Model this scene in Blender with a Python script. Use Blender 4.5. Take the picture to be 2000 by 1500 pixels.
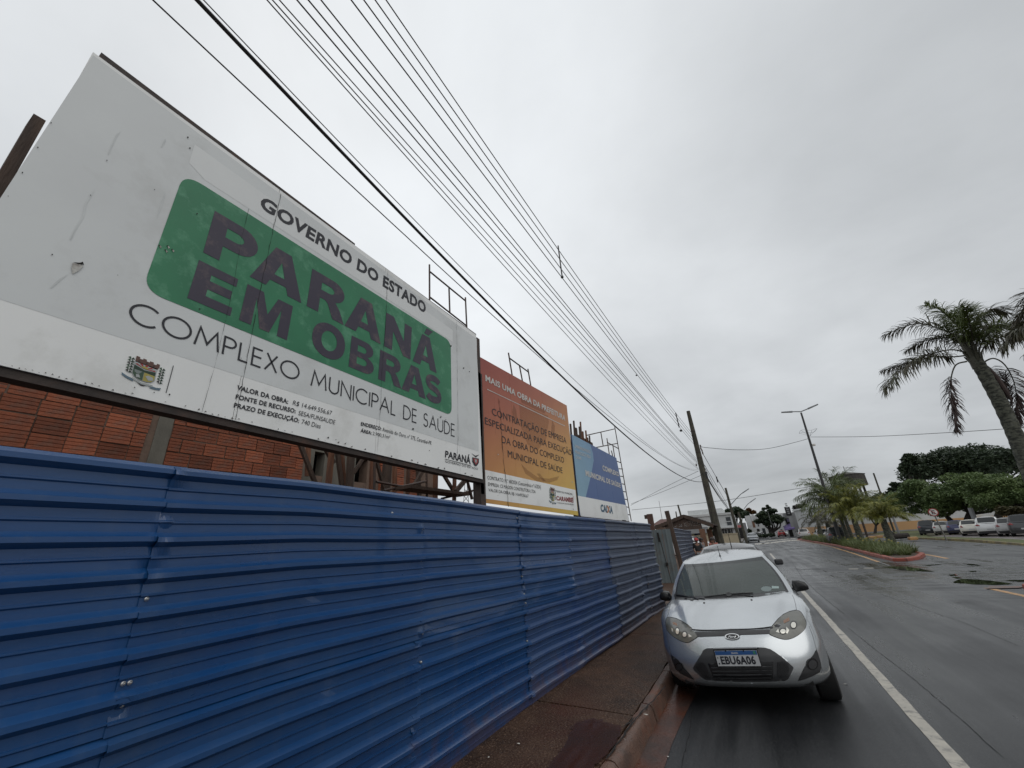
import bpy, bmesh, math, random
from mathutils import Vector, Matrix, geometry
from mathutils.bvhtree import BVHTree
R = math.radians
random.seed(7)
S = bpy.context.scene
for o in list(bpy.data.objects):
    bpy.data.objects.remove(o, do_unlink=True)

# ------------------------------------------------------------------ camera, world, sun, exposure
CH = 1.70                    # eye height above the road
F = 780.0                    # focal length in pixels of a 2000 px wide picture
def _axes():
    Y = Vector((462.0, 288.0, F)).normalized()
    Z = Vector((-119.0, -1921.0, F)); Z = (Z - Y * Z.dot(Y)).normalized()
    X = Y.cross(Z)
    return X, Y, Z
AX = _axes()
cam_d = bpy.data.cameras.new('camera'); cam = bpy.data.objects.new('camera', cam_d)
S.collection.objects.link(cam); S.camera = cam
cam_d.sensor_width = 36; cam_d.lens = F / 2000 * 36; cam_d.clip_start = 0.05; cam_d.clip_end = 4000
_m = Matrix(((AX[0][0], -AX[0][1], -AX[0][2], 0), (AX[1][0], -AX[1][1], -AX[1][2], 0), (AX[2][0], -AX[2][1], -AX[2][2], CH), (0, 0, 0, 1)))
cam.matrix_world = _m

SUN_EL, SUN_AZ = R(58), R(-70)     # soft light high over the left, behind cloud
W = bpy.data.worlds.new('World'); S.world = W; W.use_nodes = True
nt = W.node_tree; nt.nodes.clear(); L = nt.links.new
def N(t, **k):
    n = nt.nodes.new(t)
    for a, b in k.items(): setattr(n, a, b)
    return n
def MTH(op, a, b=None, clamp=False):
    n = N('ShaderNodeMath', operation=op); n.use_clamp = clamp
    for i, v in enumerate((a, b)):
        if v is None: continue
        if isinstance(v, (int, float)): n.inputs[i].default_value = v
        else: L(v, n.inputs[i])
    return n.outputs[0]
out = N('ShaderNodeOutputWorld'); 
tc = N('ShaderNodeTexCoord'); sep = N('ShaderNodeSeparateXYZ'); L(tc.outputs['Generated'], sep.inputs[0])
sx, sy, sz = sep.outputs
zc = MTH('MAXIMUM', sz, 0.0)
den = MTH('ADD', zc, 0.22)
cx = MTH('DIVIDE', sx, den); cy = MTH('DIVIDE', sy, den)
comb = N('ShaderNodeCombineXYZ'); L(cx, comb.inputs[0]); L(cy, comb.inputs[1])
def noise(scale, det, rough, off, dist=0.0):
    mp = N('ShaderNodeMapping'); mp.inputs['Location'].default_value = off; L(comb.outputs[0], mp.inputs[0])
    n = N('ShaderNodeTexNoise'); n.inputs['Scale'].default_value = scale; n.inputs['Detail'].default_value = det
    n.inputs['Roughness'].default_value = rough; n.inputs['Distortion'].default_value = dist
    L(mp.outputs[0], n.inputs['Vector']); return n.outputs['Fac']
n1 = noise(0.75, 7, 0.52, (3.1, 1.7, 0), 0.3); n2 = noise(2.4, 6, 0.55, (0.3, 5.2, 0), 0.2)
# smooth cloud layer: brighter towards the upper left and the zenith, a darker bank over the road ahead
left = MTH('MULTIPLY', sx, -0.115)
def lobe(px, py, k, amp):      # a thinner, brighter part of the cloud around one direction
    c = Vector(((px - 1000) / F, (py - 750) / F, 1.0)); d = Vector((AX[0].dot(c), AX[1].dot(c), AX[2].dot(c))).normalized()
    n = N('ShaderNodeVectorMath', operation='DOT_PRODUCT'); nm = N('ShaderNodeVectorMath', operation='NORMALIZE'); L(tc.outputs['Generated'], nm.inputs[0]); L(nm.outputs[0], n.inputs[0]); n.inputs[1].default_value = d
    return MTH('MULTIPLY', MTH('POWER', MTH('MAXIMUM', n.outputs['Value'], 0.0), k), amp)
left = MTH('ADD', left, MTH('ADD', MTH('ADD', lobe(930, 640, 16, 0.27), lobe(1500, 690, 45, 0.17)), lobe(1960, 860, 60, 0.07)))
top = MTH('MULTIPLY', MTH('POWER', zc, 1.5), 0.30)
base = MTH('ADD', MTH('ADD', 0.535, left), top)
d1 = MTH('MULTIPLY', MTH('SUBTRACT', n1, 0.5), 0.52)
d2 = MTH('MULTIPLY', MTH('SUBTRACT', n2, 0.5), 0.20)
lum = MTH('ADD', MTH('ADD', base, d1), d2)
hz = MTH('MULTIPLY', MTH('POWER', MTH('SUBTRACT', 1.0, zc), 14.0), 0.05)
lum = MTH('MAXIMUM', MTH('ADD', lum, hz), 0.30)
tint = N('ShaderNodeMix', data_type='RGBA'); tint.inputs[6].default_value = (0.935, 0.99, 1.035, 1); tint.inputs[7].default_value = (0.965, 1.0, 1.03, 1)
L(MTH('MULTIPLY', lum, 1.2, True), tint.inputs[0])
cl = N('ShaderNodeVectorMath', operation='SCALE'); L(tint.outputs[2], cl.inputs[0]); L(lum, cl.inputs['Scale'])
bgc = N('ShaderNodeBackground'); L(cl.outputs[0], bgc.inputs[0]); bgc.inputs[1].default_value = 1.0
sky = N('ShaderNodeTexSky'); sky.sky_type = 'NISHITA'; sky.sun_disc = False; sky.sun_elevation = SUN_EL; sky.sun_rotation = R(290)
bgs = N('ShaderNodeBackground'); L(sky.outputs[0], bgs.inputs[0]); bgs.inputs[1].default_value = 0.05
mixs = N('ShaderNodeMixShader'); mixs.inputs[0].default_value = 0.93; L(bgs.outputs[0], mixs.inputs[1]); L(bgc.outputs[0], mixs.inputs[2])
L(mixs.outputs[0], out.inputs[0])

sun_d = bpy.data.lights.new('sun', 'SUN'); sun = bpy.data.objects.new('sun', sun_d); S.collection.objects.link(sun)
sun_d.energy = 0.95; sun_d.angle = R(70); sun_d.color = (1.0, 0.97, 0.93)
_dir = Vector((math.sin(SUN_AZ) * math.cos(SUN_EL), math.cos(SUN_AZ) * math.cos(SUN_EL) * 0.2 - 0.1, math.sin(SUN_EL)))
_dir = Vector((0.60, -0.38, 0.72)).normalized()   # the brighter part of the overcast, over the street behind the camera
sun.rotation_euler = _dir.to_track_quat('Z', 'Y').to_euler()
vs = S.view_settings
S.display_settings.display_device = 'sRGB'
vs.view_transform = 'Standard'; vs.look = 'None'; vs.gamma = 1; vs.exposure = 0.0
try: vs.use_curve_mapping = False
except Exception: pass

# ------------------------------------------------------------------ helpers
def ray(px, py):
    c = Vector(((px - 1000) / F, (py - 750) / F, 1.0))
    return Vector((AX[0].dot(c), AX[1].dot(c), AX[2].dot(c)))
EYE = Vector((0, 0, CH))
def at_z(px, py, z=0.0):
    r = ray(px, py); return EYE + r * ((z - CH) / r.z)
def at_y(px, py, y):
    r = ray(px, py); return EYE + r * (y / r.y)
def at_x(px, py, x):
    r = ray(px, py); return EYE + r * (x / r.x)
class VPlane:                       # a vertical plane through two ground points
    def __init__(s, a, b):
        s.a = Vector((a[0], a[1], 0)); s.t = Vector((b[0] - a[0], b[1] - a[1], 0)).normalized()
        s.n = Vector((s.t.y, -s.t.x, 0))
        if s.n.dot(EYE - s.a) < 0: s.n = -s.n
    def at(s, px, py, off=0.0):
        r = ray(px, py); k = (s.a - EYE).dot(s.n) / r.dot(s.n); return EYE + r * k + s.n * off

def link(o, parent=None):
    S.collection.objects.link(o)
    if parent is not None: o.parent = parent
    return o
def tag(o, label=None, cat=None, group=None, kind=None):
    if label: o['label'] = label
    if cat: o['category'] = cat
    if group: o['group'] = group
    if kind: o['kind'] = kind
    return o
def thing(name, label, cat, loc=(0, 0, 0), rz=0.0, group=None):
    o = bpy.data.objects.new(name, None); o.empty_display_size = 0.2
    o.location = loc; o.rotation_euler = (0, 0, rz); link(o); return tag(o, label, cat, group)
def copy_tree(o, parent=None):
    c = o.copy(); S.collection.objects.link(c); c.parent = parent
    for ch in list(o.children): copy_tree(ch, c)
    return c

class MB:
    """collects faces; build() links them as one mesh object"""
    def __init__(s): s.v = []; s.f = []; s.m = []; s.mi = 0
    def quad(s, a, b, c, d):
        i = len(s.v); s.v += [tuple(a), tuple(b), tuple(c), tuple(d)]; s.f.append((i, i + 1, i + 2, i + 3)); s.m.append(s.mi)
    def tri(s, a, b, c):
        i = len(s.v); s.v += [tuple(a), tuple(b), tuple(c)]; s.f.append((i, i + 1, i + 2)); s.m.append(s.mi)
    def mesh(s, vs, fs):
        i = len(s.v); s.v += [tuple(p) for p in vs]; s.f += [tuple(i + k for k in f) for f in fs]; s.m += [s.mi] * len(fs)
    def box(s, x0, x1, y0, y1, z0, z1, M=None):
        vs = [Vector(p) for p in ((x0,y0,z0),(x1,y0,z0),(x1,y1,z0),(x0,y1,z0),(x0,y0,z1),(x1,y0,z1),(x1,y1,z1),(x0,y1,z1))]
        if M is not None: vs = [M @ p for p in vs]
        s.mesh(vs, [(3,2,1,0),(4,5,6,7),(0,1,5,4),(1,2,6,5),(2,3,7,6),(3,0,4,7)])
    def bar(s, a, b, w, d=None, up=(0, 0, 1), w2=None):
        """rectangular bar from a to b"""
        a = Vector(a); b = Vector(b); d = d or w; t = (b - a).normalized(); up = Vector(up)
        if abs(t.dot(up)) > 0.98: up = Vector((0, 1, 0)) if abs(t.y) < .9 else Vector((1, 0, 0))
        x = t.cross(up).normalized(); y = x.cross(t).normalized(); k = (w2 / w) if w2 else 1
        vs = []
        for p, kk in ((a, 1), (b, k)):
            for sx_, sy_ in ((-1,-1),(1,-1),(1,1),(-1,1)): vs.append(p + x * (sx_ * w * kk / 2) + y * (sy_ * d * kk / 2))
        s.mesh(vs, [(3,2,1,0),(4,5,6,7),(0,1,5,4),(1,2,6,5),(2,3,7,6),(3,0,4,7)])
    def tube(s, pts, r, n=8, cap=True):
        pts = [Vector(p) for p in pts]; rs = r if isinstance(r, (list, tuple)) else [r] * len(pts)
        t0 = (pts[1] - pts[0]).normalized(); x = t0.orthogonal().normalized(); vs = []; fs = []
        for i, p in enumerate(pts):
            t = (pts[min(i + 1, len(pts) - 1)] - pts[max(i - 1, 0)]).normalized()
            x = (x - t * x.dot(t)).normalized(); y = t.cross(x)
            for k in range(n):
                a = 2 * math.pi * k / n; vs.append(p + (x * math.cos(a) + y * math.sin(a)) * rs[i])
        for i in range(len(pts) - 1):
            for k in range(n):
                fs.append((i * n + k, i * n + (k + 1) % n, (i + 1) * n + (k + 1) % n, (i + 1) * n + k))
        if cap: fs.append(tuple(range(n - 1, -1, -1))); fs.append(tuple((len(pts) - 1) * n + k for k in range(n)))
        s.mesh(vs, fs)
    def lathe(s, prof, n=24, M=None, x0=0, y0=0):
        vs = []; fs = []
        for r_, z_ in prof:
            for k in range(n):
                a = 2 * math.pi * k / n; p = Vector((x0 + r_ * math.cos(a), y0 + r_ * math.sin(a), z_)); vs.append(M @ p if M is not None else p)
        for i in range(len(prof) - 1):
            for k in range(n): fs.append((i * n + k, i * n + (k + 1) % n, (i + 1) * n + (k + 1) % n, (i + 1) * n + k))
        s.mesh(vs, fs)
    def grid(s, rows, closed=False):
        """rows of equal length lists of points"""
        n = len(rows[0]); vs = [p for r_ in rows for p in r_]; fs = []
        for i in range(len(rows) - 1):
            for k in range(n - (0 if closed else 1)):
                k2 = (k + 1) % n; fs.append((i * n + k, i * n + k2, (i + 1) * n + k2, (i + 1) * n + k))
        s.mesh(vs, fs)
    def build(s, name, mats, parent=None, smooth=False, merge=0.0, bevel=0.0, angle=40, flip=False):
        me = bpy.data.meshes.new(name); me.from_pydata([tuple(p) for p in s.v], [], s.f)
        if not isinstance(mats, (list, tuple)): mats = [mats]
        for m in mats: me.materials.append(m)
        for p, mi in zip(me.polygons, s.m): p.material_index = mi
        if merge or bevel or smooth or flip:
            bm = bmesh.new(); bm.from_mesh(me)
            if merge: bmesh.ops.remove_doubles(bm, verts=bm.verts, dist=merge)
            if flip == 'out': bmesh.ops.recalc_face_normals(bm, faces=bm.faces)
            if bevel:
                es = [e for e in bm.edges if len(e.link_faces) == 2 and e.calc_face_angle(0) > R(30)]
                bmesh.ops.bevel(bm, geom=es, offset=bevel, segments=2, affect='EDGES', profile=0.5)
            if smooth:
                for f_ in bm.faces: f_.smooth = True
                for e in bm.edges:
                    if len(e.link_faces) == 2 and e.calc_face_angle(0) > R(angle): e.smooth = False
            bm.to_mesh(me); bm.free()
        me.update()
        return link(bpy.data.objects.new(name, me), parent)

def rotz(a, loc=(0, 0, 0)): return Matrix.Translation(loc) @ Matrix.Rotation(a, 4, 'Z')
def mesh_from(name, verts, faces, m, parent=None, smooth=False):
    b = MB(); b.mesh(verts, faces); return b.build(name, m, parent, smooth)

# ------------------------------------------------------------------ materials
MATS = {}
def mat(name, col, rough=0.6, metal=0.0, col2=None, scale=3.0, contrast=(0.35, 0.65), bump=0.0, bscale=40.0, stretch=(1, 1, 1),
        rough2=None, coat=0.0, dirt=None, dirt_amt=0.0, dscale=1.5, rnd=0.0, spec=0.5, alpha=1.0, det=6, emit=None, speck=None, transl=0.0, splash=None):
    if name in MATS: return MATS[name]
    m = bpy.data.materials.new(name); m.use_nodes = True; t = m.node_tree; b = t.nodes['Principled BSDF']; l = t.links.new
    def nn(ty): return t.nodes.new(ty)
    b.inputs['Roughness'].default_value = rough; b.inputs['Metallic'].default_value = metal
    b.inputs['Coat Weight'].default_value = coat; b.inputs['Coat Roughness'].default_value = 0.06
    b.inputs['Specular IOR Level'].default_value = spec; b.inputs['Alpha'].default_value = alpha
    tcn = nn('ShaderNodeTexCoord'); mp = nn('ShaderNodeMapping'); mp.inputs['Scale'].default_value = stretch; l(tcn.outputs['Object'], mp.inputs[0])
    c1 = (*col, 1); c2 = (*(col2 if col2 else [min(1, c * 0.82) for c in col]), 1)
    no = nn('ShaderNodeTexNoise'); no.inputs['Scale'].default_value = scale; no.inputs['Detail'].default_value = det; no.inputs['Roughness'].default_value = 0.6
    l(mp.outputs[0], no.inputs['Vector'])
    mr = nn('ShaderNodeMapRange'); mr.inputs[1].default_value = contrast[0]; mr.inputs[2].default_value = contrast[1]; l(no.outputs['Fac'], mr.inputs[0])
    mx = nn('ShaderNodeMix'); mx.data_type = 'RGBA'; mx.inputs[6].default_value = c1; mx.inputs[7].default_value = c2; l(mr.outputs[0], mx.inputs[0])
    colout = mx.outputs[2]
    if dirt:
        n2_ = nn('ShaderNodeTexNoise'); n2_.inputs['Scale'].default_value = dscale; n2_.inputs['Detail'].default_value = 9; n2_.inputs['Roughness'].default_value = 0.68
        l(tcn.outputs['Object'], n2_.inputs['Vector'])
        m2 = nn('ShaderNodeMapRange'); m2.inputs[1].default_value = 0.52; m2.inputs[2].default_value = 0.66; m2.inputs[4].default_value = dirt_amt; l(n2_.outputs['Fac'], m2.inputs[0])
        x2 = nn('ShaderNodeMix'); x2.data_type = 'RGBA'; l(m2.outputs[0], x2.inputs[0]); l(colout, x2.inputs[6]); x2.inputs[7].default_value = (*dirt, 1); colout = x2.outputs[2]
    if speck:
        vo = nn('ShaderNodeTexNoise'); vo.inputs['Scale'].default_value = speck[1]; vo.inputs['Detail'].default_value = 3; l(tcn.outputs['Object'], vo.inputs['Vector'])
        m3 = nn('ShaderNodeMapRange'); m3.inputs[1].default_value = speck[2]; m3.inputs[2].default_value = speck[2] + 0.04; m3.inputs[4].default_value = 0.9; l(vo.outputs['Fac'], m3.inputs[0])
        x3 = nn('ShaderNodeMix'); x3.data_type = 'RGBA'; l(m3.outputs[0], x3.inputs[0]); l(colout, x3.inputs[6]); x3.inputs[7].default_value = (*speck[0], 1); colout = x3.outputs[2]
    if splash:        # mud thrown up on the lowest part, and pale dust runs
        sp_ = nn('ShaderNodeSeparateXYZ'); l(tcn.outputs['Object'], sp_.inputs[0]); ns = nn('ShaderNodeTexNoise'); ns.inputs['Scale'].default_value = 7; ns.inputs['Detail'].default_value = 8; l(tcn.outputs['Object'], ns.inputs['Vector'])
        ad = nn('ShaderNodeMath'); ad.operation = 'MULTIPLY_ADD'; l(ns.outputs['Fac'], ad.inputs[0]); ad.inputs[1].default_value = -.9; l(sp_.outputs[2], ad.inputs[2])
        ms_ = nn('ShaderNodeMapRange'); ms_.inputs[1].default_value = -.05; ms_.inputs[2].default_value = -.28; ms_.inputs[3].default_value = 0; ms_.inputs[4].default_value = .38; l(ad.outputs[0], ms_.inputs[0])
        x4 = nn('ShaderNodeMix'); x4.data_type = 'RGBA'; l(ms_.outputs[0], x4.inputs[0]); l(colout, x4.inputs[6]); x4.inputs[7].default_value = (*splash, 1); colout = x4.outputs[2]
        m7 = nn('ShaderNodeMapping'); m7.inputs['Scale'].default_value = (5, 5, .5); l(tcn.outputs['Object'], m7.inputs[0]); n8 = nn('ShaderNodeTexNoise'); n8.inputs['Scale'].default_value = 2.2; n8.inputs['Detail'].default_value = 5; l(m7.outputs[0], n8.inputs['Vector'])
        m8 = nn('ShaderNodeMapRange'); m8.inputs[1].default_value = .54; m8.inputs[2].default_value = .72; m8.inputs[4].default_value = .10; l(n8.outputs['Fac'], m8.inputs[0])
        x5 = nn('ShaderNodeMix'); x5.data_type = 'RGBA'; l(m8.outputs[0], x5.inputs[0]); l(colout, x5.inputs[6]); x5.inputs[7].default_value = (.09, .12, .16, 1); colout = x5.outputs[2]
    if rnd:
        oi = nn('ShaderNodeObjectInfo'); hs = nn('ShaderNodeHueSaturation'); m4 = nn('ShaderNodeMapRange')
        m4.inputs[3].default_value = 1 - rnd; m4.inputs[4].default_value = 1 + rnd; l(oi.outputs['Random'], m4.inputs[0]); l(m4.outputs[0], hs.inputs['Value']); l(colout, hs.inputs['Color']); colout = hs.outputs[0]
    l(colout, b.inputs['Base Color'])
    if rough2 is not None:
        m5 = nn('ShaderNodeMapRange'); m5.inputs[1].default_value = 0.35; m5.inputs[2].default_value = 0.65; m5.inputs[3].default_value = rough; m5.inputs[4].default_value = rough2; l(no.outputs['Fac'], m5.inputs[0]); l(m5.outputs[0], b.inputs['Roughness'])
    if bump:
        n6 = nn('ShaderNodeTexNoise'); n6.inputs['Scale'].default_value = bscale; n6.inputs['Detail'].default_value = 5; l(mp.outputs[0], n6.inputs['Vector'])
        bp = nn('ShaderNodeBump'); bp.inputs['Strength'].default_value = bump; bp.inputs['Distance'].default_value = 0.01; l(n6.outputs['Fac'], bp.inputs['Height']); l(bp.outputs[0], b.inputs['Normal'])
    if transl:
        tr = nn('ShaderNodeBsdfTranslucent'); l(colout, tr.inputs[0]); ms = nn('ShaderNodeMixShader'); ms.inputs[0].default_value = transl
        l(b.outputs[0], ms.inputs[1]); l(tr.outputs[0], ms.inputs[2]); l(ms.outputs[0], t.nodes['Material Output'].inputs[0])
    if emit:
        b.inputs['Emission Color'].default_value = (*emit[0], 1); b.inputs['Emission Strength'].default_value = emit[1]
    MATS[name] = m; return m
# ------------------------------------------------------------------ ground, road, pavement, kerbs
def asphalt_mat():
    m = bpy.data.materials.new('wet_asphalt'); m.use_nodes = True; t = m.node_tree; b = t.nodes['Principled BSDF']; l = t.links.new
    def nn(ty): return t.nodes.new(ty)
    tcn = nn('ShaderNodeTexCoord')
    def nz(scale, st, det=5, rg=0.55):
        mp = nn('ShaderNodeMapping'); mp.inputs['Scale'].default_value = st; l(tcn.outputs['Object'], mp.inputs[0])
        n = nn('ShaderNodeTexNoise'); n.inputs['Scale'].default_value = scale; n.inputs['Detail'].default_value = det; n.inputs['Roughness'].default_value = rg
        l(mp.outputs[0], n.inputs['Vector']); return n.outputs['Fac']
    def mr(s, a, b_, c, d):
        n = nn('ShaderNodeMapRange'); n.inputs[1].default_value = a; n.inputs[2].default_value = b_; n.inputs[3].default_value = c; n.inputs[4].default_value = d; l(s, n.inputs[0]); return n.outputs[0]
    def mx(f, a, b_):
        n = nn('ShaderNodeMix'); n.data_type = 'RGBA'; l(f, n.inputs[0])
        for i, v in ((6, a), (7, b_)):
            if isinstance(v, tuple): n.inputs[i].default_value = (*v, 1)
            else: l(v, n.inputs[i])
        return n.outputs[2]
    big = nz(0.9, (1, 0.22, 1), 6); streak = nz(2.2, (1, 0.05, 1), 4); fine = nz(55, (1, 1, 1), 3); patch = nz(0.25, (1, 1, 1), 4)
    c = mx(mr(big, 0.35, 0.65, 0, 1), (0.010, 0.011, 0.0125), (0.025, 0.0265, 0.029))
    c = mx(mr(streak, 0.5, 0.72, 0, 0.5), c, (0.075, 0.077, 0.08))
    c = mx(mr(fine, 0.56, 0.72, 0, 0.5), c, (0.10, 0.10, 0.10))
    c = mx(mr(fine, 0.44, 0.32, 0, 0.6), c, (0.012, 0.012, 0.013))
    l(c, b.inputs['Base Color'])
    a1 = nn('ShaderNodeMath'); a1.operation = 'ADD'; l(mr(big, 0.3, 0.7, 0.13, 0.42), a1.inputs[0]); l(mr(streak, 0.35, 0.7, 0.0, 0.26), a1.inputs[1])
    a2 = nn('ShaderNodeMath'); a2.operation = 'ADD'; l(a1.outputs[0], a2.inputs[0]); l(mr(patch, 0.4, 0.6, -0.06, 0.06), a2.inputs[1]); 
    ds = nn('ShaderNodeVectorMath'); ds.operation = 'DISTANCE'; l(tcn.outputs['Object'], ds.inputs[0]); ds.inputs[1].default_value = (7.0, 20.5, 0)
    wet = nn('ShaderNodeMath'); wet.operation = 'MULTIPLY'; l(mr(ds.outputs['Value'], 3.0, 9.0, 1.0, 0.0), wet.inputs[0]); l(mr(nz(1.3, (.5, 1.6, 1), 5), 0.42, 0.56, 0.0, 1.0), wet.inputs[1])
    a3 = nn('ShaderNodeMath'); a3.operation = 'MULTIPLY_ADD'; l(wet.outputs[0], a3.inputs[0]); a3.inputs[1].default_value = -0.24; l(a2.outputs[0], a3.inputs[2]); a4 = nn('ShaderNodeMath'); a4.operation = 'MAXIMUM'; l(a3.outputs[0], a4.inputs[0]); a4.inputs[1].default_value = 0.07; l(a4.outputs[0], b.inputs['Roughness'])
    bp = nn('ShaderNodeBump'); bp.inputs['Strength'].default_value = 0.55; bp.inputs['Distance'].default_value = 0.004
    f2 = nz(130, (1, 1, 1), 4, 0.7); l(f2, bp.inputs['Height']); l(bp.outputs[0], b.inputs['Normal'])
    b.inputs['Specular IOR Level'].default_value = 0.44
    return m
M_asph = asphalt_mat()
M_earth = mat('far_ground', (0.09, 0.10, 0.05), 0.9, col2=(0.13, 0.10, 0.06), scale=0.05)
M_walk = mat('sidewalk_concrete', (0.078, 0.042, 0.026), 0.55, col2=(0.032, 0.019, 0.012), scale=3.2, bump=1.6, bscale=45, dirt=(0.085, 0.030, 0.017), dirt_amt=0.7, dscale=0.8, speck=((0.17, 0.11, 0.075), 70, 0.60), rough2=0.42, spec=.3)
M_kerb = mat('kerb_concrete', (0.14, 0.078, 0.055), 0.5, col2=(0.075, 0.048, 0.038), scale=4, bump=0.8, bscale=50, dirt=(0.15, 0.05, 0.028), dirt_amt=0.8, dscale=2.2, rough2=0.4)
M_mud = mat('gutter_mud', (0.10, 0.036, 0.02), 0.25, col2=(0.05, 0.032, 0.027), scale=3, bump=0.3, bscale=30, rough2=0.5)
M_white = mat('lane_paint', (0.46, 0.43, 0.37), 0.5, col2=(0.36, 0.34, 0.30), scale=8, bump=0.6, bscale=120, dirt=(0.12, 0.12, 0.12), dirt_amt=0.85, dscale=9)
M_yel = mat('yellow_paint', (0.50, 0.27, 0.10), 0.5, col2=(0.38, 0.22, 0.09), scale=3, dirt=(0.10, 0.09, 0.08), dirt_amt=0.7, dscale=5)
M_redk = mat('red_kerb_paint', (0.32, 0.075, 0.045), 0.55, col2=(0.22, 0.05, 0.035), scale=3, bump=0.3, dirt=(0.10, 0.05, 0.04), dirt_amt=0.7, dscale=3, rnd=0.12)
M_soil = mat('planting_soil', (0.07, 0.042, 0.028), 0.9, col2=(0.04, 0.03, 0.02), scale=5, bump=1, bscale=20)
M_pav = mat('parking_paving', (0.15, 0.125, 0.12), 0.5, col2=(0.10, 0.09, 0.088), scale=0.8, stretch=(1, .3, 1), rough2=0.3)
M_grass = mat('verge_grass', (0.06, 0.085, 0.02), 0.9, col2=(0.09, 0.085, 0.03), scale=2, bump=1, bscale=12)
M_water = mat('puddle_water', (0.02, 0.02, 0.015), 0.02, spec=0.5)
M_crack = mat('crack_dark', (0.012, 0.010, 0.009), 0.8)
M_litter = mat('litter_paper', (0.6, 0.58, 0.53), 0.8)

def sheet(name, pts, z, m, label=None, kind='structure', parent=None):
    b = MB(); b.mesh([(p[0], p[1], z if len(p) < 3 else p[2]) for p in pts], [tuple(range(len(pts)))])
    o = b.build(name, m, parent)
    if o.data.polygons[0].normal.z < 0: o.data.flip_normals()
    if kind: o['kind'] = kind
    if label: o['label'] = label
    return o
sheet('ground', [(-900, -300), (1500, -300), (1500, 2400), (-900, 2400)], -0.05, M_earth)
def kx(y):     # line of the left kerb's outer face
    pts = [(-20, -1.42), (0, -1.36), (3.5, -1.25), (6, -1.225), (12, -1.22), (60, -1.3), (400, -1.3)]
    for (a, b), (c, d) in zip(pts, pts[1:]):
        if y <= c: return b + (d - b) * (y - a) / (c - a)
    return -1.3
far_r = [at_z(2000, 1066), at_z(1900, 1057), at_z(1780, 1050), at_z(1700, 1045.5)]
road_pts = [(kx(y) , y) for y in (-20, 0, 3.5, 6, 12, 60, 400)] + [(24, 400), (20.5, 110), (15.1, 62), (far_r[0].x, far_r[0].y), (13.2, 20), (13.0, -20)]
sheet('road', road_pts, 0.0, M_asph, 'wet dark grey asphalt road')
# gutter along the left kerb
ys = [-6 + .5 * i for i in range(46)]; b = MB()
rr = random.Random(3); rows = []
for y in ys: rows.append([(kx(y) - .02, y, .005), (kx(y) + .09 + rr.uniform(-.015, .015), y, .005), (kx(y) + 0.24 + rr.uniform(-.05, .05), y, .0045)])
b.grid(rows); gm = b.build('gutter', M_mud, flip=False); tag(gm, kind='structure')
if gm.data.polygons[0].normal.z < 0: gm.data.flip_normals()
# left kerb: stones with a worn rounded profile
kerb = thing('kerb', None, None); kerb['kind'] = 'structure'
edges = [-6.0, -4.9, -3.6, -2.4, -1.2, 0.1, 1.35, 2.55, 3.72, 4.95, 6.1, 7.2] + [8.4 + 1.2 * i for i in range(24)]
prof = [(0.02, -0.03), (0.0, 0.085), (-0.012, 0.12), (-0.035, 0.142), (-0.06, 0.150), (-0.105, 0.150), (-0.112, 0.10)]
for a, c in zip(edges, edges[1:]):
    b = MB(); rows = []; n = 7
    for i in range(n + 1):
        y = a + 0.010 + (c - a - 0.020) * i / n
        j = rr.uniform(-.006, .006)
        rows.append([(kx(y) + px_ + j, y, max(-0.03, pz_ + rr.uniform(-.004, .004))) for px_, pz_ in prof])
    b.grid(rows); b.mesh(rows[0], [tuple(range(7))]); b.mesh(rows[-1], [tuple(range(6, -1, -1))])
    b.build('kerb_stone', M_kerb, kerb, smooth=True, angle=50, flip='out')
# pavement slabs between the kerb and the fence
walk = thing('sidewalk', None, None); walk['kind'] = 'structure'
joints = [-6, -2.3, 1.2, 4.62, 8.1, 11.6, 15.0, 18.5, 22, 25.5, 29, 33, 36, 40]
for i, (a, c) in enumerate(zip(joints, joints[1:])):
    b = MB(); rows = []; n = 12
    for k in range(n + 1):
        y = a + .006 + (c - a - .012) * k / n; xs = []
        for q in range(9):
            x = kx(y) - 0.114 + ((-3.4) - (kx(y) - 0.114)) * q / 8
            ed = rr.uniform(-.018, .004) if q == 0 else 0
            xs.append((x + ed, y + (0.05 * q / 8 if i == 3 else 0), 0.148 + 0.004 * q + rr.uniform(-.002, .002)))
        rows.append(xs)
    b.grid(rows)
    top = len(b.v)
    b.grid([rows[0], [(x, y, 0.05) for x, y, z in rows[0]]]); b.grid([rows[-1], [(x, y, 0.05) for x, y, z in rows[-1]]])
    b.grid([[r_[0] for r_ in rows], [(r_[0][0], r_[0][1], 0.05) for r_ in rows]])
    b.build('paving_slab', M_walk, walk, smooth=True, angle=40, flip='out')
sheet('joint_bed', [(-1.38, -6), (-3.4, -6), (-3.4, 40), (-1.38, 40)], 0.10, M_crack, parent=walk, kind=None)
sheet('building_plot', [(-3.4, -30), (-60, -30), (-60, 160), (-3.4, 160)], 0.02, mat('bare_earth', (0.12, 0.06, 0.035), 0.9, col2=(0.09, 0.055, 0.035), scale=1))
sheet('side_pavement', [(-1.42, 40), (-3.4, 40), (-3.4, 160), (-1.42, 160)], 0.10, M_pav)
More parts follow.
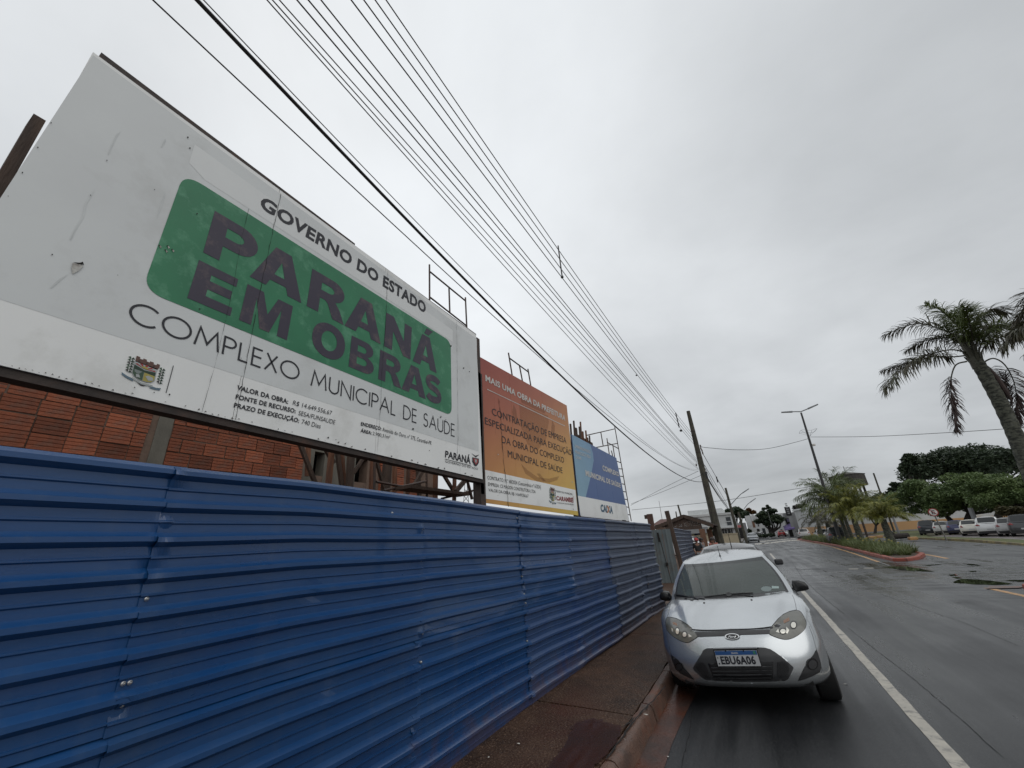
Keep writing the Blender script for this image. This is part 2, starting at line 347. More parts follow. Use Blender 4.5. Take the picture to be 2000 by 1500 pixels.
# mud slick and cracks on the pavement
b = MB(); mp = [(1065, 1500), (1105, 1455), (1120, 1412), (1165, 1402), (1215, 1418), (1206, 1450), (1160, 1500), (1120, 1560), (1050, 1560)]
mq = []
for (a_, c_) in zip(mp, mp[1:] + mp[:1]):
    for k in range(9): mq.append((a_[0] + (c_[0] - a_[0]) * k / 9 + rr.uniform(-4, 4), a_[1] + (c_[1] - a_[1]) * k / 9 + rr.uniform(-3, 3)))
o = mesh_from('mud_stain', [at_z(x, y, 0.167) for x, y in mq], [tuple(range(len(mq)))], mat('wet_red_mud', (0.062, 0.024, 0.016), 0.07, col2=(0.045, 0.022, 0.016), scale=3, bump=0.03, bscale=10, rough2=.22, alpha=.8))
tag(o, kind='structure')
def crack(name, pts, w, z, m=None, parent=None, jit=0.5):
    b = MB(); P = [at_z(x, y, z) for x, y in pts]; Q = []
    for a, c in zip(P, P[1:]):
        n = max(2, int((c - a).length / 0.06)); n = min(n, 30)
        for i in range(n): Q.append(a.lerp(c, i / n) + Vector((rr.uniform(-1, 1), rr.uniform(-1, 1), 0)) * w * jit)
    Q.append(P[-1]); rows = []
    for i, p in enumerate(Q):
        t = (Q[min(i + 1, len(Q) - 1)] - Q[max(0, i - 1)]).normalized(); nn_ = Vector((-t.y, t.x, 0)) * (w * rr.uniform(.3, .8) if 0 < i < len(Q) - 1 else .0005)
        rows.append([p + nn_, p - nn_])
    b.grid(rows); o = b.build(name, m or M_crack, parent)
    if o.data.polygons[0].normal.z < 0: o.data.flip_normals()
    return tag(o, kind='structure') if parent is None else o
crack('pavement_crack', [(1300, 1340), (1285, 1358), (1262, 1382), (1242, 1402), (1215, 1440), (1182, 1484)], 0.014, 0.1605)
crack('pavement_crack', [(1216, 1420), (1232, 1408), (1240, 1400)], 0.010, 0.161)
# litter scraps
for q_, (x, y, z, s_) in enumerate(((1262, 1396, .162, .022), (1013, 1453, .168, .014), (1305, 1478, .01, .012), (1652, 1336, .006, .02), (1220, 1444, .162, .009), (954, 1479, .17, .010), (1870, 1176, .006, .05))):
    p = at_z(x, y, z); b = MB(); k = 6
    b.mesh([(p.x + s_ * rr.uniform(.6, 1.3) * math.cos(a * math.tau / k), p.y + .6 * s_ * rr.uniform(.6, 1.3) * math.sin(a * math.tau / k), p.z + rr.uniform(.0, .006)) for a in range(k)], [tuple(range(k))])
    o = b.build('litter_scrap', M_litter); tag(o, ['pale torn scrap of litter lying on the kerb edge of the pavement', 'small leaf like scrap on the pavement close to the fence foot', 'small white scrap on the road just off the gutter', 'white scrap on the road beside the front wheel of the silver car', 'tiny pale scrap on the pavement crack near the kerb', 'tiny pale scrap on the pavement at the lower edge', 'flat pale scrap out on the middle of the road'][q_], 'litter', 'scraps of litter on the ground')
# ---- road markings
def strip(name, pts, w, z, m, wear=0.0):
    b = MB(); P = [Vector((p[0], p[1], z)) for p in pts]; Q = []
    for a, c in zip(P, P[1:]):
        n = max(1, int((c - a).length / 0.25)) if wear else 1
        for i in range(n): Q.append(a.lerp(c, i / n))
    Q.append(P[-1]); rows = []
    for i, p in enumerate(Q):
        t = (Q[min(i + 1, len(Q) - 1)] - Q[max(0, i - 1)]).normalized(); nn_ = Vector((-t.y, t.x, 0)) * w / 2
        rows.append([p + nn_ * (1 + rr.uniform(-wear, wear)), p - nn_ * (1 + rr.uniform(-wear, wear))])
    b.grid(rows); o = b.build(name, m)
    if o.data.polygons[0].normal.z < 0: o.data.flip_normals()
    return tag(o, kind='structure')
strip('lane_line', [(0.965, -4), (0.965, 4.8), (0.97, 15), (0.98, 17.5)], 0.108, 0.004, M_white, 0.10)
strip('lane_line', [(1.05, 31.8), (1.09, 39.6)], 0.12, 0.004, M_white, 0.04)
kl = [(1729, 1092.5), (1687, 1081), (1633, 1067.2), (1590, 1059.5), (1557, 1054.5)]
yl = [(1750, 1107), (1716, 1097.5), (1672, 1082.5), (1628, 1069), (1600, 1062.5), (1556, 1055.8)]
Pk = [at_z(*q) for q in kl]; Py = [at_z(*q) for q in yl]
strip('yellow_line', [(p.x, p.y) for p in Py[1:]], 0.13, 0.004, M_yel, 0.04)
strip('yellow_line', [(p.x, p.y) for p in (at_z(1793, 1080.5), at_z(1820, 1085), at_z(1851, 1091))], 0.16, 0.004, M_yel, 0.04)
strip('yellow_line', [(p.x, p.y) for p in (at_z(1928, 1148.5), at_z(2000, 1164), at_z(2080, 1184))], 0.14, 0.004, M_yel, 0.04)
strip('old_line', [(p.x, p.y) for p in (at_z(1716, 1097.5), at_z(1738, 1105))], 0.08, 0.004, mat('worn_paint', (.12, .12, .115), .5), 0.1)
# zebra blocks far down the street
for q, (x, y) in enumerate([(1484, 1062), (1497, 1061), (1510, 1059.7), (1524, 1058), (1538, 1056.4), (1551, 1055.2), (1491, 1057.2), (1503, 1056), (1514, 1054.9), (1525, 1054), (1536, 1053), (1547, 1052.2)]):
    p = at_z(x, y); w = 0.60; d = 2.3
    o = sheet('crossing_block', [(p.x - w, p.y - d), (p.x + w, p.y - d), (p.x + w, p.y + d), (p.x - w, p.y + d)], 0.004, M_white)
# manhole slots and transverse crack across the road
crack('road_crack', [(1555, 1112), (1620, 1113), (1670, 1112), (1712, 1109), (1760, 1106)], 0.05, 0.0042, jit=0.7)
crack('road_crack', [(1608, 1114), (1614, 1117)], 0.05, 0.004); crack('road_crack', [(1622, 1123), (1629, 1126)], 0.05, 0.004)
for (x, y) in ((1667, 1111.5), (1697, 1110)):
    p = at_z(x, y); sheet('worn_mark', [(p.x - .17, p.y - .12), (p.x + .15, p.y - .16), (p.x + .17, p.y + .12), (p.x - .15, p.y + .15)], 0.006, M_white)
M_hair = mat('hairline_crack', (.008, .008, .009), .7)
for pts, w in (([(1655, 1225), (1712, 1270), (1790, 1330), (1900, 1425), (1960, 1480)], .005), ([(1720, 1160), (1790, 1185), (1880, 1215), (1990, 1262)], .006), ([(1545, 1095), (1568, 1130), (1600, 1160), (1650, 1200)], .010), ([(1330, 1500), (1345, 1440), (1352, 1390)], .006)): crack('road_crack', pts, w, .0035, M_hair, jit=1.1)
b = MB()
for k in range(900):
    y = rr.uniform(1.5, 10) ; u = rr.random(); x = (kx(y) - .115 - abs(rr.gauss(0, .05))) if u < .4 else (-2.36 + abs(rr.gauss(0, .07)) if u < .75 else rr.uniform(-2.3, kx(y) + .25)); z = .158 if x < kx(y) else .006; s_ = rr.uniform(.002, .006)
    c = Vector((x, y, z + s_ * .4)); vs_ = [c + Vector((rr.uniform(.5, 1) * a, rr.uniform(.5, 1) * d, 0)) * s_ for a, d in ((-1, -1), (1, -1), (1, 1), (-1, 1))] + [c + Vector((0, 0, s_ * .8))]
    b.mesh(vs_, [(0, 1, 4), (1, 2, 4), (2, 3, 4), (3, 0, 4)])
o = b.build('grit', mat('grit_stone', (.12, .085, .06), .8, col2=(.05, .035, .028), scale=30)); tag(o, 'grit and small stones along the fence foot and kerb', kind='stuff')
# ---- puddles
def puddle(pts, wob=0.18, z=0.006):
    P = [at_z(x, y, z) for x, y in pts]; Q = []
    for a, c in zip(P, P[1:] + P[:1]):
        for i in range(5):
            p = a.lerp(c, i / 5); Q.append((p.x + rr.uniform(-wob, wob) * .3, p.y + rr.uniform(-wob, wob), z))
    ctr = sum((Vector(q) for q in Q), Vector()) / len(Q); b = MB()
    for i in range(len(Q)): b.tri(ctr, Q[i], Q[(i + 1) % len(Q)])
    o = b.build('puddle', M_water, merge=.0005); tag(o, kind='structure')
    if o.data.polygons[0].normal.z < 0: o.data.flip_normals()
puddle([(1860, 1138), (1875, 1130.5), (1905, 1131.5), (1935, 1134), (1978, 1140), (1950, 1142.5), (1905, 1141)], .06)
puddle([(1770, 1106), (1725, 1107), (1760, 1113), (1800, 1116), (1828, 1117), (1795, 1110)], .10)
puddle([(1880, 1100.5), (1900, 1101.5), (1918, 1105), (1895, 1104)], .08)
puddle([(1850, 1123), (1868, 1121), (1873, 1123), (1860, 1125)], .06)
puddle([(1858, 1127), (1872, 1127), (1880, 1129), (1868, 1130)], .05)
puddle([(1892, 1115), (1905, 1114.5), (1908, 1116), (1896, 1117)], .06)
puddle([(1800, 1104), (1830, 1101.5), (1840, 1102.5), (1815, 1105)], .08)
puddle([(1960, 1133.5), (2000, 1132), (2040, 1134), (1990, 1136)], .06)
# ---- medians
def median(outline, name, zsoil=0.10, stone=1.0):
    """outline: closed list of ground points; kerb stones outside, soil inside"""
    root = thing(name, None, None); root['kind'] = 'structure'
    P = [Vector((p[0], p[1], 0)) for p in outline]
    area = sum(a.x * c.y - c.x * a.y for a, c in zip(P, P[1:] + P[:1]))
    if area < 0: P.reverse()
    def inset(i, d):
        a, p, c = P[i - 1], P[i], P[(i + 1) % len(P)]
        t1 = (p - a).normalized(); t2 = (c - p).normalized(); n1_ = Vector((-t1.y, t1.x, 0)); n2_ = Vector((-t2.y, t2.x, 0)); n_ = (n1_ + n2_).normalized()
        return p + n_ * d / max(.5, n_.dot(n1_))
    I = [inset(i, 0.16) for i in range(len(P))]; I2 = [inset(i, 0.03) for i in range(len(P))]
    for i in range(len(P)):
        j = (i + 1) % len(P); Ls = (P[j] - P[i]).length; n = min(22, max(1, round(Ls / stone)))
        for k in range(n):
            a, c = (k + .012) / n, (k + .988) / n
            h = 0.15 + rr.uniform(-.006, .006); b = MB()
            o1, o2 = P[i].lerp(P[j], a), P[i].lerp(P[j], c); m1, m2 = I2[i].lerp(I2[j], a), I2[i].lerp(I2[j], c); q1, q2 = I[i].lerp(I[j], a), I[i].lerp(I[j], c)
            Z = Vector((0, 0, 1)); D = Vector((0, 0, -.03))
            vs = [o1 + D, o1 + Z * (h - .03), m1 + Z * h, q1 + Z * h, q1 + D, o2 + D, o2 + Z * (h - .03), m2 + Z * h, q2 + Z * h, q2 + D]
            b.mesh(vs, [(0, 5, 6, 1), (1, 6, 7, 2), (2, 7, 8, 3), (3, 8, 9, 4), (0, 1, 2, 3, 4), (9, 8, 7, 6, 5)])
            b.build('kerb_stone', M_redk, root, flip='out')
    b = MB(); ctrs = I; b.mesh([(p.x, p.y, zsoil) for p in ctrs], [tuple(range(len(ctrs)))])
    o = b.build('soil', M_soil, root)
    if o.data.polygons[0].normal.z < 0: o.data.flip_normals()
    return root
tipR = at_z(1808, 1085.5)
left_pts = [(p.x, p.y) for p in Pk]
right_pts = [(p[0] + 2.25, p[1] + .6) for p in left_pts]
tip = [(at_z(1745, 1096.5).x, at_z(1745, 1096.5).y), (at_z(1773, 1096.5).x, at_z(1773, 1096.5).y), (at_z(1797, 1092.5).x, at_z(1797, 1092.5).y), (tipR.x, tipR.y)]
far_end = [((left_pts[-1][0] + right_pts[-1][0]) / 2, left_pts[-1][1] + 2.0)]
med1 = left_pts[::-1] + tip + [(8.0, 33.5)] + [(x, y) for x, y in right_pts[1:]] + far_end
median(med1, 'median')
t2 = at_z(1987, 1150); 
med2 = [(5.5, -12), (5.5, 12), (t2.x - .02, t2.y - .35), (t2.x + .25, t2.y), (t2.x + 1.0, t2.y + .55), (t2.x + 1.8, t2.y + .3), (7.85, 14.6), (7.9, 12), (7.9, -12)]
median(med2, 'near_median')
b = MB(); p1, p2 = at_z(1950, 1147, .03), at_z(1990, 1143, .03)
sheet('concrete_apron', [(t2.x - .6, t2.y - .1), (t2.x + .05, t2.y + .05), (t2.x + .35, t2.y + .35), (t2.x - .3, t2.y + .5)], 0.02, M_kerb)
# ---- right verge, kerb and parking lot
fk = [(13.3, -10), (13.35, 20), (far_r[0].x, far_r[0].y), (at_z(1900, 1057).x, at_z(1900, 1057).y), (15.1, 62), (17.5, 85), (20.5, 110)]
M_pk = mat('old_yellow_kerb', (0.30, 0.24, 0.11), 0.7, col2=(0.16, 0.13, 0.09), scale=1.3, contrast=(.45, .55))
rk = thing('far_kerb', None, None); rk['kind'] = 'structure'
for (a, c) in zip(fk, fk[1:]):
    n = max(1, int(math.dist(a, c) / 1.5))
    for i in range(n):
        u, v = (i + .01) / n, (i + .99) / n; b = MB()
        b.bar((a[0] + (c[0] - a[0]) * u + .07, a[1] + (c[1] - a[1]) * u, .04), (a[0] + (c[0] - a[0]) * v + .07, a[1] + (c[1] - a[1]) * v, .04), .14, .16); b.build('kerb_stone', M_pk, rk)
sheet('grass_verge', [(x + .14, y) for x, y in fk] + [(x + 1.6 + max(0, (y - 62)) * .16, y) for x, y in fk[::-1]], 0.11, M_grass)
sheet('parking_lot', [(x + 1.4, y) for x, y in fk[:5]] + [(30, 75), (90, 75), (90, -10)], 0.085, M_pav)
# ------------------------------------------------------------------ blue corrugated fence
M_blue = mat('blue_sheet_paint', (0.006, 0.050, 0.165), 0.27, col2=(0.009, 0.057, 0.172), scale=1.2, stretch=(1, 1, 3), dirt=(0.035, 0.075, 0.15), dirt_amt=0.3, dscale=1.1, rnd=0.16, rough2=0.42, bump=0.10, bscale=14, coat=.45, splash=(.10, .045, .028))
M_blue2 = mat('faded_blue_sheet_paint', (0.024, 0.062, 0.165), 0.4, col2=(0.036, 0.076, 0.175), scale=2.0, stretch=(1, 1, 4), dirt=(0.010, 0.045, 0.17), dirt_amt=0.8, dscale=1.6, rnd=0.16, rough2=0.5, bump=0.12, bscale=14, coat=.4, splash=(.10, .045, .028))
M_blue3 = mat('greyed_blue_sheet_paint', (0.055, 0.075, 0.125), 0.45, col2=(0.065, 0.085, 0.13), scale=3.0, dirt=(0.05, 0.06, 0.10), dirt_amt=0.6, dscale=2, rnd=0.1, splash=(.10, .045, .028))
M_screw = mat('screw_head', (0.45, 0.45, 0.45), 0.35, 0.8)
M_wood = mat('weathered_wood', (0.085, 0.055, 0.04), 0.85, col2=(0.045, 0.032, 0.026), scale=5, stretch=(3, 3, .5), bump=0.8, bscale=25)
M_wood2 = mat('orange_formwork_wood', (0.17, 0.075, 0.04), 0.85, col2=(0.09, 0.045, 0.03), scale=5, stretch=(3, 3, .4), bump=0.8, bscale=25, rnd=0.25)
def lin(pts, y):
    if y <= pts[0][0]: return pts[0][1]
    for (a, b), (c, d) in zip(pts, pts[1:]):
        if y <= c: return b + (d - b) * (y - a) / (c - a)
    return pts[-1][1]
FX = [(-3, -2.39), (3.1, -2.385), (4.7, -2.38), (7.8, -2.24), (11.4, -2.14), (20, -2.14)]
def fx(y): return lin(FX, y)
def fence_pt(px, py):
    y = 4.0
    for _ in range(12):
        p = at_x(px, py, fx(y)); y = p.y
    return p
FT = [(-3, None)]
tops = [fence_pt(*q) for q in ((0, 870), (350, 912), (598, 938.5), (824, 969), (1016, 997), (1107, 1007.5), (1247, 1021.5), (1278, 1024.5))]
FTOP = [(p.y, p.z) for p in tops]
PITCH = 0.1515
PR = [(0.0, 0.0), (0.032, 0.021), (0.032, 0.042), (0.0, 0.063), (0.0, 0.100), (0.008, 0.1035), (0.008, 0.110), (0.0, 0.116)]
fence = thing('corrugated_fence', 'long blue corrugated metal hoarding along the pavement, rows of horizontal ribs', 'fence', (0, 0, 0))
def rib_sheet(y0, y1, r0, r1, off, zoff, m, parent, seed, lead=0.0, wav=0.004, fxf=fx, top=FTOP, flare=0.0, tilt=0.0):
    rs = random.Random(seed); rows = []; ncol = max(8, int((y1 - y0) / 0.06)); ncol = min(ncol, 40)
    prof = []
    for k in range(r0, r1):
        for x, z in PR: prof.append((x, k * PITCH + z))
    prof.append((0.0, r1 * PITCH - 0.002)) if r1 < 13 else prof.extend([(0.0, r1 * PITCH), (0.028, r1 * PITCH + .022), (0.028, r1 * PITCH + .035)])
    ph = [rs.uniform(0, 6.28) for _ in range(4)]
    dents = [(rs.choice((0.03, 0.97, rs.uniform(.1, .9))), rs.uniform(prof[0][1], prof[-1][1]), rs.uniform(.03, .10), rs.uniform(-.008, .014)) for _ in range(9)]
    LN = y1 - y0; ts = sorted(set([i / ncol for i in range(ncol + 1)] + [k * .013 / LN for k in range(1, 10)] + [1 - k * .013 / LN for k in range(1, 10)]))
    for k in range(7):
        e_ = rs.choice((0, 1)); dents.append((e_ + (1 - 2 * e_) * rs.uniform(.0, .05) / LN, (rs.randrange(r0, r1) + rs.choice((.15, .35, .72))) * PITCH, rs.uniform(.018, .045), rs.choice((-1, 1)) * rs.uniform(.010, .022)))
    for t in ts:
        y = y0 + (y1 - y0) * t; col = []
        for x, z in prof:
            zz = lin(top, y) - z + zoff + tilt * (t - .5)
            xx = fxf(y) + x + off + wav * math.sin(3.1 * y + ph[0] + z) * 0.8 + wav * .5 * math.sin(9 * y + ph[1] + 4 * z)
            xx += flare * max(0, t - .7) * (z / 2)
            for dt, dz, dr, da in dents:
                dd = ((t - dt) * (y1 - y0)) ** 2 + (z - dz) ** 2
                xx += da * math.exp(-dd / (dr * dr))
            zz += wav * .5 * math.sin(5 * y + ph[2])
            col.append((xx, y + lead * z, zz))
        rows.append(col)
    b = MB(); b.grid(rows); o = b.build('metal_sheet', m, parent)
    n = o.data.polygons[0].normal
    if n.x + n.z * 0.01 < 0: o.data.flip_normals()
    for p in o.data.polygons: p.use_smooth = False
    md = o.modifiers.new('thickness', 'SOLIDIFY'); md.thickness = 0.0015; md.offset = -1
    return o
def fy(px, py): return fence_pt(px, py).y
ups = [-1.5, fy(330, 1000), fy(822, 1035), fy(1016, 1060), fy(1110, 1060), fy(1190, 1090), fy(1238, 1080), fy(1250, 1100), fy(1281, 1100)]
los = [-1.5, fy(232, 1420), 2.72, fy(1036, 1330), fy(1133, 1240), fy(1207, 1170), fy(1256, 1170), fy(1270, 1170), fy(1292, 1150)]
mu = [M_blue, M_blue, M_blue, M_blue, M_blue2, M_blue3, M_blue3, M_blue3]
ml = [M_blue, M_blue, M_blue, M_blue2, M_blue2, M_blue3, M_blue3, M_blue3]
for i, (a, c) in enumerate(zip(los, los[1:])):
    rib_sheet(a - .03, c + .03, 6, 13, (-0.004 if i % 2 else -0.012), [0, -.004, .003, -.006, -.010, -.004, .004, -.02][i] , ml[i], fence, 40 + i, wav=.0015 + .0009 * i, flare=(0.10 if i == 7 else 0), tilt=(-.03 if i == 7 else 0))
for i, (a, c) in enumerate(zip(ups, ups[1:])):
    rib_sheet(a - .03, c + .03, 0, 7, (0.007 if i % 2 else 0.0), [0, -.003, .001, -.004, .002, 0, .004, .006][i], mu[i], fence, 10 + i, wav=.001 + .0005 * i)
for y in (0.3, 2.2, 4.2, 6.2, 8.4, 10.9):
    b = MB(); b.box(fx(y) - .12, fx(y) - .05, y - .04, y + .04, 0.0, lin(FTOP, y) - .06); b.build('fence_post', M_wood, fence)
for (x, y) in ((284, 1170), (238, 1335), (251, 1333), (236, 1377), (246, 1371), (819, 980), (821, 1034), (820, 1095), (825, 1213), (822, 1238), (820, 1293), (701, 1243), (764, 1002), (1018, 1126), (1022, 1160), (1030, 1167), (1025, 1178), (1028, 1252), (1044, 1319), (1014, 1058), (1110, 1067), (1112, 1089), (1116, 1112), (1008, 1012)):
    p = fence_pt(x, y); b = MB(); M = Matrix.Translation((p.x + .012, p.y, p.z)) @ Matrix.Rotation(R(90), 4, 'Y')
    b.lathe([(.0005, .010), (.004, .009), (.006, .004), (.009, .002), (.009, -.012)], 10, M); b.build('screw', M_screw, fence, smooth=True)

# gate and the second stretch of fence
M_gate = mat('grey_green_gate', (0.13, 0.155, 0.16), 0.5, col2=(0.10, 0.125, 0.135), scale=2, stretch=(1, 1, .3), dirt=(0.09, 0.07, 0.055), dirt_amt=0.5, dscale=3)
gate = thing('metal_gate', 'grey green ribbed metal gate between the two stretches of blue fence', 'gate')
GY = 16.5
gtop = at_y(1285, 1034.5, GY).z; gx0, gx1 = -4.3, at_y(1311, 1045, GY).x
for k in range(6):
    a = Vector((gx0 + (gx1 - gx0) * k / 6 + .006, GY - .25 * (1 - k / 6), .17)); c = Vector((gx0 + (gx1 - gx0) * (k + 1) / 6 - .006, GY - .25 * (1 - (k + 1) / 6), .17)); b = MB()
    n_ = Vector((0, -.02, 0)); Z = Vector((0, 0, gtop - .17))
    pts = [a, a.lerp(c, .30), a.lerp(c, .38) + n_, a.lerp(c, .52) + n_, a.lerp(c, .60), c]
    b.grid([[p for p in pts], [p + Z for p in pts]]); o = b.build('gate_sheet', M_gate, gate); md = o.modifiers.new('thickness', 'SOLIDIFY'); md.thickness = .004
q = at_y(1302, 1101, GY); b = MB(); b.box(q.x - .02, q.x + .06, GY - .12, GY - .03, q.z - .06, q.z + .04); b.build('latch', M_crack, gate)
q = at_y(1287, 1047, GY); b = MB(); b.box(q.x - .025, q.x + .03, GY - .17, GY - .10, q.z - .2, q.z + .12); b.build('handle_slot', M_crack, gate)
b = MB(); q0, q1 = at_y(1288, 1050, GY - .2), at_y(1315, 1150, GY - .2); b.tube([q0, q1], .012, 5); b.build('gate_gap', M_crack, gate)
b = MB(); q0, q1 = at_y(1302, 998, GY + .1), at_y(1338, 1130, GY + .1); b.bar((q1.x, GY + .1, .1), (q0.x, GY + .1, q0.z), .15, .12)
o = b.build('gate_post', M_wood); tag(o, 'tall dark wooden post standing beside the grey gate', 'post')
fence2 = thing('corrugated_fence', 'short far stretch of greyed blue corrugated fence beyond the gate', 'fence')
fa, fb = at_y(1315, 1031, 17.2), at_y(1349, 1037, 25.0)
t2_ = [(17.2, fa.z), (25.0, fb.z)]; f2x = lambda y: lin([(17.2, fa.x), (25, fb.x)], y)
rib_sheet(17.2, 21.0, 0, 12, 0, 0, M_blue3, fence2, 71, fxf=f2x, top=t2_)
rib_sheet(20.95, 24.8, 0, 12, .004, 0, M_blue3, fence2, 72, fxf=f2x, top=t2_)

# ------------------------------------------------------------------ printing on flat boards
class Print:
    def __init__(s, vp, root): s.vp = vp; s.root = root; s.n = 0
    def poly(s, pts, layer, m, name='print', holes=()):
        off = .0009 * layer; loops = [[s.vp.at(x, y, off) for x, y in lp] for lp in [pts] + list(holes)]
        return s.loops(loops, m, name)
    def loops(s, loops, m, name='print'):
        tri = geometry.tessellate_polygon(loops); vs = [p for lp in loops for p in lp]
        b = MB(); b.mesh(vs, [tuple(t) for t in tri]); o = b.build(name, m, s.root)
        _face(o, s.vp.n); return o
    def quadmap(s, quad, layer):
        TL, TR, BR, BL = [s.vp.at(x, y, .0009 * layer) for x, y in quad]
        return lambda u, v: (BL.lerp(BR, u)).lerp(TL.lerp(TR, u), v)
    def text(s, string, quad, layer, m, bold=0.0, name='lettering', fit=True, fn=None):
        vs, fs = text_geo(string, bold); x0 = min(v[0] for v in vs); x1 = max(v[0] for v in vs)
        f = s.quadmap(quad, layer); V_ = [f((v[0] - x0) / (x1 - x0), v[1]) for v in vs]
        if abs(quad[0][1] - quad[3][1]) >= 9 and name == 'lettering': return s.glyphs(vs, V_, fs, m)
        b = MB(); b.mesh(V_, fs); o = b.build(name, m, s.root); _face(o, s.vp.n); o['kind'] = 'stuff'; return o
    def glyphs(s, vs, V_, fs, m):
        """one object per letter: connected pieces, accents joined with the letter below them"""
        par = list(range(len(vs)))
        def find(i):
            while par[i] != i: par[i] = par[par[i]]; i = par[i]
            return i
        for f_ in fs:
            for k in f_[1:]: par[find(k)] = find(f_[0])
        comp = {}
        for i in range(len(vs)): comp.setdefault(find(i), []).append(i)
        iv = sorted([[min(vs[i][0] for i in c), max(vs[i][0] for i in c), set(c)] for c in comp.values()], key=lambda q: q[0]); out_ = []
        for a in iv:
            if out_ and min(a[1], out_[-1][1]) - a[0] > .55 * min(a[1] - a[0], out_[-1][1] - out_[-1][0]): out_[-1][1] = max(out_[-1][1], a[1]); out_[-1][2] |= a[2]
            else: out_.append(a)
        for a in out_:
            idx = {i: k for k, i in enumerate(sorted(a[2]))}; ff = [tuple(idx[i] for i in f_) for f_ in fs if f_[0] in a[2]]
            if not ff: continue
            b = MB(); b.mesh([V_[i] for i in sorted(a[2])], ff); o = b.build('letter', m, s.root); _face(o, s.vp.n)
    def strokes(s, string, quad, layer, m, w, name='lettering'):
        vs, fs, wid = stroke_geo(string, w); f = s.quadmap(quad, layer); b = MB()
        s.glyphs([(v[0], v[1]) for v in vs], [f(v[0] / wid, v[1]) for v in vs], fs, m)
def _face(o, n):
    bm = bmesh.new(); bm.from_mesh(o.data)
    for f_ in bm.faces:
        f_.normal_update()
        if f_.normal.dot(n) < 0: f_.normal_flip()
    bm.to_mesh(o.data); bm.free()
_cap = {}
def text_geo(string, bold=0.0, shear=0.0):
    """outline text in the built-in font: x free, y = 1 at cap height"""
    def raw(st):
        cu = bpy.data.curves.new('t', 'FONT'); cu.body = st; cu.size = 1; cu.resolution_u = 3; cu.offset = bold; cu.shear = shear; cu.fill_mode = 'FRONT'
        if bold > 0: cu.space_character = 1 + bold * 1.6
        ob = bpy.data.objects.new('t', cu); S.collection.objects.link(ob)
        dg = bpy.context.evaluated_depsgraph_get(); me = bpy.data.meshes.new_from_object(ob.evaluated_get(dg))
        vs = [tuple(v.co) for v in me.vertices]; fs = [tuple(p.vertices) for p in me.polygons]
        bpy.data.objects.remove(ob); bpy.data.curves.remove(cu); bpy.data.meshes.remove(me); return vs, fs
    key = round(bold, 4)
    if key not in _cap:
        v, _ = raw('H'); _cap[key] = (min(p[1] for p in v), max(p[1] for p in v))
    lo, hi = _cap[key]; vs, fs = raw(string)
    return [(p[0] / (hi - lo), (p[1] - lo) / (hi - lo)) for p in vs], fs
# thin geometric capitals drawn as strokes
def arc(cx_, cy_, rx, ry, a0, a1, n=18): return [(cx_ + rx * math.cos(R(a0 + (a1 - a0) * i / n)), cy_ + ry * math.sin(R(a0 + (a1 - a0) * i / n))) for i in range(n + 1)]
GL = {'C': (.86, [arc(.5, .5, .5, .5, 46, 314, 24)]), 'O': (1.0, [arc(.5, .5, .5, .5, 0, 360, 32)]),
      'M': (.94, [[(0, 0), (.13, 1), (.47, .22), (.81, 1), (.94, 0)]]), 'P': (.50, [[(0, 0), (0, 1), (.24, 1)] + arc(.24, .74, .26, .26, 90, -90, 12)[1:] + [(0, .48)]]),
      'L': (.40, [[(0, 1), (0, 0), (.40, 0)]]), 'E': (.44, [[(.44, 1), (0, 1), (0, 0), (.44, 0)], [(0, .53), (.42, .53)]]),
      'X': (.60, [[(0, 0), (.56, 1)], [(.04, 1), (.60, 0)]]), 'U': (.62, [[(0, 1), (0, .33)] + arc(.31, .31, .31, .31, 180, 360, 14) + [(.62, 1)]]),
      'N': (.68, [[(0, 0), (0, 1), (.68, 0), (.68, 1)]]), 'I': (.0, [[(0, 0), (0, 1)]]), 'A': (.78, [[(0, 0), (.39, 1), (.78, 0)], [(.15, .36), (.63, .36)]]),
      'D': (.68, [[(0, 0), (0, 1), (.2, 1)] + arc(.2, .5, .48, .5, 90, -90, 18)[1:] + [(0, 0)]]),
      'S': (.46, [arc(.235, .755, .2, .245, 35, 250, 14) + arc(.22, .27, .23, .27, 75, -150, 14)]), 'Ú': (.62, [[(0, 1), (0, .33)] + arc(.31, .31, .31, .31, 180, 360, 14) + [(.62, 1)], [(.26, 1.12), (.42, 1.30)]]), ' ': (.38, [])}
def ribbon(pts, w, closed=False):
    pts = [Vector((p[0], p[1])) for p in pts]; n = len(pts); L_ = []; R_ = []
    closed = (pts[0] - pts[-1]).length < 1e-4
    for i in range(n):
        a = pts[i - 1] if i > 0 else (pts[-2] if closed else None); c = pts[i + 1] if i < n - 1 else (pts[1] if closed else None)
        t1 = (pts[i] - a).normalized() if a is not None else (c - pts[i]).normalized(); t2x = (c - pts[i]).normalized() if c is not None else t1
        n1_ = Vector((-t1.y, t1.x)); n2_ = Vector((-t2x.y, t2x.x)); nn_ = (n1_ + n2_)
        nn_ = nn_.normalized() if nn_.length > .1 else n1_; k = min(2.6, 1 / max(.38, nn_.dot(n1_)))
        L_.append(pts[i] + nn_ * w / 2 * k); R_.append(pts[i] - nn_ * w / 2 * k)
    return L_, R_
def stroke_geo(string, w, gap=.15):
    x = w / 2; vs = []; fs = []
    for ch in string:
        wd, st = GL[ch]
        for pl in st:
            L_, R_ = ribbon([(p[0] + x, w / 2 + p[1] * (1 - w)) for p in pl], w); i = len(vs)
            for a, c in zip(L_, R_): vs += [tuple(a), tuple(c)]
            for k in range(len(L_) - 1): fs.append((i + 2 * k, i + 2 * k + 1, i + 2 * k + 3, i + 2 * k + 2))
        x += wd + gap + (w * .6)
    return vs, fs, x - gap - w * .1
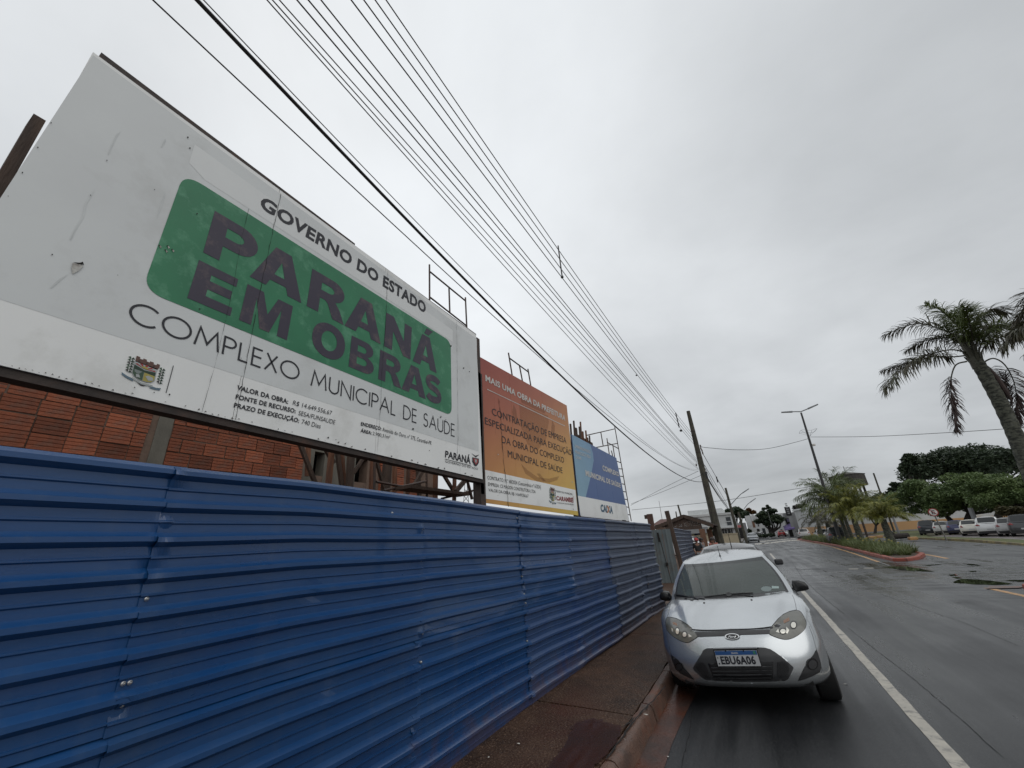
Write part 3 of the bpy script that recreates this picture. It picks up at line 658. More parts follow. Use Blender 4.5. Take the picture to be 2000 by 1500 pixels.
# heavy grotesque capitals as outlines
def ell(cx_, cy_, rx, ry, n=30, e=1.0):
    out_ = []
    for i in range(n):
        a = math.tau * i / n; c, s_ = math.cos(a), math.sin(a)
        out_.append((cx_ + rx * math.copysign(abs(c) ** e, c), cy_ + ry * math.copysign(abs(s_) ** e, s_)))
    return out_
def bowl(x0, xr, y0, y1, n=12):
    """right-hand round end of a bowl, from (x0,y1) to (x0,y0)"""
    return arc(x0, (y0 + y1) / 2, xr - x0, (y1 - y0) / 2, 90, -90, n)
HV = {'P': ([[(0, 0), (0, 1)] + bowl(.58, 1.0, .34, 1) + [(.31, .34), (.31, 0)], [(.31, .56)] + bowl(.52, .69, .56, .78)[::-1] + [(.31, .78)]]),
      'A': ([[(0, 0), (.34, 1), (.66, 1), (1, 0), (.71, 0), (.655, .17), (.345, .17), (.29, 0)], [(.40, .345), (.60, .345), (.5, .70)]]),
      'R': ([[(0, 0), (0, 1)] + bowl(.58, .93, .44, 1)[:-2] + [(.70, .455), (.84, .30), (1, 0), (.67, 0), (.50, .33), (.42, .385), (.29, .385), (.29, 0)], [(.29, .60)] + bowl(.50, .64, .60, .79)[::-1] + [(.29, .79)]]),
      'N': ([[(0, 0), (0, 1), (.29, 1), (.71, .44), (.71, 1), (1, 1), (1, 0), (.71, 0), (.29, .56), (.29, 0)]]),
      'E': ([[(0, 0), (0, 1), (.97, 1), (.97, .78), (.35, .78), (.35, .62), (.90, .62), (.90, .40), (.35, .40), (.35, .22), (1, .22), (1, 0)]]),
      'M': ([[(0, 0), (0, 1), (.34, 1), (.5, .45), (.66, 1), (1, 1), (1, 0), (.77, 0), (.77, .74), (.60, 0), (.40, 0), (.23, .74), (.23, 0)]]),
      'O': ([ell(.5, .5, .5, .52, 36, .92), ell(.5, .5, .235, .30, 30)]),
      'B': ([[(0, 0), (0, 1)] + bowl(.60, .93, .52, 1) [:-1]+ [(.74, .515)] + bowl(.62, 1.0, 0, .52)[2:] , [(.28, .60)] + bowl(.50, .64, .60, .80)[::-1] + [(.28, .80)], [(.28, .20)] + bowl(.52, .69, .20, .42)[::-1] + [(.28, .42)]]),
      'S': None, 'Á': None}
HV['Á'] = HV['A']
def heavy(pr, ch, x_px, mapf, layer_m, y0, y1):
    """glyph between plane positions u0..u1 of the text line"""
    u0, u1 = x_px; tr = lambda p: mapf(u0 + (u1 - u0) * p[0], p[1]); obs = []
    if ch == 'S':
        sp = arc(.50, .73, .36, .17, 20, 180, 12) + arc(.50, .73, .36, .20, 180, 265, 6)[1:] + arc(.50, .285, .37, .225, 85, 0, 8) + arc(.50, .27, .37, .16, 0, -162, 14)[1:]
        L_, R_ = ribbon(sp, .245); loops = [[tr(p) for p in L_ + R_[::-1]]]
        b = MB(); vs = [tr(p) for a, c in zip(L_, R_) for p in (a, c)]; b.mesh(vs, [(2 * k, 2 * k + 1, 2 * k + 3, 2 * k + 2) for k in range(len(L_) - 1)])
        o = b.build('letter', layer_m, pr.root); _face(o, pr.vp.n); return
    pr.loops([[tr(p) for p in lp] for lp in HV[ch]], layer_m, 'letter')
    if ch == 'Á': pr.loops([[tr(p) for p in ((.42, 1.06), (.52, 1.27), (.80, 1.27), (.60, 1.06))]], layer_m, 'accent')
def crest(pr, quad, layer, tintm=None):
    """municipal coat of arms: walled crown, shield with sunrise and fields, two plants, ribbon"""
    f = pr.quadmap(quad, layer); g = pr.quadmap(quad, layer + 1); h = pr.quadmap(quad, layer + 2)
    def P_(fn, pts, m): pr.loops([[fn(*p) for p in pts]], m, 'crest')
    c = lambda n, col: tintm or mat(n, col, .6)
    brown, green, dgreen, yel, red, wht, blu, gry, blk = c('crest_brown', (.13, .065, .05)), c('crest_green', (.05, .10, .06)), c('crest_dark_green', (.02, .05, .03)), c('crest_yellow', (.42, .36, .09)), c('crest_red', (.36, .05, .05)), c('crest_white', (.42, .45, .45)), c('crest_blue', (.13, .20, .26)), c('crest_grey', (.22, .26, .25)), c('crest_black', (.04, .04, .04))
    P_(f, [(.24, .78), (.24, 1.0), (.33, 1.0), (.33, .94), (.41, .94), (.41, .99), (.50, .99), (.50, .93), (.58, .93), (.58, .98), (.68, .98), (.68, .92), (.76, .92), (.76, .98), (.84, .98), (.84, .88), (.80, .76)], brown)
    for x in (.33, .52, .70): P_(g, ell(x, .85, .022, .028, 8), blk)
    P_(f, [(.22, .80), (.80, .80), (.80, .35), (.74, .24), (.60, .18), (.42, .18), (.28, .24), (.22, .35)], wht)
    for k in range(5):
        a = R(12 + 156 * k / 5); a2 = R(12 + 156 * (k + .5) / 5); P_(g, [(.5, .62), (.5 + .28 * math.cos(a), .62 + .17 * math.sin(a)), (.5 + .28 * math.cos(a2), .62 + .17 * math.sin(a2))], red)
    P_(h, arc(.5, .64, .09, .075, 0, 180, 10), yel)
    P_(g, [(.24, .66), (.5, .58), (.78, .64), (.78, .50), (.24, .50)], dgreen)
    P_(g, [(.24, .50), (.50, .50), (.50, .20), (.42, .20), (.30, .25), (.24, .35)], green); P_(h, [(.26, .50), (.46, .50), (.38, .36), (.28, .40)], gry); P_(h, [(.32, .34), (.40, .36), (.44, .26), (.34, .24)], wht)
    P_(g, [(.51, .50), (.78, .50), (.78, .35), (.72, .25), (.60, .20), (.51, .20)], yel); P_(h, [(.55, .38), (.62, .44), (.74, .42), (.76, .32), (.64, .26)], wht)
    for sgn, x in ((-1, .14), (1, .92)):
        for k in range(6):
            y = .30 + k * .10; P_(g if k % 2 else f, [(x, y), (x + .09, y + .04), (x + .03, y + .10)], dgreen); P_(f if k % 2 else g, [(x, y), (x - .08, y + .06), (x - .02, y + .11)], green if k % 3 else blk)
    P_(f, [(0, .22), (.14, .16), (.30, .14), (.30, .05), (.16, .07), (.02, .13)], blu); P_(f, [(1.0, .18), (.88, .13), (.72, .12), (.72, .03), (.86, .05), (.97, .08)], blu)
    P_(g, [(.26, .19), (.50, .12), (.78, .17), (.77, .10), (.50, .05), (.27, .12)], wht); P_(f, [(.40, .06), (.52, .0), (.62, .05), (.50, .09)], blk)
# ------------------------------------------------------------------ billboards
M_bw = mat('billboard_white_sheet', (0.83, 0.84, 0.83), 0.42, col2=(0.78, 0.79, 0.78), scale=1.4, dirt=(0.52, 0.52, 0.49), dirt_amt=0.4, dscale=2.2, speck=((0.12, 0.11, 0.10), 9, 0.755), bump=0.05, bscale=6)
M_bw2 = mat('vinyl_light_patch', (0.715, 0.735, 0.73), 0.4, col2=(0.685, 0.70, 0.70), scale=3)
M_bg = mat('vinyl_grey_area', (0.66, 0.685, 0.685), 0.42, col2=(0.62, 0.64, 0.645), scale=1.3, dirt=(0.50, 0.51, 0.50), dirt_amt=0.45, dscale=2.5, speck=((0.10, 0.09, 0.09), 9, 0.755))
M_green = mat('green_vinyl', (0.028, 0.205, 0.095), 0.42, col2=(0.022, 0.17, 0.08), scale=2, dirt=(0.13, 0.36, 0.22), dirt_amt=0.55, dscale=5.5)
M_let = mat('dark_purple_lettering', (0.035, 0.028, 0.05), 0.45, col2=(0.04, 0.033, 0.055), scale=3, dirt=(0.115, 0.085, 0.09), dirt_amt=0.75, dscale=6.5)
M_ink = mat('near_black_print', (0.016, 0.017, 0.024), 0.5)
M_steel = mat('rusty_dark_steel', (0.055, 0.040, 0.034), 0.75, col2=(0.03, 0.024, 0.022), scale=6, bump=.4, dirt=(.11, .05, .03), dirt_amt=.5, dscale=5)
M_pipe = mat('scaffold_steel', (0.07, 0.06, 0.058), 0.6, 0.3, col2=(0.10, 0.06, 0.045), scale=9)
bb1 = thing('billboard', 'large white government works billboard with a green panel and giant dark lettering', 'billboard')
V1 = VPlane((-2.66, 0), (-2.66, 5)); p1_ = Print(V1, bb1)
def board_panels(vp, root, top, bot, cuts, m, th=.012, name='board_panel', warp=.0):
    """top/bot: pixel line ends; cuts: list of (u) along the board"""
    T0, T1, B0, B1 = vp.at(*top[0]), vp.at(*top[1]), vp.at(*bot[0]), vp.at(*bot[1])
    for a, c in zip(cuts, cuts[1:]):
        b = MB(); q = [B0.lerp(B1, a + .0006), B0.lerp(B1, c - .0006), T0.lerp(T1, c - .0006), T0.lerp(T1, a + .0006)]
        k = [p - vp.n * th for p in q]
        b.mesh(q + k, [(0, 1, 2, 3), (7, 6, 5, 4), (0, 4, 5, 1), (1, 5, 6, 2), (2, 6, 7, 3), (3, 7, 4, 0)]); b.build(name, m, root, flip='out')
TL1, TR1 = (181, 101), (930, 654); BR1 = (943, 936)
BL1w = V1.at(0, 713) + (V1.at(0, 713) - V1.at(943, 936)) * (0.19 / 3.8)
TLw = V1.at(*TL1); BLw = Vector((-2.66, TLw.y - .005, V1.at(0, 713).z + (V1.at(0, 713).z - V1.at(943, 936).z) * .05))
TRw, BRw = V1.at(*TR1), V1.at(*BR1)
cut_y = [V1.at(540, 400).y, V1.at(752, 545).y, V1.at(892, 700).y]
cuts = [0] + [(y - TLw.y) / (TRw.y - TLw.y) for y in cut_y] + [1]
for a, c in zip(cuts, cuts[1:]):
    b = MB(); q = [BLw.lerp(BRw, a + .0005), BLw.lerp(BRw, c - .0005), TLw.lerp(TRw, c - .0005), TLw.lerp(TRw, a + .0005)]; k = [p - Vector((.012, 0, 0)) for p in q]
    b.mesh(q + k, [(0, 1, 2, 3), (7, 6, 5, 4), (0, 4, 5, 1), (1, 5, 6, 2), (2, 6, 7, 3), (3, 7, 4, 0)]); b.build('board_panel', M_bw, bb1, flip='out')
P1 = p1_.poly
P1([(-30, 575), (935, 882), (931, 662), (700, 492), (182, 108), (-60, 480)], 1, M_bg, 'vinyl_patch')
P1([(380, 282), (884, 645), (884, 668), (660, 520), (400, 352), (369, 318)], 2, M_bw2, 'vinyl_patch')
# rounded green panel
cs = [V1.at(359, 338, .0027), V1.at(880, 667, .0027), V1.at(882, 812, .0027), V1.at(277, 566, .0027)]
rp = []
for i in range(4):
    p, a, c = cs[i], cs[i - 1], cs[(i + 1) % 4]; r_ = .11; d1_, d2_ = (a - p).normalized() * r_, (c - p).normalized() * r_
    for k in range(9):
        t = k / 8; rp.append((p + d1_).lerp(p, t).lerp(p.lerp(p + d2_, t), t))
p1_.loops([rp], M_green, 'green_panel')
f = p1_.quadmap([(419, 412), (853, 669), (852, 729), (396, 493)], 5)
w0, w1 = V1.at(396, 493, .0045), V1.at(852, 729, .0045)
def uu(px, py, w0=w0, w1=w1): return (V1.at(px, py, .0045).y - w0.y) / (w1.y - w0.y)
for ch, a, c in (('P', (396, 493), (503, 490)), ('A', (487, 540), (588, 592)), ('R', (598, 598), (671, 634)), ('A', (672, 636), (743, 673)), ('N', (749, 677), (801, 703)), ('Á', (805.5, 705), (852.5, 728))):
    heavy(p1_, ch, (uu(*a), uu(*c)), f, M_let, 0, 1)
f = p1_.quadmap([(388, 508), (862, 742), (862, 793), (365, 582)], 5); w0, w1 = V1.at(365, 582, .0045), V1.at(862, 793, .0045)
for ch, a, c in (('E', (365, 582), (463, 560)), ('M', (466, 625), (560, 663)), ('O', (608, 660), (672, 690)), ('B', (680, 716), (730, 715)), ('R', (738, 740), (783, 759)), ('A', (783.5, 759), (831, 778)), ('S', (830, 766), (862, 775))):
    heavy(p1_, ch, ((V1.at(*a, .0045).y - w0.y) / (w1.y - w0.y), (V1.at(*c, .0045).y - w0.y) / (w1.y - w0.y)), f, M_let, 0, 1)
T1 = p1_.text
T1('GOVERNO DO ESTADO', [(514, 382), (831.5, 592), (831, 613), (505, 404)], 4, M_ink, .035)
p1_.strokes('COMPLEXO MUNICIPAL DE SAÚDE', [(257, 585), (888, 829), (888, 854), (247, 627)], 4, M_ink, .088)
for st, q, bd in (('VALOR DA OBRA:', [(463.5, 752), (563, 780), (562, 789), (461.5, 761)], .03), ('R$ 14.649.556,67', [(573, 782), (648.5, 803), (647, 811), (571, 790.5)], 0),
                  ('FONTE DE RECURSO:', [(461, 770), (578, 799), (576.5, 807.5), (459, 779)], .03), ('SESA/FUNSAUDE', [(584, 802), (655, 821), (653, 829), (582, 810.5)], 0),
                  ('PRAZO DE EXECUÇÃO:', [(457.5, 786.5), (585, 817.5), (583, 826), (455.5, 795.5)], .03), ('740 Dias', [(590, 819), (627, 828.5), (625, 837), (588, 827.5)], 0),
                  ('ENDEREÇO:', [(705, 824), (745, 834), (744, 841), (704, 831)], .03), ('Avenida do Ouro, nº 375, Carambeí-PR', [(747, 834.5), (843, 862), (842, 869), (746, 842)], 0),
                  ('ÁREA:', [(704.5, 837.5), (726, 842.5), (725, 849), (703.5, 844)], .03), ('2.900,31m²', [(728, 843), (762, 851), (761, 857.5), (727, 849.5)], 0),
                  ('PARANÁ', [(869.5, 880), (919, 892), (919, 907), (868.5, 893)], .03), ('GOVERNO DO ESTADO', [(869, 899), (933, 914), (933, 918), (869, 903)], .0)):
    T1(st, q, 4, M_ink, bd)
P1([(868.5, 896), (919, 909), (919, 910), (868.5, 897)], 4, M_ink, 'rule')
P1([(337.5, 714), (339, 714.5), (324.5, 768), (323, 767.5)], 4, M_ink, 'rule')
crest(p1_, [(247, 688), (324, 716), (312, 768), (234, 738)], 4)
# state shield with a bird above
P1([(922, 893), (935, 896), (935, 904), (930, 911), (926, 909.5), (922, 902)], 4, M_ink, 'crest'); P1([(924, 895), (933, 897.5), (933, 903), (929, 908), (924.5, 901)], 5, mat('crest_red', (.36, .05, .05), .6), 'crest')
P1([(926.5, 897), (931, 898.5), (929.5, 905), (927, 902)], 6, mat('crest_white', (.42, .45, .45), .6), 'crest'); P1([(920, 885), (928, 890), (936, 888), (929, 893.5)], 4, M_ink, 'crest')
def bcrack(pr, pts, w, layer=7, m=None, seed=1):
    rs = random.Random(seed); off = .0009 * layer; P = [pr.vp.at(x, y, off) for x, y in pts]; rows = []
    Q = []
    for a, c in zip(P, P[1:]):
        n = max(2, int((c - a).length / .04))
        for i in range(n): Q.append(a.lerp(c, i / n) + pr.vp.t * rs.uniform(-1, 1) * w * .6)
    Q.append(P[-1])
    for q in Q:
        h = w * rs.uniform(.2, 1.0) * .5; rows.append([q - pr.vp.t * h, q + pr.vp.t * h])
    b = MB(); b.grid(rows); o = b.build('split_seam', m or M_crack, pr.root); _face(o, pr.vp.n)
bcrack(p1_, [(548, 379), (533, 448), (509, 560), (490, 660), (478, 720), (459, 820)], .004)
bcrack(p1_, [(757, 529), (752, 640), (744, 740), (743, 790), (736, 884)], .0035, seed=3)
bcrack(p1_, [(891, 629), (893, 760), (894, 852), (892, 905)], .004, seed=4)
bcrack(p1_, [(485, 408), (470, 470), (455, 560), (425, 690), (393, 806)], .0022, seed=5)
# torn vinyl, holes, stains
M_tear = mat('torn_vinyl', (0.55, 0.55, 0.52), .8, col2=(.25, .22, .2), scale=30)
P1([(141, 514), (163, 520), (152, 530), (141, 536), (139, 524)], 7, M_tear, 'tear'); P1([(141, 513), (155, 514), (161, 512), (163, 518), (152, 517)], 8, M_crack, 'tear')
for q in ((310, 482), (326, 483), (322, 491), (335, 490)): P1([(q[0], q[1] - 3), (q[0] + 5, q[1] + 1), (q[0] + 2, q[1] + 3.5)], 7, M_tear, 'tear'); P1([(q[0] - 2, q[1] - 3), (q[0] + 2, q[1] - 3), (q[0], q[1])], 8, M_crack, 'tear')
rs = random.Random(12)
for q in ((99, 241), (73, 289), (43, 338), (301, 371), (229, 538), (208, 314), (176, 382), (366, 269), (370, 290), (101, 498), (384, 418), (389, 604), (15, 384), (905, 719), (916, 726), (806, 838), (870, 820), (640, 855), (655, 859), (880, 676), (300, 800 - 33), (262, 757), (330, 771), (470, 700), (838, 880)):
    r_ = rs.uniform(.8, 2.0); P1([(q[0] + r_ * math.cos(a), q[1] + r_ * math.sin(a)) for a in (0, 1.1, 2.2, 3.3, 4.4, 5.4)], 7, M_crack, 'nail_hole')
for x in range(8, 930, 13):      # chipped lower edge
    y = 713 + .2365 * x - rs.uniform(1, 5)
    if rs.random() < .55: P1([(x, y), (x + rs.uniform(1, 5), y + rs.uniform(-3, 0)), (x + rs.uniform(2, 6), y + rs.uniform(.5, 2))], 7, M_steel, 'chip')
M_stain = mat('grey_run_stain', (0.64, 0.665, 0.665), .6)
for pts in ([(236, 257), (226, 264), (221, 276), (210, 302), (212, 303), (224, 276), (229, 266)], [(186, 370), (176, 382), (165, 400), (160, 425), (147, 445), (136, 468), (138, 470), (150, 446), (163, 425), (168, 400), (178, 384)], [(322, 377), (314, 400), (305, 427), (304, 430), (316, 402), (323, 378)], [(134, 535), (115, 545), (98, 562), (100, 564), (118, 548)], [(322, 271), (314, 287), (316, 288), (324, 275)]):
    P1(pts, 3, M_stain, 'stain')
# frame of billboard 1: top angle, bottom beam, posts
b = MB(); a, c = V1.at(179, 97), V1.at(695, 482); b.bar(a + Vector((-.045, .035, .012)), c + Vector((-.045, 0, .010)), .055, .075); b.build('frame_beam', M_steel, bb1)
b = MB(); a, c = V1.at(695, 479), V1.at(931, 652); b.bar(a + Vector((-.035, .002, -.008)), c + Vector((-.035, .01, -.008)), .04, .03); b.build('frame_beam', M_steel, bb1)
b = MB(); b.bar(BLw + Vector((-.055, -.05, -.015)), BRw + Vector((-.055, .04, -.015)), .085, .055); b.build('frame_beam', M_steel, bb1)
for y in (BRw.y + .05,):
    b = MB(); b.box(-2.80, -2.69, y - .055, y + .055, 0.0, (TRw.z - .15 if y < 4 else 3.9)); b.build('frame_post', M_steel, bb1)
q0, q1 = at_x(58, 233, -2.8), at_x(82, 247, -2.8)
b = MB(); b.box(-2.86, -2.74, q0.y - .0, q1.y - .0, 0.0, q1.z); b.build('frame_post', M_wood, bb1)
print('left post', q0, q1)
bR = MB(); bR.box(-2.71, -2.69, BRw.y + .0, BRw.y + .07, 2.3, TRw.z); bR.build('frame_beam', M_steel, bb1)

# orange billboard
def gradient_mat(name, stops, root_name, axis_dir, lo, hi):
    m = bpy.data.materials.new(name); m.use_nodes = True; t = m.node_tree; b = t.nodes['Principled BSDF']; l = t.links.new
    tcn = t.nodes.new('ShaderNodeTexCoord'); vd = t.nodes.new('ShaderNodeVectorMath'); vd.operation = 'DOT_PRODUCT'; l(tcn.outputs['Object'], vd.inputs[0]); vd.inputs[1].default_value = axis_dir
    mr = t.nodes.new('ShaderNodeMapRange'); mr.inputs[1].default_value = lo; mr.inputs[2].default_value = hi; l(vd.outputs['Value'], mr.inputs[0])
    nz = t.nodes.new('ShaderNodeTexNoise'); nz.inputs['Scale'].default_value = 3; nz.inputs['Detail'].default_value = 6; l(tcn.outputs['Object'], nz.inputs[0])
    cr = t.nodes.new('ShaderNodeValToRGB'); e = cr.color_ramp.elements; e[0].position = stops[0][0]; e[0].color = (*stops[0][1], 1); e[1].position = stops[-1][0]; e[1].color = (*stops[-1][1], 1)
    for p, c in stops[1:-1]: x = e.new(p); x.color = (*c, 1)
    l(mr.outputs[0], cr.inputs[0]); mx = t.nodes.new('ShaderNodeMix'); mx.data_type = 'RGBA'; mx.blend_type = 'MULTIPLY'; mx.inputs[0].default_value = .22
    l(cr.outputs[0], mx.inputs[6]); l(nz.outputs['Fac'], mx.inputs[7]); l(mx.outputs[2], b.inputs['Base Color']); b.inputs['Roughness'].default_value = .45
    MATS[name] = m; return m
bb2 = thing('billboard', 'orange and yellow council billboard with dark text, between the white one and the blue one', 'billboard')
V2 = VPlane((-2.74, 4.25), (-2.56, 7.1)); p2_ = Print(V2, bb2); P2, T2 = p2_.poly, p2_.text
a_, c_ = V2.at(932, 694), V2.at(1129, 1007)
dd = Vector((0, 0.42, -0.9)); g0 = V2.at(932, 694).dot(dd); g1 = V2.at(1128, 1000).dot(dd)
M_or = gradient_mat('orange_gradient_vinyl', [(0, (.33, .065, .05)), (.28, (.43, .13, .07)), (.5, (.56, .25, .09)), (.75, (.68, .40, .10)), (1, (.74, .54, .11))], '', dd, g0, g1)
c5 = lambda x, y: (930 + x / 4.548, 680 + y / 4.548)
cut2 = [0, .28, .64, 1]
board_panels(V2, bb2, [(932, 694), (1107, 792)], [(947.5, 982), (1129.5, 1007)], cut2, M_or)
P2([(944.5, 917), (1123.8, 957), (1128, 998.5), (948, 974)], 1, M_bw, 'white_band')
M_wl = mat('white_print', (.62, .60, .57), .5)
T2('MAIS UMA OBRA DA PREFEITURA', [(947.6, 732), (1103.7, 812), (1103.7, 822), (948, 744)], 4, M_wl, .03)
P2([(951, 759.7), (1103, 831.5), (1103, 832.8), (951, 761)], 4, M_wl, 'rule')
for st, q, bd in (('CONTRATAÇÃO DE EMPRESA', [(960, 796.5), (1105.3, 855), (1106, 866.5), (961, 810)], 0), ('ESPECIALIZADA PARA EXECUÇÃO', [(946.5, 814.6), (1116, 879), (1116.5, 890), (947, 828)], 0),
                  ('DA OBRA DO COMPLEXO', [(979.5, 851), (1101, 893.5), (1101.5, 904.5), (980, 864.5)], 0), ('MUNICIPAL DE SAÚDE', [(991, 879), (1098, 913.5), (1098.5, 924.5), (992, 893)], 0),
                  ('CONTRATO: N.º 68/2024 (Concorrência nº 6/2024)', [(951.5, 929), (1056, 948), (1056, 955), (952, 936)], .0), ('EMPRESA: CS MAGON CONSTRUTORA LTDA', [(953, 942), (1045.5, 957.5), (1045.5, 963.6), (953, 948.7)], 0),
                  ('VALOR DA OBRA: R$ 14.649.556,67', [(953.7, 953.7), (1031.8, 966), (1031.8, 972), (954, 959.7)], 0), ('PREFEITURA MUNICIPAL', [(1085.7, 957.5), (1118, 963.8), (1118, 967.3), (1085.8, 961)], 0), ('AVANÇOS EM TODAS AS DIREÇÕES', [(1088, 980.5), (1120, 984.5), (1120, 987), (1088, 983)], .0)):
    T2(st, q, 4, M_ink, bd)
T2('CARAMBEÍ', [(1086, 968.5), (1120, 972.5), (1120.4, 982), (1086.6, 977)], 4, mat('dark_red_print', (.25, .03, .035), .5), .045)
crest(p2_, [(1071.5, 950), (1084.5, 953), (1086.5, 987), (1072, 983.5)], 4)
M_wm = mat('watermark_tint', (.28, .12, .05), .5, alpha=.28); 
P2([(1017, 905), (1030, 918), (1050, 932), (1072, 935), (1092, 930), (1088, 938), (1072, 943), (1048, 940), (1026, 925)], 2, M_wm, 'watermark'); P2([(1048, 925), (1054, 925), (1066, 940), (1060, 940)], 3, M_wm, 'watermark')
P2([(1014, 787), (1070, 812), (1072, 824), (1066, 860), (1050, 880), (1030, 868), (1016, 830)], 2, mat('watermark_tint_light', (.32, .15, .06), .5, alpha=.22), 'watermark')
P2([(1016, 775), (1066, 799), (1064, 808), (1018, 786)], 3, M_wm, 'watermark'); P2([(1003, 790), (1008, 800), (1012, 830), (1006, 828), (1000, 805)], 2, M_wm, 'watermark'); P2([(1078, 820), (1084, 832), (1082, 858), (1076, 846)], 2, M_wm, 'watermark')
bcrack(p2_, [(973, 778), (977, 805), (979, 840), (983, 900), (989, 950), (992.5, 990)], .012, seed=8); bcrack(p2_, [(965, 775), (967, 850)], .002, seed=9)
for x0_, x1_ in ((931, 694), (1108, 793)):
    p = V2.at(x0_, x1_); b = MB(); b.box(p.x - .10, p.x - .02, p.y - (0.0 if x0_ < 1000 else .06), p.y + (.06 if x0_ < 1000 else .02), 0, p.z - (.3 if x0_ < 1000 else .03)); b.build('frame_post', M_steel, bb2)
for tz in (.12, 1.0, 1.9):
    b = MB(); a = V2.at(940, 694); c = V2.at(1106, 792); b.bar((a.x - .045, a.y, a.z - tz), (c.x - .045, c.y, c.z - tz), .05, .05); b.build('frame_beam', M_steel, bb2)
for q in ((971, 886), (1116, 940), (1118, 993)): P2([(q[0], q[1]), (q[0] + 3, q[1] + 1.5), (q[0] + 1, q[1] + 3)], 5, M_tear, 'tear')

# blue billboard
bb3 = thing('billboard', 'blue billboard with white band below, furthest of the three over the fence', 'billboard')
V3 = VPlane((-2.60, 7.3), (-2.48, 10.3)); p3_ = Print(V3, bb3); P3, T3 = p3_.poly, p3_.text
M_b1 = mat('dark_blue_vinyl', (.065, .12, .29), .45, col2=(.075, .135, .31), scale=2); M_b2 = gradient_mat('light_blue_vinyl', [(0, (.27, .45, .56)), (1, (.17, .32, .50))], '', Vector((0, .6, .8)), V3.at(1120, 968).dot(Vector((0, .6, .8))), V3.at(1160, 870).dot(Vector((0, .6, .8))))
board_panels(V3, bb3, [(1116.3, 848), (1203.8, 894.4)], [(1133.6, 1007), (1229, 1017)], [0, .36, .7, 1], M_b1)
P3([(1116.6, 848.4), (1152.5, 867.5), (1158, 885), (1159.5, 900), (1155, 925), (1144, 971), (1128.7, 968)], 1, M_b2, 'light_panel')
P3([(1128.6, 968), (1222, 986.5), (1228.6, 1016.8), (1133.6, 1006.8)], 1, M_bw, 'white_band')
for st, q, bd in (('EMPREENDIMENTO', [(1122.9, 868.4), (1152.7, 880.6), (1152.7, 886), (1123, 874.5)], 0), ('FINANCIADO PELA', [(1123, 879), (1153, 890), (1153, 895.5), (1123.6, 885.4)], 0), ('CAIXA', [(1124, 889.5), (1135, 893), (1135, 898.5), (1124.3, 895.3)], 0),
                  ('COMPLEXO', [(1176, 908), (1208.3, 922.5), (1209, 931), (1177, 918.7)], .04), ('MUNICIPAL DE SAÚDE', [(1143, 917.8), (1211.5, 944), (1212, 953), (1144, 929.4)], .04)):
    T3(st, q, 4, M_wl, bd)
M_cx = mat('bank_blue_print', (.03, .10, .17), .5); M_cx2 = mat('bank_orange_print', (.55, .22, .10), .5)
T3('CAIXA', [(1172.6, 984.6), (1196, 989), (1197, 1003.6), (1173, 999.3)], 4, M_cx, .05)
P3([(1184.5, 988), (1187, 988.5), (1190.3, 994), (1188, 995.5)], 5, M_cx2, 'lettering'); P3([(1188, 995), (1190, 996), (1187.5, 1001.5), (1185, 1001)], 5, M_cx2, 'lettering')
for q in ((1116, 850), (1204.5, 896)):
    p = V3.at(*q); b = MB(); b.box(p.x - .10, p.x - .02, p.y - .01, p.y + .07, 0, p.z - .12); b.build('frame_post', M_steel, bb3)
b = MB(); a, c = V3.at(1133.6, 1008), V3.at(1229, 1018); b.bar((a.x - .02, a.y, a.z - .02), (c.x - .02, c.y, c.z - .02), .05, .04); b.build('frame_beam', M_steel, bb3)
# ------------------------------------------------------------------ unfinished brick building behind the billboards
M_brick = mat('hollow_clay_brick', (0.29, 0.085, 0.038), 0.85, col2=(0.19, 0.062, 0.034), scale=7, bump=.6, bscale=40, rnd=0.42, dirt=(.20, .12, .085), dirt_amt=.45, dscale=9)
M_mort = mat('mortar', (0.17, 0.115, 0.085), 0.9, col2=(0.13, 0.09, 0.07), scale=6, bump=.6, bscale=20)
M_conc = mat('raw_concrete', (0.155, 0.145, 0.12), 0.85, col2=(0.10, 0.095, 0.08), scale=3, stretch=(1, 1, .5), bump=.5, bscale=20)
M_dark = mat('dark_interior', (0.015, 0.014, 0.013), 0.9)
bx = -7.0
ub = thing('unfinished_building', 'unfinished red clay brick building with grey concrete column, showing under the white billboard', 'building', (0, 0, 0))
yc0, yc1 = at_x(313, 810, bx).y, at_x(343, 810, bx).y; yE = at_x(598, 885, bx).y; yEnd = at_x(858, 940, bx).y
def wallbox(name, y0, y1, z0, z1, m, x1=bx, th=.25): b = MB(); b.box(x1 - th, x1, y0, y1, z0, z1); return b.build(name, m, ub)
wallbox('wall', -4, yE, 0, 4.9, M_mort, bx - .012)
wallbox('column', yc0, yc1, 0, 4.9, M_conc, bx + .004, .3)
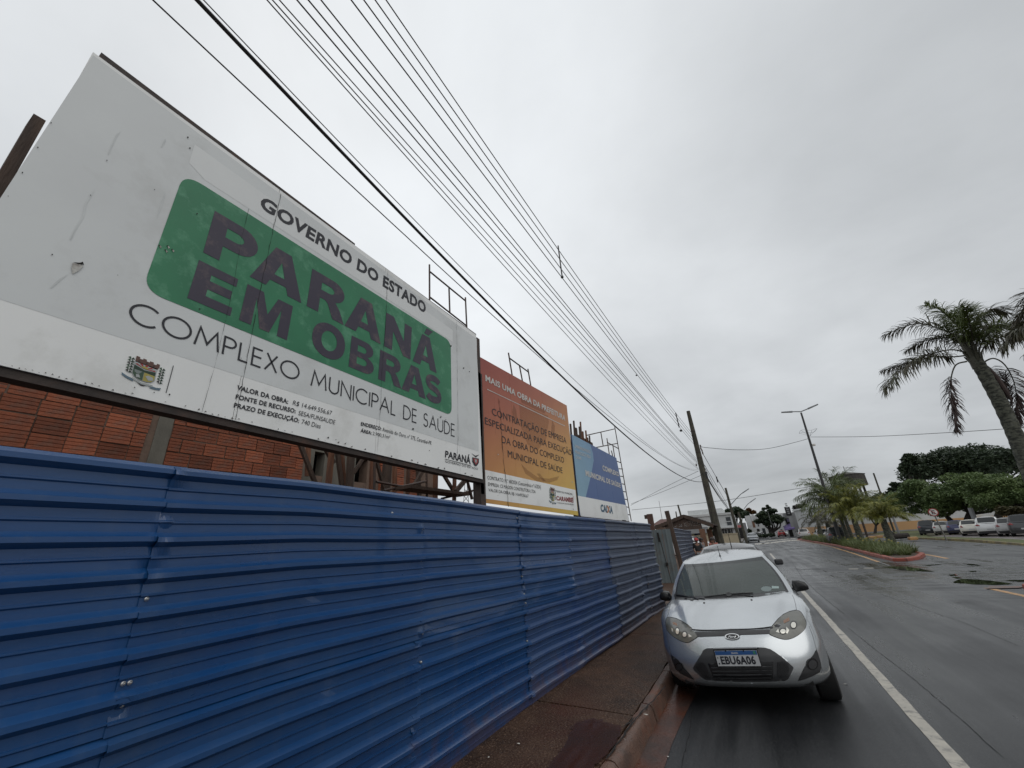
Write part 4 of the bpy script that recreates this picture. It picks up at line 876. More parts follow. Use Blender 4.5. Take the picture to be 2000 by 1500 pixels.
# one grooved brick mesh, three variants
def brick_mesh(seed, w=.288):
    rs_ = random.Random(seed); h = .182; d = .05; z = [0, .040, .044, .050, .054, .086, .090, .096, .100, .132, .136, .142, .146, h]; x = [0, 0, -.006, -.006, 0, 0, -.006, -.006, 0, 0, -.006, -.006, 0, 0]
    b = MB(); a = [(xx, rs_.uniform(-.002, .002), zz) for xx, zz in zip(x, z)]; c = [(p[0], w + rs_.uniform(-.003, .003), p[2]) for p in a]
    b.grid([a, c]); b.quad((0, 0, h), (0, w, h), (-d, w, h), (-d, 0, h)); b.quad((-d, 0, 0), (-d, w, 0), (0, w, 0), (0, 0, 0)); b.quad((0, 0, 0), (0, 0, h), (-d, 0, h), (-d, 0, 0)); b.quad((0, w, 0), (-d, w, 0), (-d, w, h), (0, w, h))
    me = bpy.data.meshes.new('brick'); me.from_pydata(b.v, [], b.f); me.materials.append(M_brick); bm = bmesh.new(); bm.from_mesh(me); bmesh.ops.remove_doubles(bm, verts=bm.verts, dist=.0008); bmesh.ops.recalc_face_normals(bm, faces=bm.faces); bm.to_mesh(me); bm.free(); return me
BM = [brick_mesh(i) for i in range(4)]; HB = [brick_mesh(9, .138)]
rs = random.Random(5)
row = 0; z = 2.66
while z < 4.45:
    for (s0, s1) in ((-.1, yc0 - .01), (yc1 + .012, yE)):
        y = s0 + (-.15 if row % 2 else 0) * 1.0 + rs.uniform(-.01, .01)
        while y < s1 - .05:
            w = .288
            if y < s0: y0 = s0; me = HB[0]; nxt = s0 + .138
            elif y + w > s1:
                if y + .138 > s1: break
                y0 = y; me = HB[0]; nxt = y + .138
            else: y0 = y; me = rs.choice(BM); nxt = y + w
            o = bpy.data.objects.new('brick', me); link(o, ub); o.location = (bx + rs.uniform(-.004, .012), y0, z + rs.uniform(-.005, .005)); o.rotation_euler = (rs.uniform(-.014, .014), rs.uniform(-.02, .02), rs.uniform(-.016, .016))
            y = nxt + rs.uniform(.010, .020)
    z += .198; row += 1
# framed part with openings on the right
def pz(px, py, x=bx): p = at_x(px, py, x); return p.y, p.z
wy0, wz0 = pz(613, 927); wy1, wz1 = pz(639, 884)
wallbox('wall', yE, wy0, 0, 4.9, M_conc, bx - .05); wallbox('wall', wy0, wy1, 0, wz0, M_mort, bx - .06); wallbox('lintel', wy0, wy1, wz1, 4.9, M_conc, bx - .06)
oy0, oz0 = pz(695, 940); oy1, oz1 = pz(722, 898)
wallbox('wall', wy1, oy0, 0, 4.9, M_conc, bx - .05); wallbox('wall', oy0, oy1, 0, oz0, M_mort, bx - .06); wallbox('lintel', oy0, oy1, oz1, 4.9, M_conc, bx - .06); wallbox('wall', oy1, yEnd, 0, 4.9, M_mort, bx - .05)
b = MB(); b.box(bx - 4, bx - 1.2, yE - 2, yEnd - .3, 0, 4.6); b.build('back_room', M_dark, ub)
b = MB(); b.box(bx - 6, bx - .3, -4, yEnd, 4.75, 4.88); b.build('slab', M_conc, ub)
b = MB(); b.box(bx - 6, bx - 5.8, -4, yEnd, 0, 4.75); b.build('wall', M_mort, ub)
# reddish brick infill strips right of the openings
for (xa, xb) in ((640, 652), (743, 765), (772, 792), (800, 815)):
    ya, _ = pz(xa, 930); yb, _ = pz(xb, 930); z = 2.6
    while z < 4.4:
        y = ya
        while y + .29 < yb + .12:
            o = bpy.data.objects.new('brick', rs.choice(BM)); link(o, ub); o.location = (bx + rs.uniform(-.002, .006), y, z); y += .301
        z += .198
# timber props, boards and braces in front of it
def stick(name, p0, p1, wpx, x, m, label, cat, group=None, depth=None):
    a, c = at_x(*p0, x), at_x(*p1, x); w = wpx * (a.y * .82 + abs(x) * .43) / F * .9
    b = MB(); b.bar(a, c, depth or w * .5, w, up=(0, 0, 1)) if False else b.bar(a, c, w, depth or .05, up=(1, 0, 0))
    o = b.build(name, m); return tag(o, label, cat, group)
G = 'timber props and boards around the unfinished building'
SL = [((584, 862), (616, 945), 9, -5.58, M_wood, 'slanting weathered plank leaning at the end of the brick wall'),
      ((603, 865), (600, 930), 9, -5.74, M_wood2, 'upright board beside the first dark window opening'),
      ((634, 872), (652, 905), 10, -5.43, M_wood, 'short slanting plank above the first window opening'),
      ((648, 880), (641, 950), 12, -5.27, M_wood2, 'orange upright board right of the first window opening'),
      ((658, 878), (668, 950), 9, -5.20, M_wood, 'rough splintered upright under the white billboard'),
      ((686, 880), (682, 955), 17, -5.12, M_wood, 'thick grey brown post under the middle of the white billboard'),
      ((711, 892), (690, 925), 6, -5.12, M_wood, 'thin slanting brace right of the thick grey post'),
      ((727, 898), (724, 960), 7, -5.20, M_wood2, 'narrow reddish stud beside the second opening'),
      ((757, 905), (752, 962), 24, -5.27, M_wood, 'wide dark plank door leaf standing against the wall'),
      ((798, 912), (796, 965), 7, -5.27, M_wood2, 'reddish stud left of the scaffold pipe'),
      ((828, 915), (808, 950), 8, -4.96, M_wood, 'slanting brown brace beside the scaffold pipe'),
      ((851, 920), (850, 975), 11, -4.96, M_wood2, 'double orange brown post near the right end of the white billboard'),
      ((865, 925), (885, 958), 7, -4.89, M_wood, 'left leg of a crossed timber brace against the sky'),
      ((888, 926), (887, 978), 8, -4.81, M_wood2, 'upright stud between two crossed braces against the sky'),
      ((915, 930), (890, 960), 10, -4.73, M_wood, 'broad slanting brace against the sky'),
      ((668, 880), (673, 952), 6, -5.30, M_wood2, 'narrow orange stud left of the thick grey post'),
      ((736, 903), (750, 955), 6, -5.20, M_wood, 'slanting lath crossing in front of the second opening'),
      ((771, 905), (771, 962), 9, -5.35, M_wood2, 'orange stud right of the dark plank door leaf'),
      ((816, 914), (819, 968), 9, -5.10, M_wood, 'dark upright between the scaffold pipe and the slanting brace'),
      ((912, 936), (922, 975), 4, -4.73, M_wood, 'thin slanting lath near the billboard corner post')]
for a, c, w, x, m, lb in SL: stick('timber_prop', a, c, w, x, m, lb, 'timber', G)
# scaffold with platform under the right half of the billboard
def frame_thing(name, label, cat, bars, x, r_=.02, group=None, names=None):
    root = thing(name, label, cat, (0, 0, 0), 0, group)
    for i, q in enumerate(bars):
        a, c, rad, nm = q if len(q) == 4 else (*q, r_, 'pipe')
        b = MB(); b.tube([at_x(*a, x), at_x(*c, x)], rad, 7); b.build(nm, M_pipe, root, smooth=True)
    return root
sc = frame_thing('scaffold', 'rusty pipe scaffold with a plank platform below the white billboard', 'scaffold', [((833, 905), (834, 985)), ((732, 895), (731, 965)), ((735, 941), (785, 950)), ((750, 958), (832, 940)), ((785, 950), (865, 958)), ((900, 964), (924, 958)), ((862, 974), (922, 960))], -4.75)
b = MB(); a, c = at_x(785, 952, -4.6), at_x(902, 967, -4.6); b.bar(a, c, .35, .05); b.build('platform', M_wood, sc)
FG = 'scaffold frames standing behind the billboards'
frame_thing('scaffold', 'pipe scaffold frame rising behind the right end of the white billboard', 'scaffold', [((838.8, 517), (839.3, 640)), ((909, 581), (914, 690)), ((840, 531), (909.5, 588)), ((877, 563), (878.5, 610)), ((839, 580), (912, 637))], -2.95, .012, FG)
frame_thing('scaffold', 'pipe scaffold frame rising behind the orange billboard', 'scaffold', [((993, 689), (1008, 780)), ((1031, 720.5), (1043, 790)), ((995, 699.5), (1032.5, 727)), ((1014.5, 714), (1021, 748))], -3.0, .013, FG)
tw = [((1200.5, 833), (1233, 1018)), ((1147, 850), (1201.5, 837.5)), ((1173.4, 844), (1178, 870.5)), ((1165, 873.8), (1205.8, 866)), ((1185.3, 856), (1192, 900)), ((1186, 864), (1207.5, 876)), ((1197, 870), (1201, 896)), ((1205.5, 901), (1213, 904)), ((1209, 915.5), (1216, 916)), ((1194, 880), (1228, 1017))]
for k in range(6): tw.append(((1212 + k * 3.0, 930 + k * 15), (1217.5 + k * 2.7, 931 + k * 15)))
frame_thing('scaffold_tower', 'tall thin pipe scaffold tower behind the blue billboard', 'scaffold', tw, -2.95, .014, FG)
fw = thing('formwork', 'jagged brown formwork boards sticking up above the blue billboard', 'formwork')
for (x, y0, y1, w) in ((1114, 828, 850, 4), (1120.5, 822, 855, 3), (1125, 836, 858, 7), (1132, 834, 862, 6), (1133.5, 824, 858, 2.5), (1138, 843, 866, 4), (1144, 841, 866, 2.5), (1147, 855, 868, 5), (1151, 851, 868, 2.5)):
    a, c = at_x(x, y0, -5.2), at_x(x + 4, y1 + 26, -5.2); ww = w * a.y * .95 / F; b = MB(); b.bar(a, c, ww, .06, up=(1, 0, 0)); b.build('board', rs.choice((M_wood, M_wood2)), fw)
b = MB(); a = at_x(1127, 860, -5.3); c = at_x(1157, 876, -5.3); b.bar(a, c, .5, .1, up=(1, 0, 0)); b.build('beam', M_wood, fw)

# ------------------------------------------------------------------ poles and wires
M_pole = mat('mossy_concrete_pole', (0.075, 0.068, 0.05), 0.85, col2=(0.035, 0.034, 0.026), scale=5, stretch=(1, 1, .4), bump=.5, bscale=30, contrast=(.4, .6))
M_wire = mat('black_cable', (0.02, 0.02, 0.022), 0.5)
M_wireg = mat('grey_wire', (0.055, 0.055, 0.06), 0.5)
M_alu = mat('lamp_aluminium', (0.25, 0.26, 0.27), 0.45, .4)
PY = 30.0
pb = at_y(1408, 1066, PY); pt = at_y(1344, 803, PY)
pole = thing('utility_pole', 'tall leaning concrete utility pole carrying all the wires, behind the parked cars', 'pole', (pb.x, PY, 0))
b = MB(); base = Vector((0, 0, 0)); dz = (pt.z) ; dx = (pt.x - pb.x) * pt.z / (pt.z - pb.z)
tp = Vector((pt.x - pb.x, 0, pt.z)); bp_ = Vector((-(tp.x) * pb.z / (pt.z - pb.z), 0, 0))
b.tube([bp_, bp_.lerp(tp, .25), bp_.lerp(tp, .5), tp], [.27, .235, .20, .12], 8); b.build('shaft', M_pole, pole, smooth=True, angle=30)
def onp(t): return bp_.lerp(tp, t)
for t in (.30, .47, .66, .70, .85):
    b = MB(); p = onp(t); b.tube([p - Vector((0, 0, .05)), p + Vector((0, 0, .05))], .27 - .14 * t, 10); b.build('clamp', M_steel, pole)
for px, py in ((1368, 871), (1369, 876), (1371, 880), (1372.5, 885), (1374, 908), (1364, 887), (1360, 908)):
    q = at_y(px, py, PY) - Vector((pb.x, PY, 0)); b = MB(); b.lathe([(.0, -.09), (.05, -.07), (.03, -.03), (.06, 0), (.03, .03), (.05, .07), (0, .09)], 8, Matrix.Translation(q)); b.build('insulator', mat('insulator', (.10, .06, .05), .3), pole)
b = MB(); p = at_y(1378, 928, PY) - Vector((pb.x, PY, 0)); b.box(p.x - .12, p.x + .12, -.15, .1, p.z - .22, p.z + .2); b.build('cable_box', M_wire, pole)
VW = VPlane((-2.78, 0), (pt.x - .05, PY))
def fit2(P):
    # least squares z = a + b s + c s^2
    import numpy as np
    s_ = np.array([p[0] for p in P]); z_ = np.array([p[1] for p in P]); A_ = np.stack([np.ones_like(s_), s_, s_ * s_], 1)
    w = np.ones_like(s_) / (1 + s_ * .2); k = np.linalg.lstsq(A_ * w[:, None], z_ * w, rcond=None)[0]
    return lambda s: float(k[0] + k[1] * s + k[2] * s * s)
def wire(px, r_, m, label, grp, name='overhead_wire', s_end=None):
    P = [VW.at(x, y) for x, y in px]; S_ = [((p - VW.a).dot(VW.t), p.z) for p in P]; fz = fit2(S_) if len(P) > 3 else None
    if fz is None:
        fz = fit2(S_ + [])
    e = S_[-1][0]; pts = []
    for i in range(60):
        s_ = -14 + (e + 14) * (i / 59) ; q = VW.a + VW.t * s_; pts.append((q.x, q.y, fz(s_)))
    b = MB(); b.tube(pts, r_, 6); o = b.build(name, m, smooth=True); return tag(o, label, 'cable', grp)
wire([(382, 0), (720, 350), (900, 536), (1000, 637), (1200, 832), (1280, 900), (1320, 927), (1373, 938)], .017, M_wire, 'thick black cable, lowest and heaviest of the lines over the fence', None, 'thick_cable')
TG = 'thin service wires beside the thick black cable'
wire([(397, 0), (900, 521), (977, 600), (1200, 815), (1296, 890), (1366, 916)], .005, M_wire, 'thin wire running just above the thick black cable', TG)
wire([(295, 0), (500, 185), (900, 559), (944, 600), (1200, 821), (1300, 897), (1364, 919)], .006, M_wire, 'leftmost thin wire, left of the thick black cable', TG)
LG, HG = 'middle bundle of overhead wires', 'upper right bundle of overhead wires with spacer rods'
for i, (t_, m_, y6, y8, e_) in enumerate([(522, (900, 425.4), (1056, 600), (1225, 780), (1364, 917)), (532, (900, 412.4), (1068, 600), (1232, 780), (1363, 914)), (545, (900, 397.4), (1080.6, 600), (1241, 780), (1363, 906)),
                           (580, (900, 377), (1091, 600), (1247, 780), (1362, 903)), (602, (900, 357), (1100, 596), (1257, 782), (1361, 900)), (627, (900, 340), (1100, 588), (1259, 780), (1360, 896))]):
    wire([(t_, 0), m_, y6, y8, e_], .0065 if i < 3 else .0085, M_wireg if i < 3 else M_wire, ['lowest', 'second lowest', 'third from below', 'third from above', 'second highest', 'highest'][i] + ' of the six close wires in the middle bundle', LG)
for t_, m_, k_, y8, e_ in [(685, (914, 300), (1099, 542), (1280, 780), (1357, 868)), (710, (930.4, 300), (1100, 529), (1286, 780), (1356.5, 862)), (732, (947, 300), (1100, 515), (1293, 780), (1356, 856)), (754, (960.6, 300), (1100, 501), (1299, 780), (1355, 850))]:
    wire([(t_, 0), m_, k_, y8, e_], .0095, M_wire, {685: 'lowest', 710: 'second lowest', 732: 'second highest', 754: 'highest'}[t_] + ' of the four upper right wires held by spacer rods', HG)
for a, c, lb in (((1090, 480), (1098, 541), 'black spacer rod clipped across the upper wires, nearest to the camera'), ((1319.5, 806), (1326.5, 834), 'black spacer rod clipped across the upper wires close to the pole')):
    b = MB(); P, Q = VW.at(*a), VW.at(*c); b.tube([P, Q], .018 if a[0] < 1200 else .03, 6); b.lathe([(0, -.03), (.035, -.02), (.035, .02), (0, .03)], 8, Matrix.Translation(Q)); o = b.build('wire_spacer', M_wire); tag(o, lb, 'spacer', 'spacer rods on the upper wires')
for q in ((1243, 733), (1330, 841)):
    b = MB(); P = VW.at(*q); rr_ = .03 if q[0] < 1300 else .07; b.lathe([(0, -rr_), (rr_, -rr_ * .6), (rr_, rr_ * .6), (0, rr_)], 8, Matrix.Translation(P)); o = b.build('wire_clamp', M_wire); tag(o, 'small round clamp on the upper wires' if q[0] < 1300 else 'small round clamp on the upper wires just before the pole', 'clamp')
def span(px, Y0, Y1, r_, label, grp=None, m=None, name='overhead_wire'):
    """wire through picture points, distance running from Y0 to Y1"""
    n = len(px); P = [at_y(x, y, Y0 + (Y1 - Y0) * i / (n - 1)) for i, (x, y) in enumerate(px)]; pts = []
    for i in range(n - 1):
        p0, p1, p2, p3 = P[max(0, i - 1)], P[i], P[i + 1], P[min(n - 1, i + 2)]
        for k in range(8):
            t = k / 8; pts.append(.5 * ((2 * p1) + (p2 - p0) * t + (2 * p0 - 5 * p1 + 4 * p2 - p3) * t * t + (3 * p1 - p0 - 3 * p2 + p3) * t ** 3))
    pts.append(P[-1]); b = MB(); b.tube(pts, r_, 5); o = b.build(name, m or M_wireg); return tag(o, label, 'cable', grp)
p2Y, p3Y, lampY = 62, 74, 48
span([(1368, 872), (1383, 874.5), (1440, 878.5), (1500, 876), (1560, 862), (1582, 855.5)], PY, lampY, .02, 'sagging wire from the leaning pole across to the twin street lamp')
span([(1583, 853.5), (1700, 852.5), (1850, 845), (2000, 835), (2100, 826)], lampY, 30, .02, 'wire from the twin street lamp out past the tall palm')
span([(1232, 987), (1300, 951), (1364, 920)], 34, PY, .012, 'upper of two thin drop wires left of the leaning pole', 'drop wires left of the pole'); span([(1233, 984), (1300, 958), (1370, 928)], 34, PY, .012, 'lower of two thin drop wires left of the leaning pole', 'drop wires left of the pole')
span([(1234, 996), (1408, 978), (1560, 954), (1640, 942)], 95, 95, .04, 'distant wire crossing the whole street')
BG = 'wires between the leaning pole and the next pole'
for i, (a, m_, c) in enumerate([((1372, 885), (1398, 930), (1424, 975)), ((1374, 888), (1400, 934), (1426, 979)), ((1376, 908), (1400, 950), (1420, 985)), ((1378, 915), (1398, 955), (1421, 990)), ((1380, 930), (1404, 968), (1422, 992)), ((1381, 934), (1407, 975), (1423, 996))]):
    span([a, m_, c], PY, p2Y, .018 if i < 4 else .03, ['first', 'second', 'third', 'fourth', 'fifth', 'sixth'][i] + ' wire from the top running from the leaning pole to the next pole', BG, M_wire)
span([(1399, 931), (1402, 942)], 45, 45.3, .06, 'spacer rod on the wires beyond the leaning pole', None, M_wire, 'wire_spacer')
def streetpole(base_px, top_px, Y, r0, r1, label, arms=(), mm=None, cat='pole', grp=None):
    a, c = at_y(*base_px, Y), at_y(*top_px, Y); root = thing('street_lamp' if arms else 'utility_pole', label, 'street lamp' if arms else cat, (a.x, Y, 0), 0, grp); o_ = Vector((a.x, Y, 0))
    a = a + (a - c) * (a.z / (c.z - a.z)); b = MB(); b.tube([a - o_, c - o_], [r0, r1], 8); b.build('shaft', mm or M_pole, root, smooth=True)
    for arm in arms:
        P = [at_y(*q, Y) - o_ for q in arm]; b = MB(); b.tube(P, .05, 6); b.build('arm', M_alu, root); e, d = P[-1], (P[-1] - P[-2]).normalized(); b = MB(); b.bar(e - d * .2, e + d * .75, .3, .12, w2=.22); b.build('lamp_head', M_alu, root)
    return root
streetpole((1445, 1059), (1417, 953), p2Y, .22, .13, 'second concrete pole down the street with a single curved lamp arm', [[(1428, 985), (1437, 975), (1447, 965), (1453, 961)]])
streetpole((1458, 1057), (1442, 1000), p3Y, .22, .13, 'third pole down the street with a single lamp arm', [[(1453, 994), (1461, 984), (1468, 979)]])
streetpole((1332, 1015), (1324, 986), 70, .18, .12, 'short dark pole seen over the tiled shelter roof'); streetpole((1322, 1012), (1320, 999), 80, .15, .1, 'faint small pole left of the one over the shelter roof')
sl = streetpole((1640, 1052), (1564.5, 806), lampY, .16, .08, 'dark twin armed street lamp standing in the planted median', [[(1564, 804), (1552, 804), (1543, 804.5)], [(1564, 804), (1574, 800), (1582, 796.5)]], mat('dark_lamp_post', (.03, .03, .032), .5))
o_ = Vector(sl.location); b = MB(); c = at_y(1578, 842, lampY) - o_; pts = [(c.x + .75 * math.cos(a * math.tau / 20), .75 * math.sin(a * math.tau / 20), c.z + .1 * math.cos(a)) for a in range(21)]; b.tube(pts, .012, 5)
for k in range(5): b.tube([pts[k * 4], at_y(1582, 852, lampY) - o_], .01, 4)
b.build('wire_basket', M_alu, sl); b = MB(); c = at_y(1589, 869, lampY) - o_; b.tube([c - Vector((0, 0, .08)), c + Vector((0, 0, .08))], .16, 8); b.build('white_band', M_wl, sl)
streetpole((1724, 975), (1706, 924), 100, .16, .13, 'thin dark pole with a small head behind the palms'); streetpole((1318, 1010), (1298, 1000), 18, .06, .05, 'thin rusty post near the gate') if False else None
# lattice mast seen through the timber braces
mast = thing('radio_mast', 'far thin lattice mast seen through the timber braces', 'mast'); 
for a, c in (((908, 945), (905, 990)), ((912, 945), (916, 990)), ((907, 955), (914, 965)), ((914, 955), (906, 965)), ((906, 968), (915, 980)), ((915, 968), (905, 980))):
    b = MB(); b.tube([at_y(*a, 60), at_y(*c, 60)], .05, 4); b.build('strut', M_wireg, mast)
# ------------------------------------------------------------------ cars
M_silver = mat('silver_car_paint', (0.56, 0.585, 0.60), 0.27, 0.82, col2=(0.53, 0.555, 0.57), scale=2, coat=.7, spec=.5)
M_tyre = mat('tyre_rubber', (0.011, 0.011, 0.011), 0.8); M_rim = mat('wheel_rim', (0.28, 0.29, 0.30), 0.4, .6)
M_plast = mat('grey_black_plastic', (0.032, 0.033, 0.035), 0.42, col2=(.025, .025, .027), scale=6, bump=.2, bscale=200)
M_black = mat('gloss_black', (0.012, 0.012, 0.013), 0.25); M_under = mat('underbody_black', (0.008, 0.008, 0.008), 0.9)
M_dglass = mat('car_window_glass', (0.022, 0.026, 0.028), 0.06, spec=.6)
M_lamp = mat('hazed_headlight_lens', (0.14, 0.14, 0.12), 0.22, col2=(0.07, 0.07, 0.062), scale=4, coat=.6)
M_lampin = mat('headlight_reflector', (0.80, 0.78, 0.70), 0.2, .4); M_amber = mat('amber_indicator', (0.24, .13, .08), .3)
M_tail = mat('tail_light_red', (0.22, 0.012, 0.015), 0.2, coat=.5); M_chrome = mat('chrome', (0.7, 0.7, 0.7), 0.12, 1.0)
M_plate = mat('plate_white', (.5, .51, .52), .5); M_pblue = mat('plate_blue', (.02, .09, .27), .5)
M_seat = mat('seat_cloth', (.035, .036, .038), .9)
def glass_mat(name, alpha, col):
    m = mat(name, col, 0.03, spec=.5, alpha=alpha); m.node_tree.nodes['Principled BSDF'].inputs['Roughness'].default_value = .02; return m
M_ws = glass_mat('windshield_glass', .80, (.085, .102, .097)); M_wst = glass_mat('windshield_tint', .88, (.03, .035, .036))
def interp(pts, y):
    return lin(pts, y)
CARSPEC = dict(
 fiesta=dict(L=3.93, W=1.70, H=1.44, zb=.225, zt=[(0, .712), (.12, .738), (.35, .795), (.6, .850), (.95, .900), (1.3, .930), (2.6, .94), (3.6, .98), (3.93, .90)], yA=1.24, yR=3.72, yT=1.93, yRT=3.42, wT=1.13, zT=1.34, zRT=1.34, bow=.34, bowT=.22, bowR=.12, fw=.80, rear=.55, wheels=(.80, 3.28), wr=.30, hood=1.02),
 hatch=dict(L=3.9, W=1.72, H=1.48, zb=.22, zt=[(0, .70), (.4, .85), (1.0, .96), (2.6, .94), (3.6, 1.0), (3.9, .95)], yA=1.15, yR=3.72, yT=1.85, yRT=3.40, wT=1.14, zT=1.38, zRT=1.38, bow=.25, bowT=.12, bowR=.10, fw=.7, rear=.5, wheels=(.78, 3.2), wr=.30, hood=.98),
 suv=dict(L=4.3, W=1.80, H=1.66, zb=.26, zt=[(0, .85), (.4, 1.0), (1.0, 1.08), (2.6, 1.06), (4.0, 1.12), (4.3, 1.05)], yA=1.2, yR=4.15, yT=1.85, yRT=3.95, wT=1.22, zT=1.55, zRT=1.56, bow=.22, bowT=.1, bowR=.08, fw=.6, rear=.45, wheels=(.85, 3.45), wr=.35, hood=1.0),
 sedan=dict(L=4.5, W=1.76, H=1.46, zb=.22, zt=[(0, .68), (.4, .84), (1.1, .95), (2.6, .94), (3.6, 1.0), (4.5, .98)], yA=1.3, yR=3.95, yT=2.05, yRT=3.25, wT=1.12, zT=1.36, zRT=1.36, bow=.25, bowT=.12, bowR=.15, fw=.8, rear=.5, wheels=(.85, 3.5), wr=.31, hood=1.1))
def fprof(f, kind='side'):
    P = [(0, .055), (.10, .012), (.28, .0), (.55, .0), (.75, .018), (.88, .038), (.96, .062), (1, .098)]
    return lin(P, f)
def nprof(f):
    P = [(0, .10), (.07, .04), (.22, .0), (.45, .004), (.60, .02), (.78, .075), (.90, .12), (.97, .165), (1, .215)]
    return lin(P, f)
def car_shell(sp, windshield=False):
    L_, Wd = sp['L'], sp['W'] / 2; zb0 = sp['zb']; plan = []
    n1_ = 18; D = sp['fw']; e = .62
    for i in range(n1_ + 1):
        a = math.pi / 2 * i / n1_; plan.append((math.sin(a) ** e, D * (1 - math.cos(a) ** e), 'f', math.cos(a)))
    n2_ = 56
    for i in range(1, n2_): plan.append((1.0, D + (L_ - D - sp['rear']) * i / n2_, 's', 0))
    for i in range(n1_, -1, -1):
        a = math.pi / 2 * i / n1_; plan.append((math.sin(a) ** .5, L_ - sp['rear'] * (1 - math.cos(a) ** .5), 'r', math.cos(a)))
    FR = [0, .04, .09, .16, .25, .36, .48, .58, .68, .77, .85, .91, .955, .985, 1]
    def barrel(y): return 1 - .045 * ((y - L_ * .48) / (L_ * .5)) ** 2
    def pt(k, s, xf, y, kd, ca):
        zt_ = interp(sp['zt'], y); zb_ = zb0
        if kd == 's' or (kd != 's' and xf > .9):
            for yw in sp['wheels']:
                d = abs(y - yw); r_ = sp['wr'] + .055
                if d < r_: zb_ = max(zb_, sp['wr'] - .0 + math.sqrt(r_ * r_ - d * d))
        f = FR[k]; z = zb_ + (zt_ - zb_) * f; fz = (z - zb0) / (zt_ - zb0)
        w = Wd * barrel(y) - fprof(f if f > .75 else fz) * (1 if kd == 's' else .9)
        yy = y
        if kd == 'f': yy = y + nprof(fz) * ca ** .5 if ca > 0 else y
        if kd == 'r': yy = y - nprof(fz) * .5 * (ca ** .5 if ca > 0 else 0)
        return (s * xf * w, yy, z)
    b = MB(); rows = []
    loop = [(1, p) for p in plan] + [(-1, p) for p in plan[-2:0:-1]]
    for k in range(len(FR)): rows.append([pt(k, s, *p) for s, p in loop])
    b.grid(rows, closed=True)
    top = [pt(len(FR) - 1, 1, *p) for p in plan]
    # bonnet
    hood = [t for t in top if t[1] <= sp['yA'] + .02]; hr = []
    NU = 44
    for t in hood:
        cr = .036 * min(1, max(0, (t[1] - .15) / .35)) ; r_ = []
        for j in range(NU + 1):
            u = -1 + 2 * j / NU; zz = t[2] + cr * (1 - abs(u) ** 2.4)
            xe = .40 + .26 * min(1, t[1] / 1.1); dd = (xe - abs(u * t[0])) / .035; zz += .016 * min(1, max(0, dd + .5)) * min(1, max(0, (t[1] - .12) / .2))
            yy = min(t[1], sp['yA'] - sp['bow'] * (1 - u * u) + .015); zz += interp(sp['zt'], yy) - interp(sp['zt'], t[1])
            r_.append((u * t[0], yy, zz))
        hr.append(r_)
    b.grid(hr)
    def topx(y):
        best = min(top, key=lambda p: abs(p[1] - y) + (0 if p[0] > .3 else 9)); return best[0]
    def side(t, v):
        yb = sp['yA'] + (sp['yR'] - sp['yA']) * t; yt = sp['yT'] + (sp['yRT'] - sp['yT']) * t
        zb_ = interp(sp['zt'], yb) - .012; zt_ = sp['zT'] + (sp['zRT'] - sp['zT']) * t + .03 * math.sin(math.pi * min(1, t * 1.05))
        xb = topx(yb) - .004; xt = sp['wT'] / 2 - .02 * t * t
        x = xb + (xt - xb) * v + .035 * math.sin(math.pi * v); return (x, yb + (yt - yb) * v, zb_ + (zt_ - zb_) * v)
    for s in (1, -1):
        b.grid([[(s * p[0], p[1], p[2]) for p in (side(t / 24, v / 8) for t in range(25))] for v in range(9)])
    crown = sp['H'] - sp['zT'] - .03
    def roof(u, t):
        p = side(t, 1); return (u * p[0], p[1] - sp['bowT'] * (1 - u * u) * (1 - t) ** 2 + sp['bowR'] * .6 * (1 - u * u) * t * t, p[2] + (crown * min(1, t / .3) ** .7 - .012 * (1 - min(1, t / .3))) * (1 - abs(u) ** 2.2))
    b.grid([[roof(-1 + 2 * j / 14, t / 16) for j in range(15)] for t in range(17)])
    def ws(u, v):
        p = side(0, v); bw = sp['bow'] + (sp['bowT'] - sp['bow']) * v
        return (u * p[0], p[1] - bw * (1 - u * u), p[2] + (-.012 * v + .012 * (1 - v)) * (1 - abs(u) ** 2.2) + .03 * math.sin(math.pi * v) * (1 - u * u))
    def rw(u, v):
        p = side(1, v); bw = sp['bowR'] * (1 - .4 * v)
        return (u * p[0], p[1] + bw * (1 - u * u), p[2] + (crown * v) * (1 - abs(u) ** 2.2))
    if not windshield: b.grid([[ws(-1 + 2 * j / 14, v / 8) for j in range(15)] for v in range(9)])
    b.grid([[rw(-1 + 2 * j / 14, v / 8) for j in range(15)] for v in range(9)])
    if sp['yR'] < L_ - .3:      # boot lid / rear shelf
        dk = [t for t in top if t[1] >= sp['yR'] - .1]; b.grid([[(u / 7 * t[0], t[1], t[2] + .02 * (1 - (u / 7) ** 2)) for u in range(-7, 8)] for t in dk])
    else:
        dk = [t for t in top if t[1] >= sp['yR'] - .25]; b.grid([[(u / 7 * t[0], t[1], t[2]) for u in range(-7, 8)] for t in dk])
    return b, ws
def pip(p, poly):
    c = False; j = len(poly) - 1
    for i in range(len(poly)):
        a, b_ = poly[i], poly[j]
        if (a[1] > p[1]) != (b_[1] > p[1]) and p[0] < (b_[0] - a[0]) * (p[1] - a[1]) / (b_[1] - a[1] + 1e-12) + a[0]: c = not c
        j = i
    return c
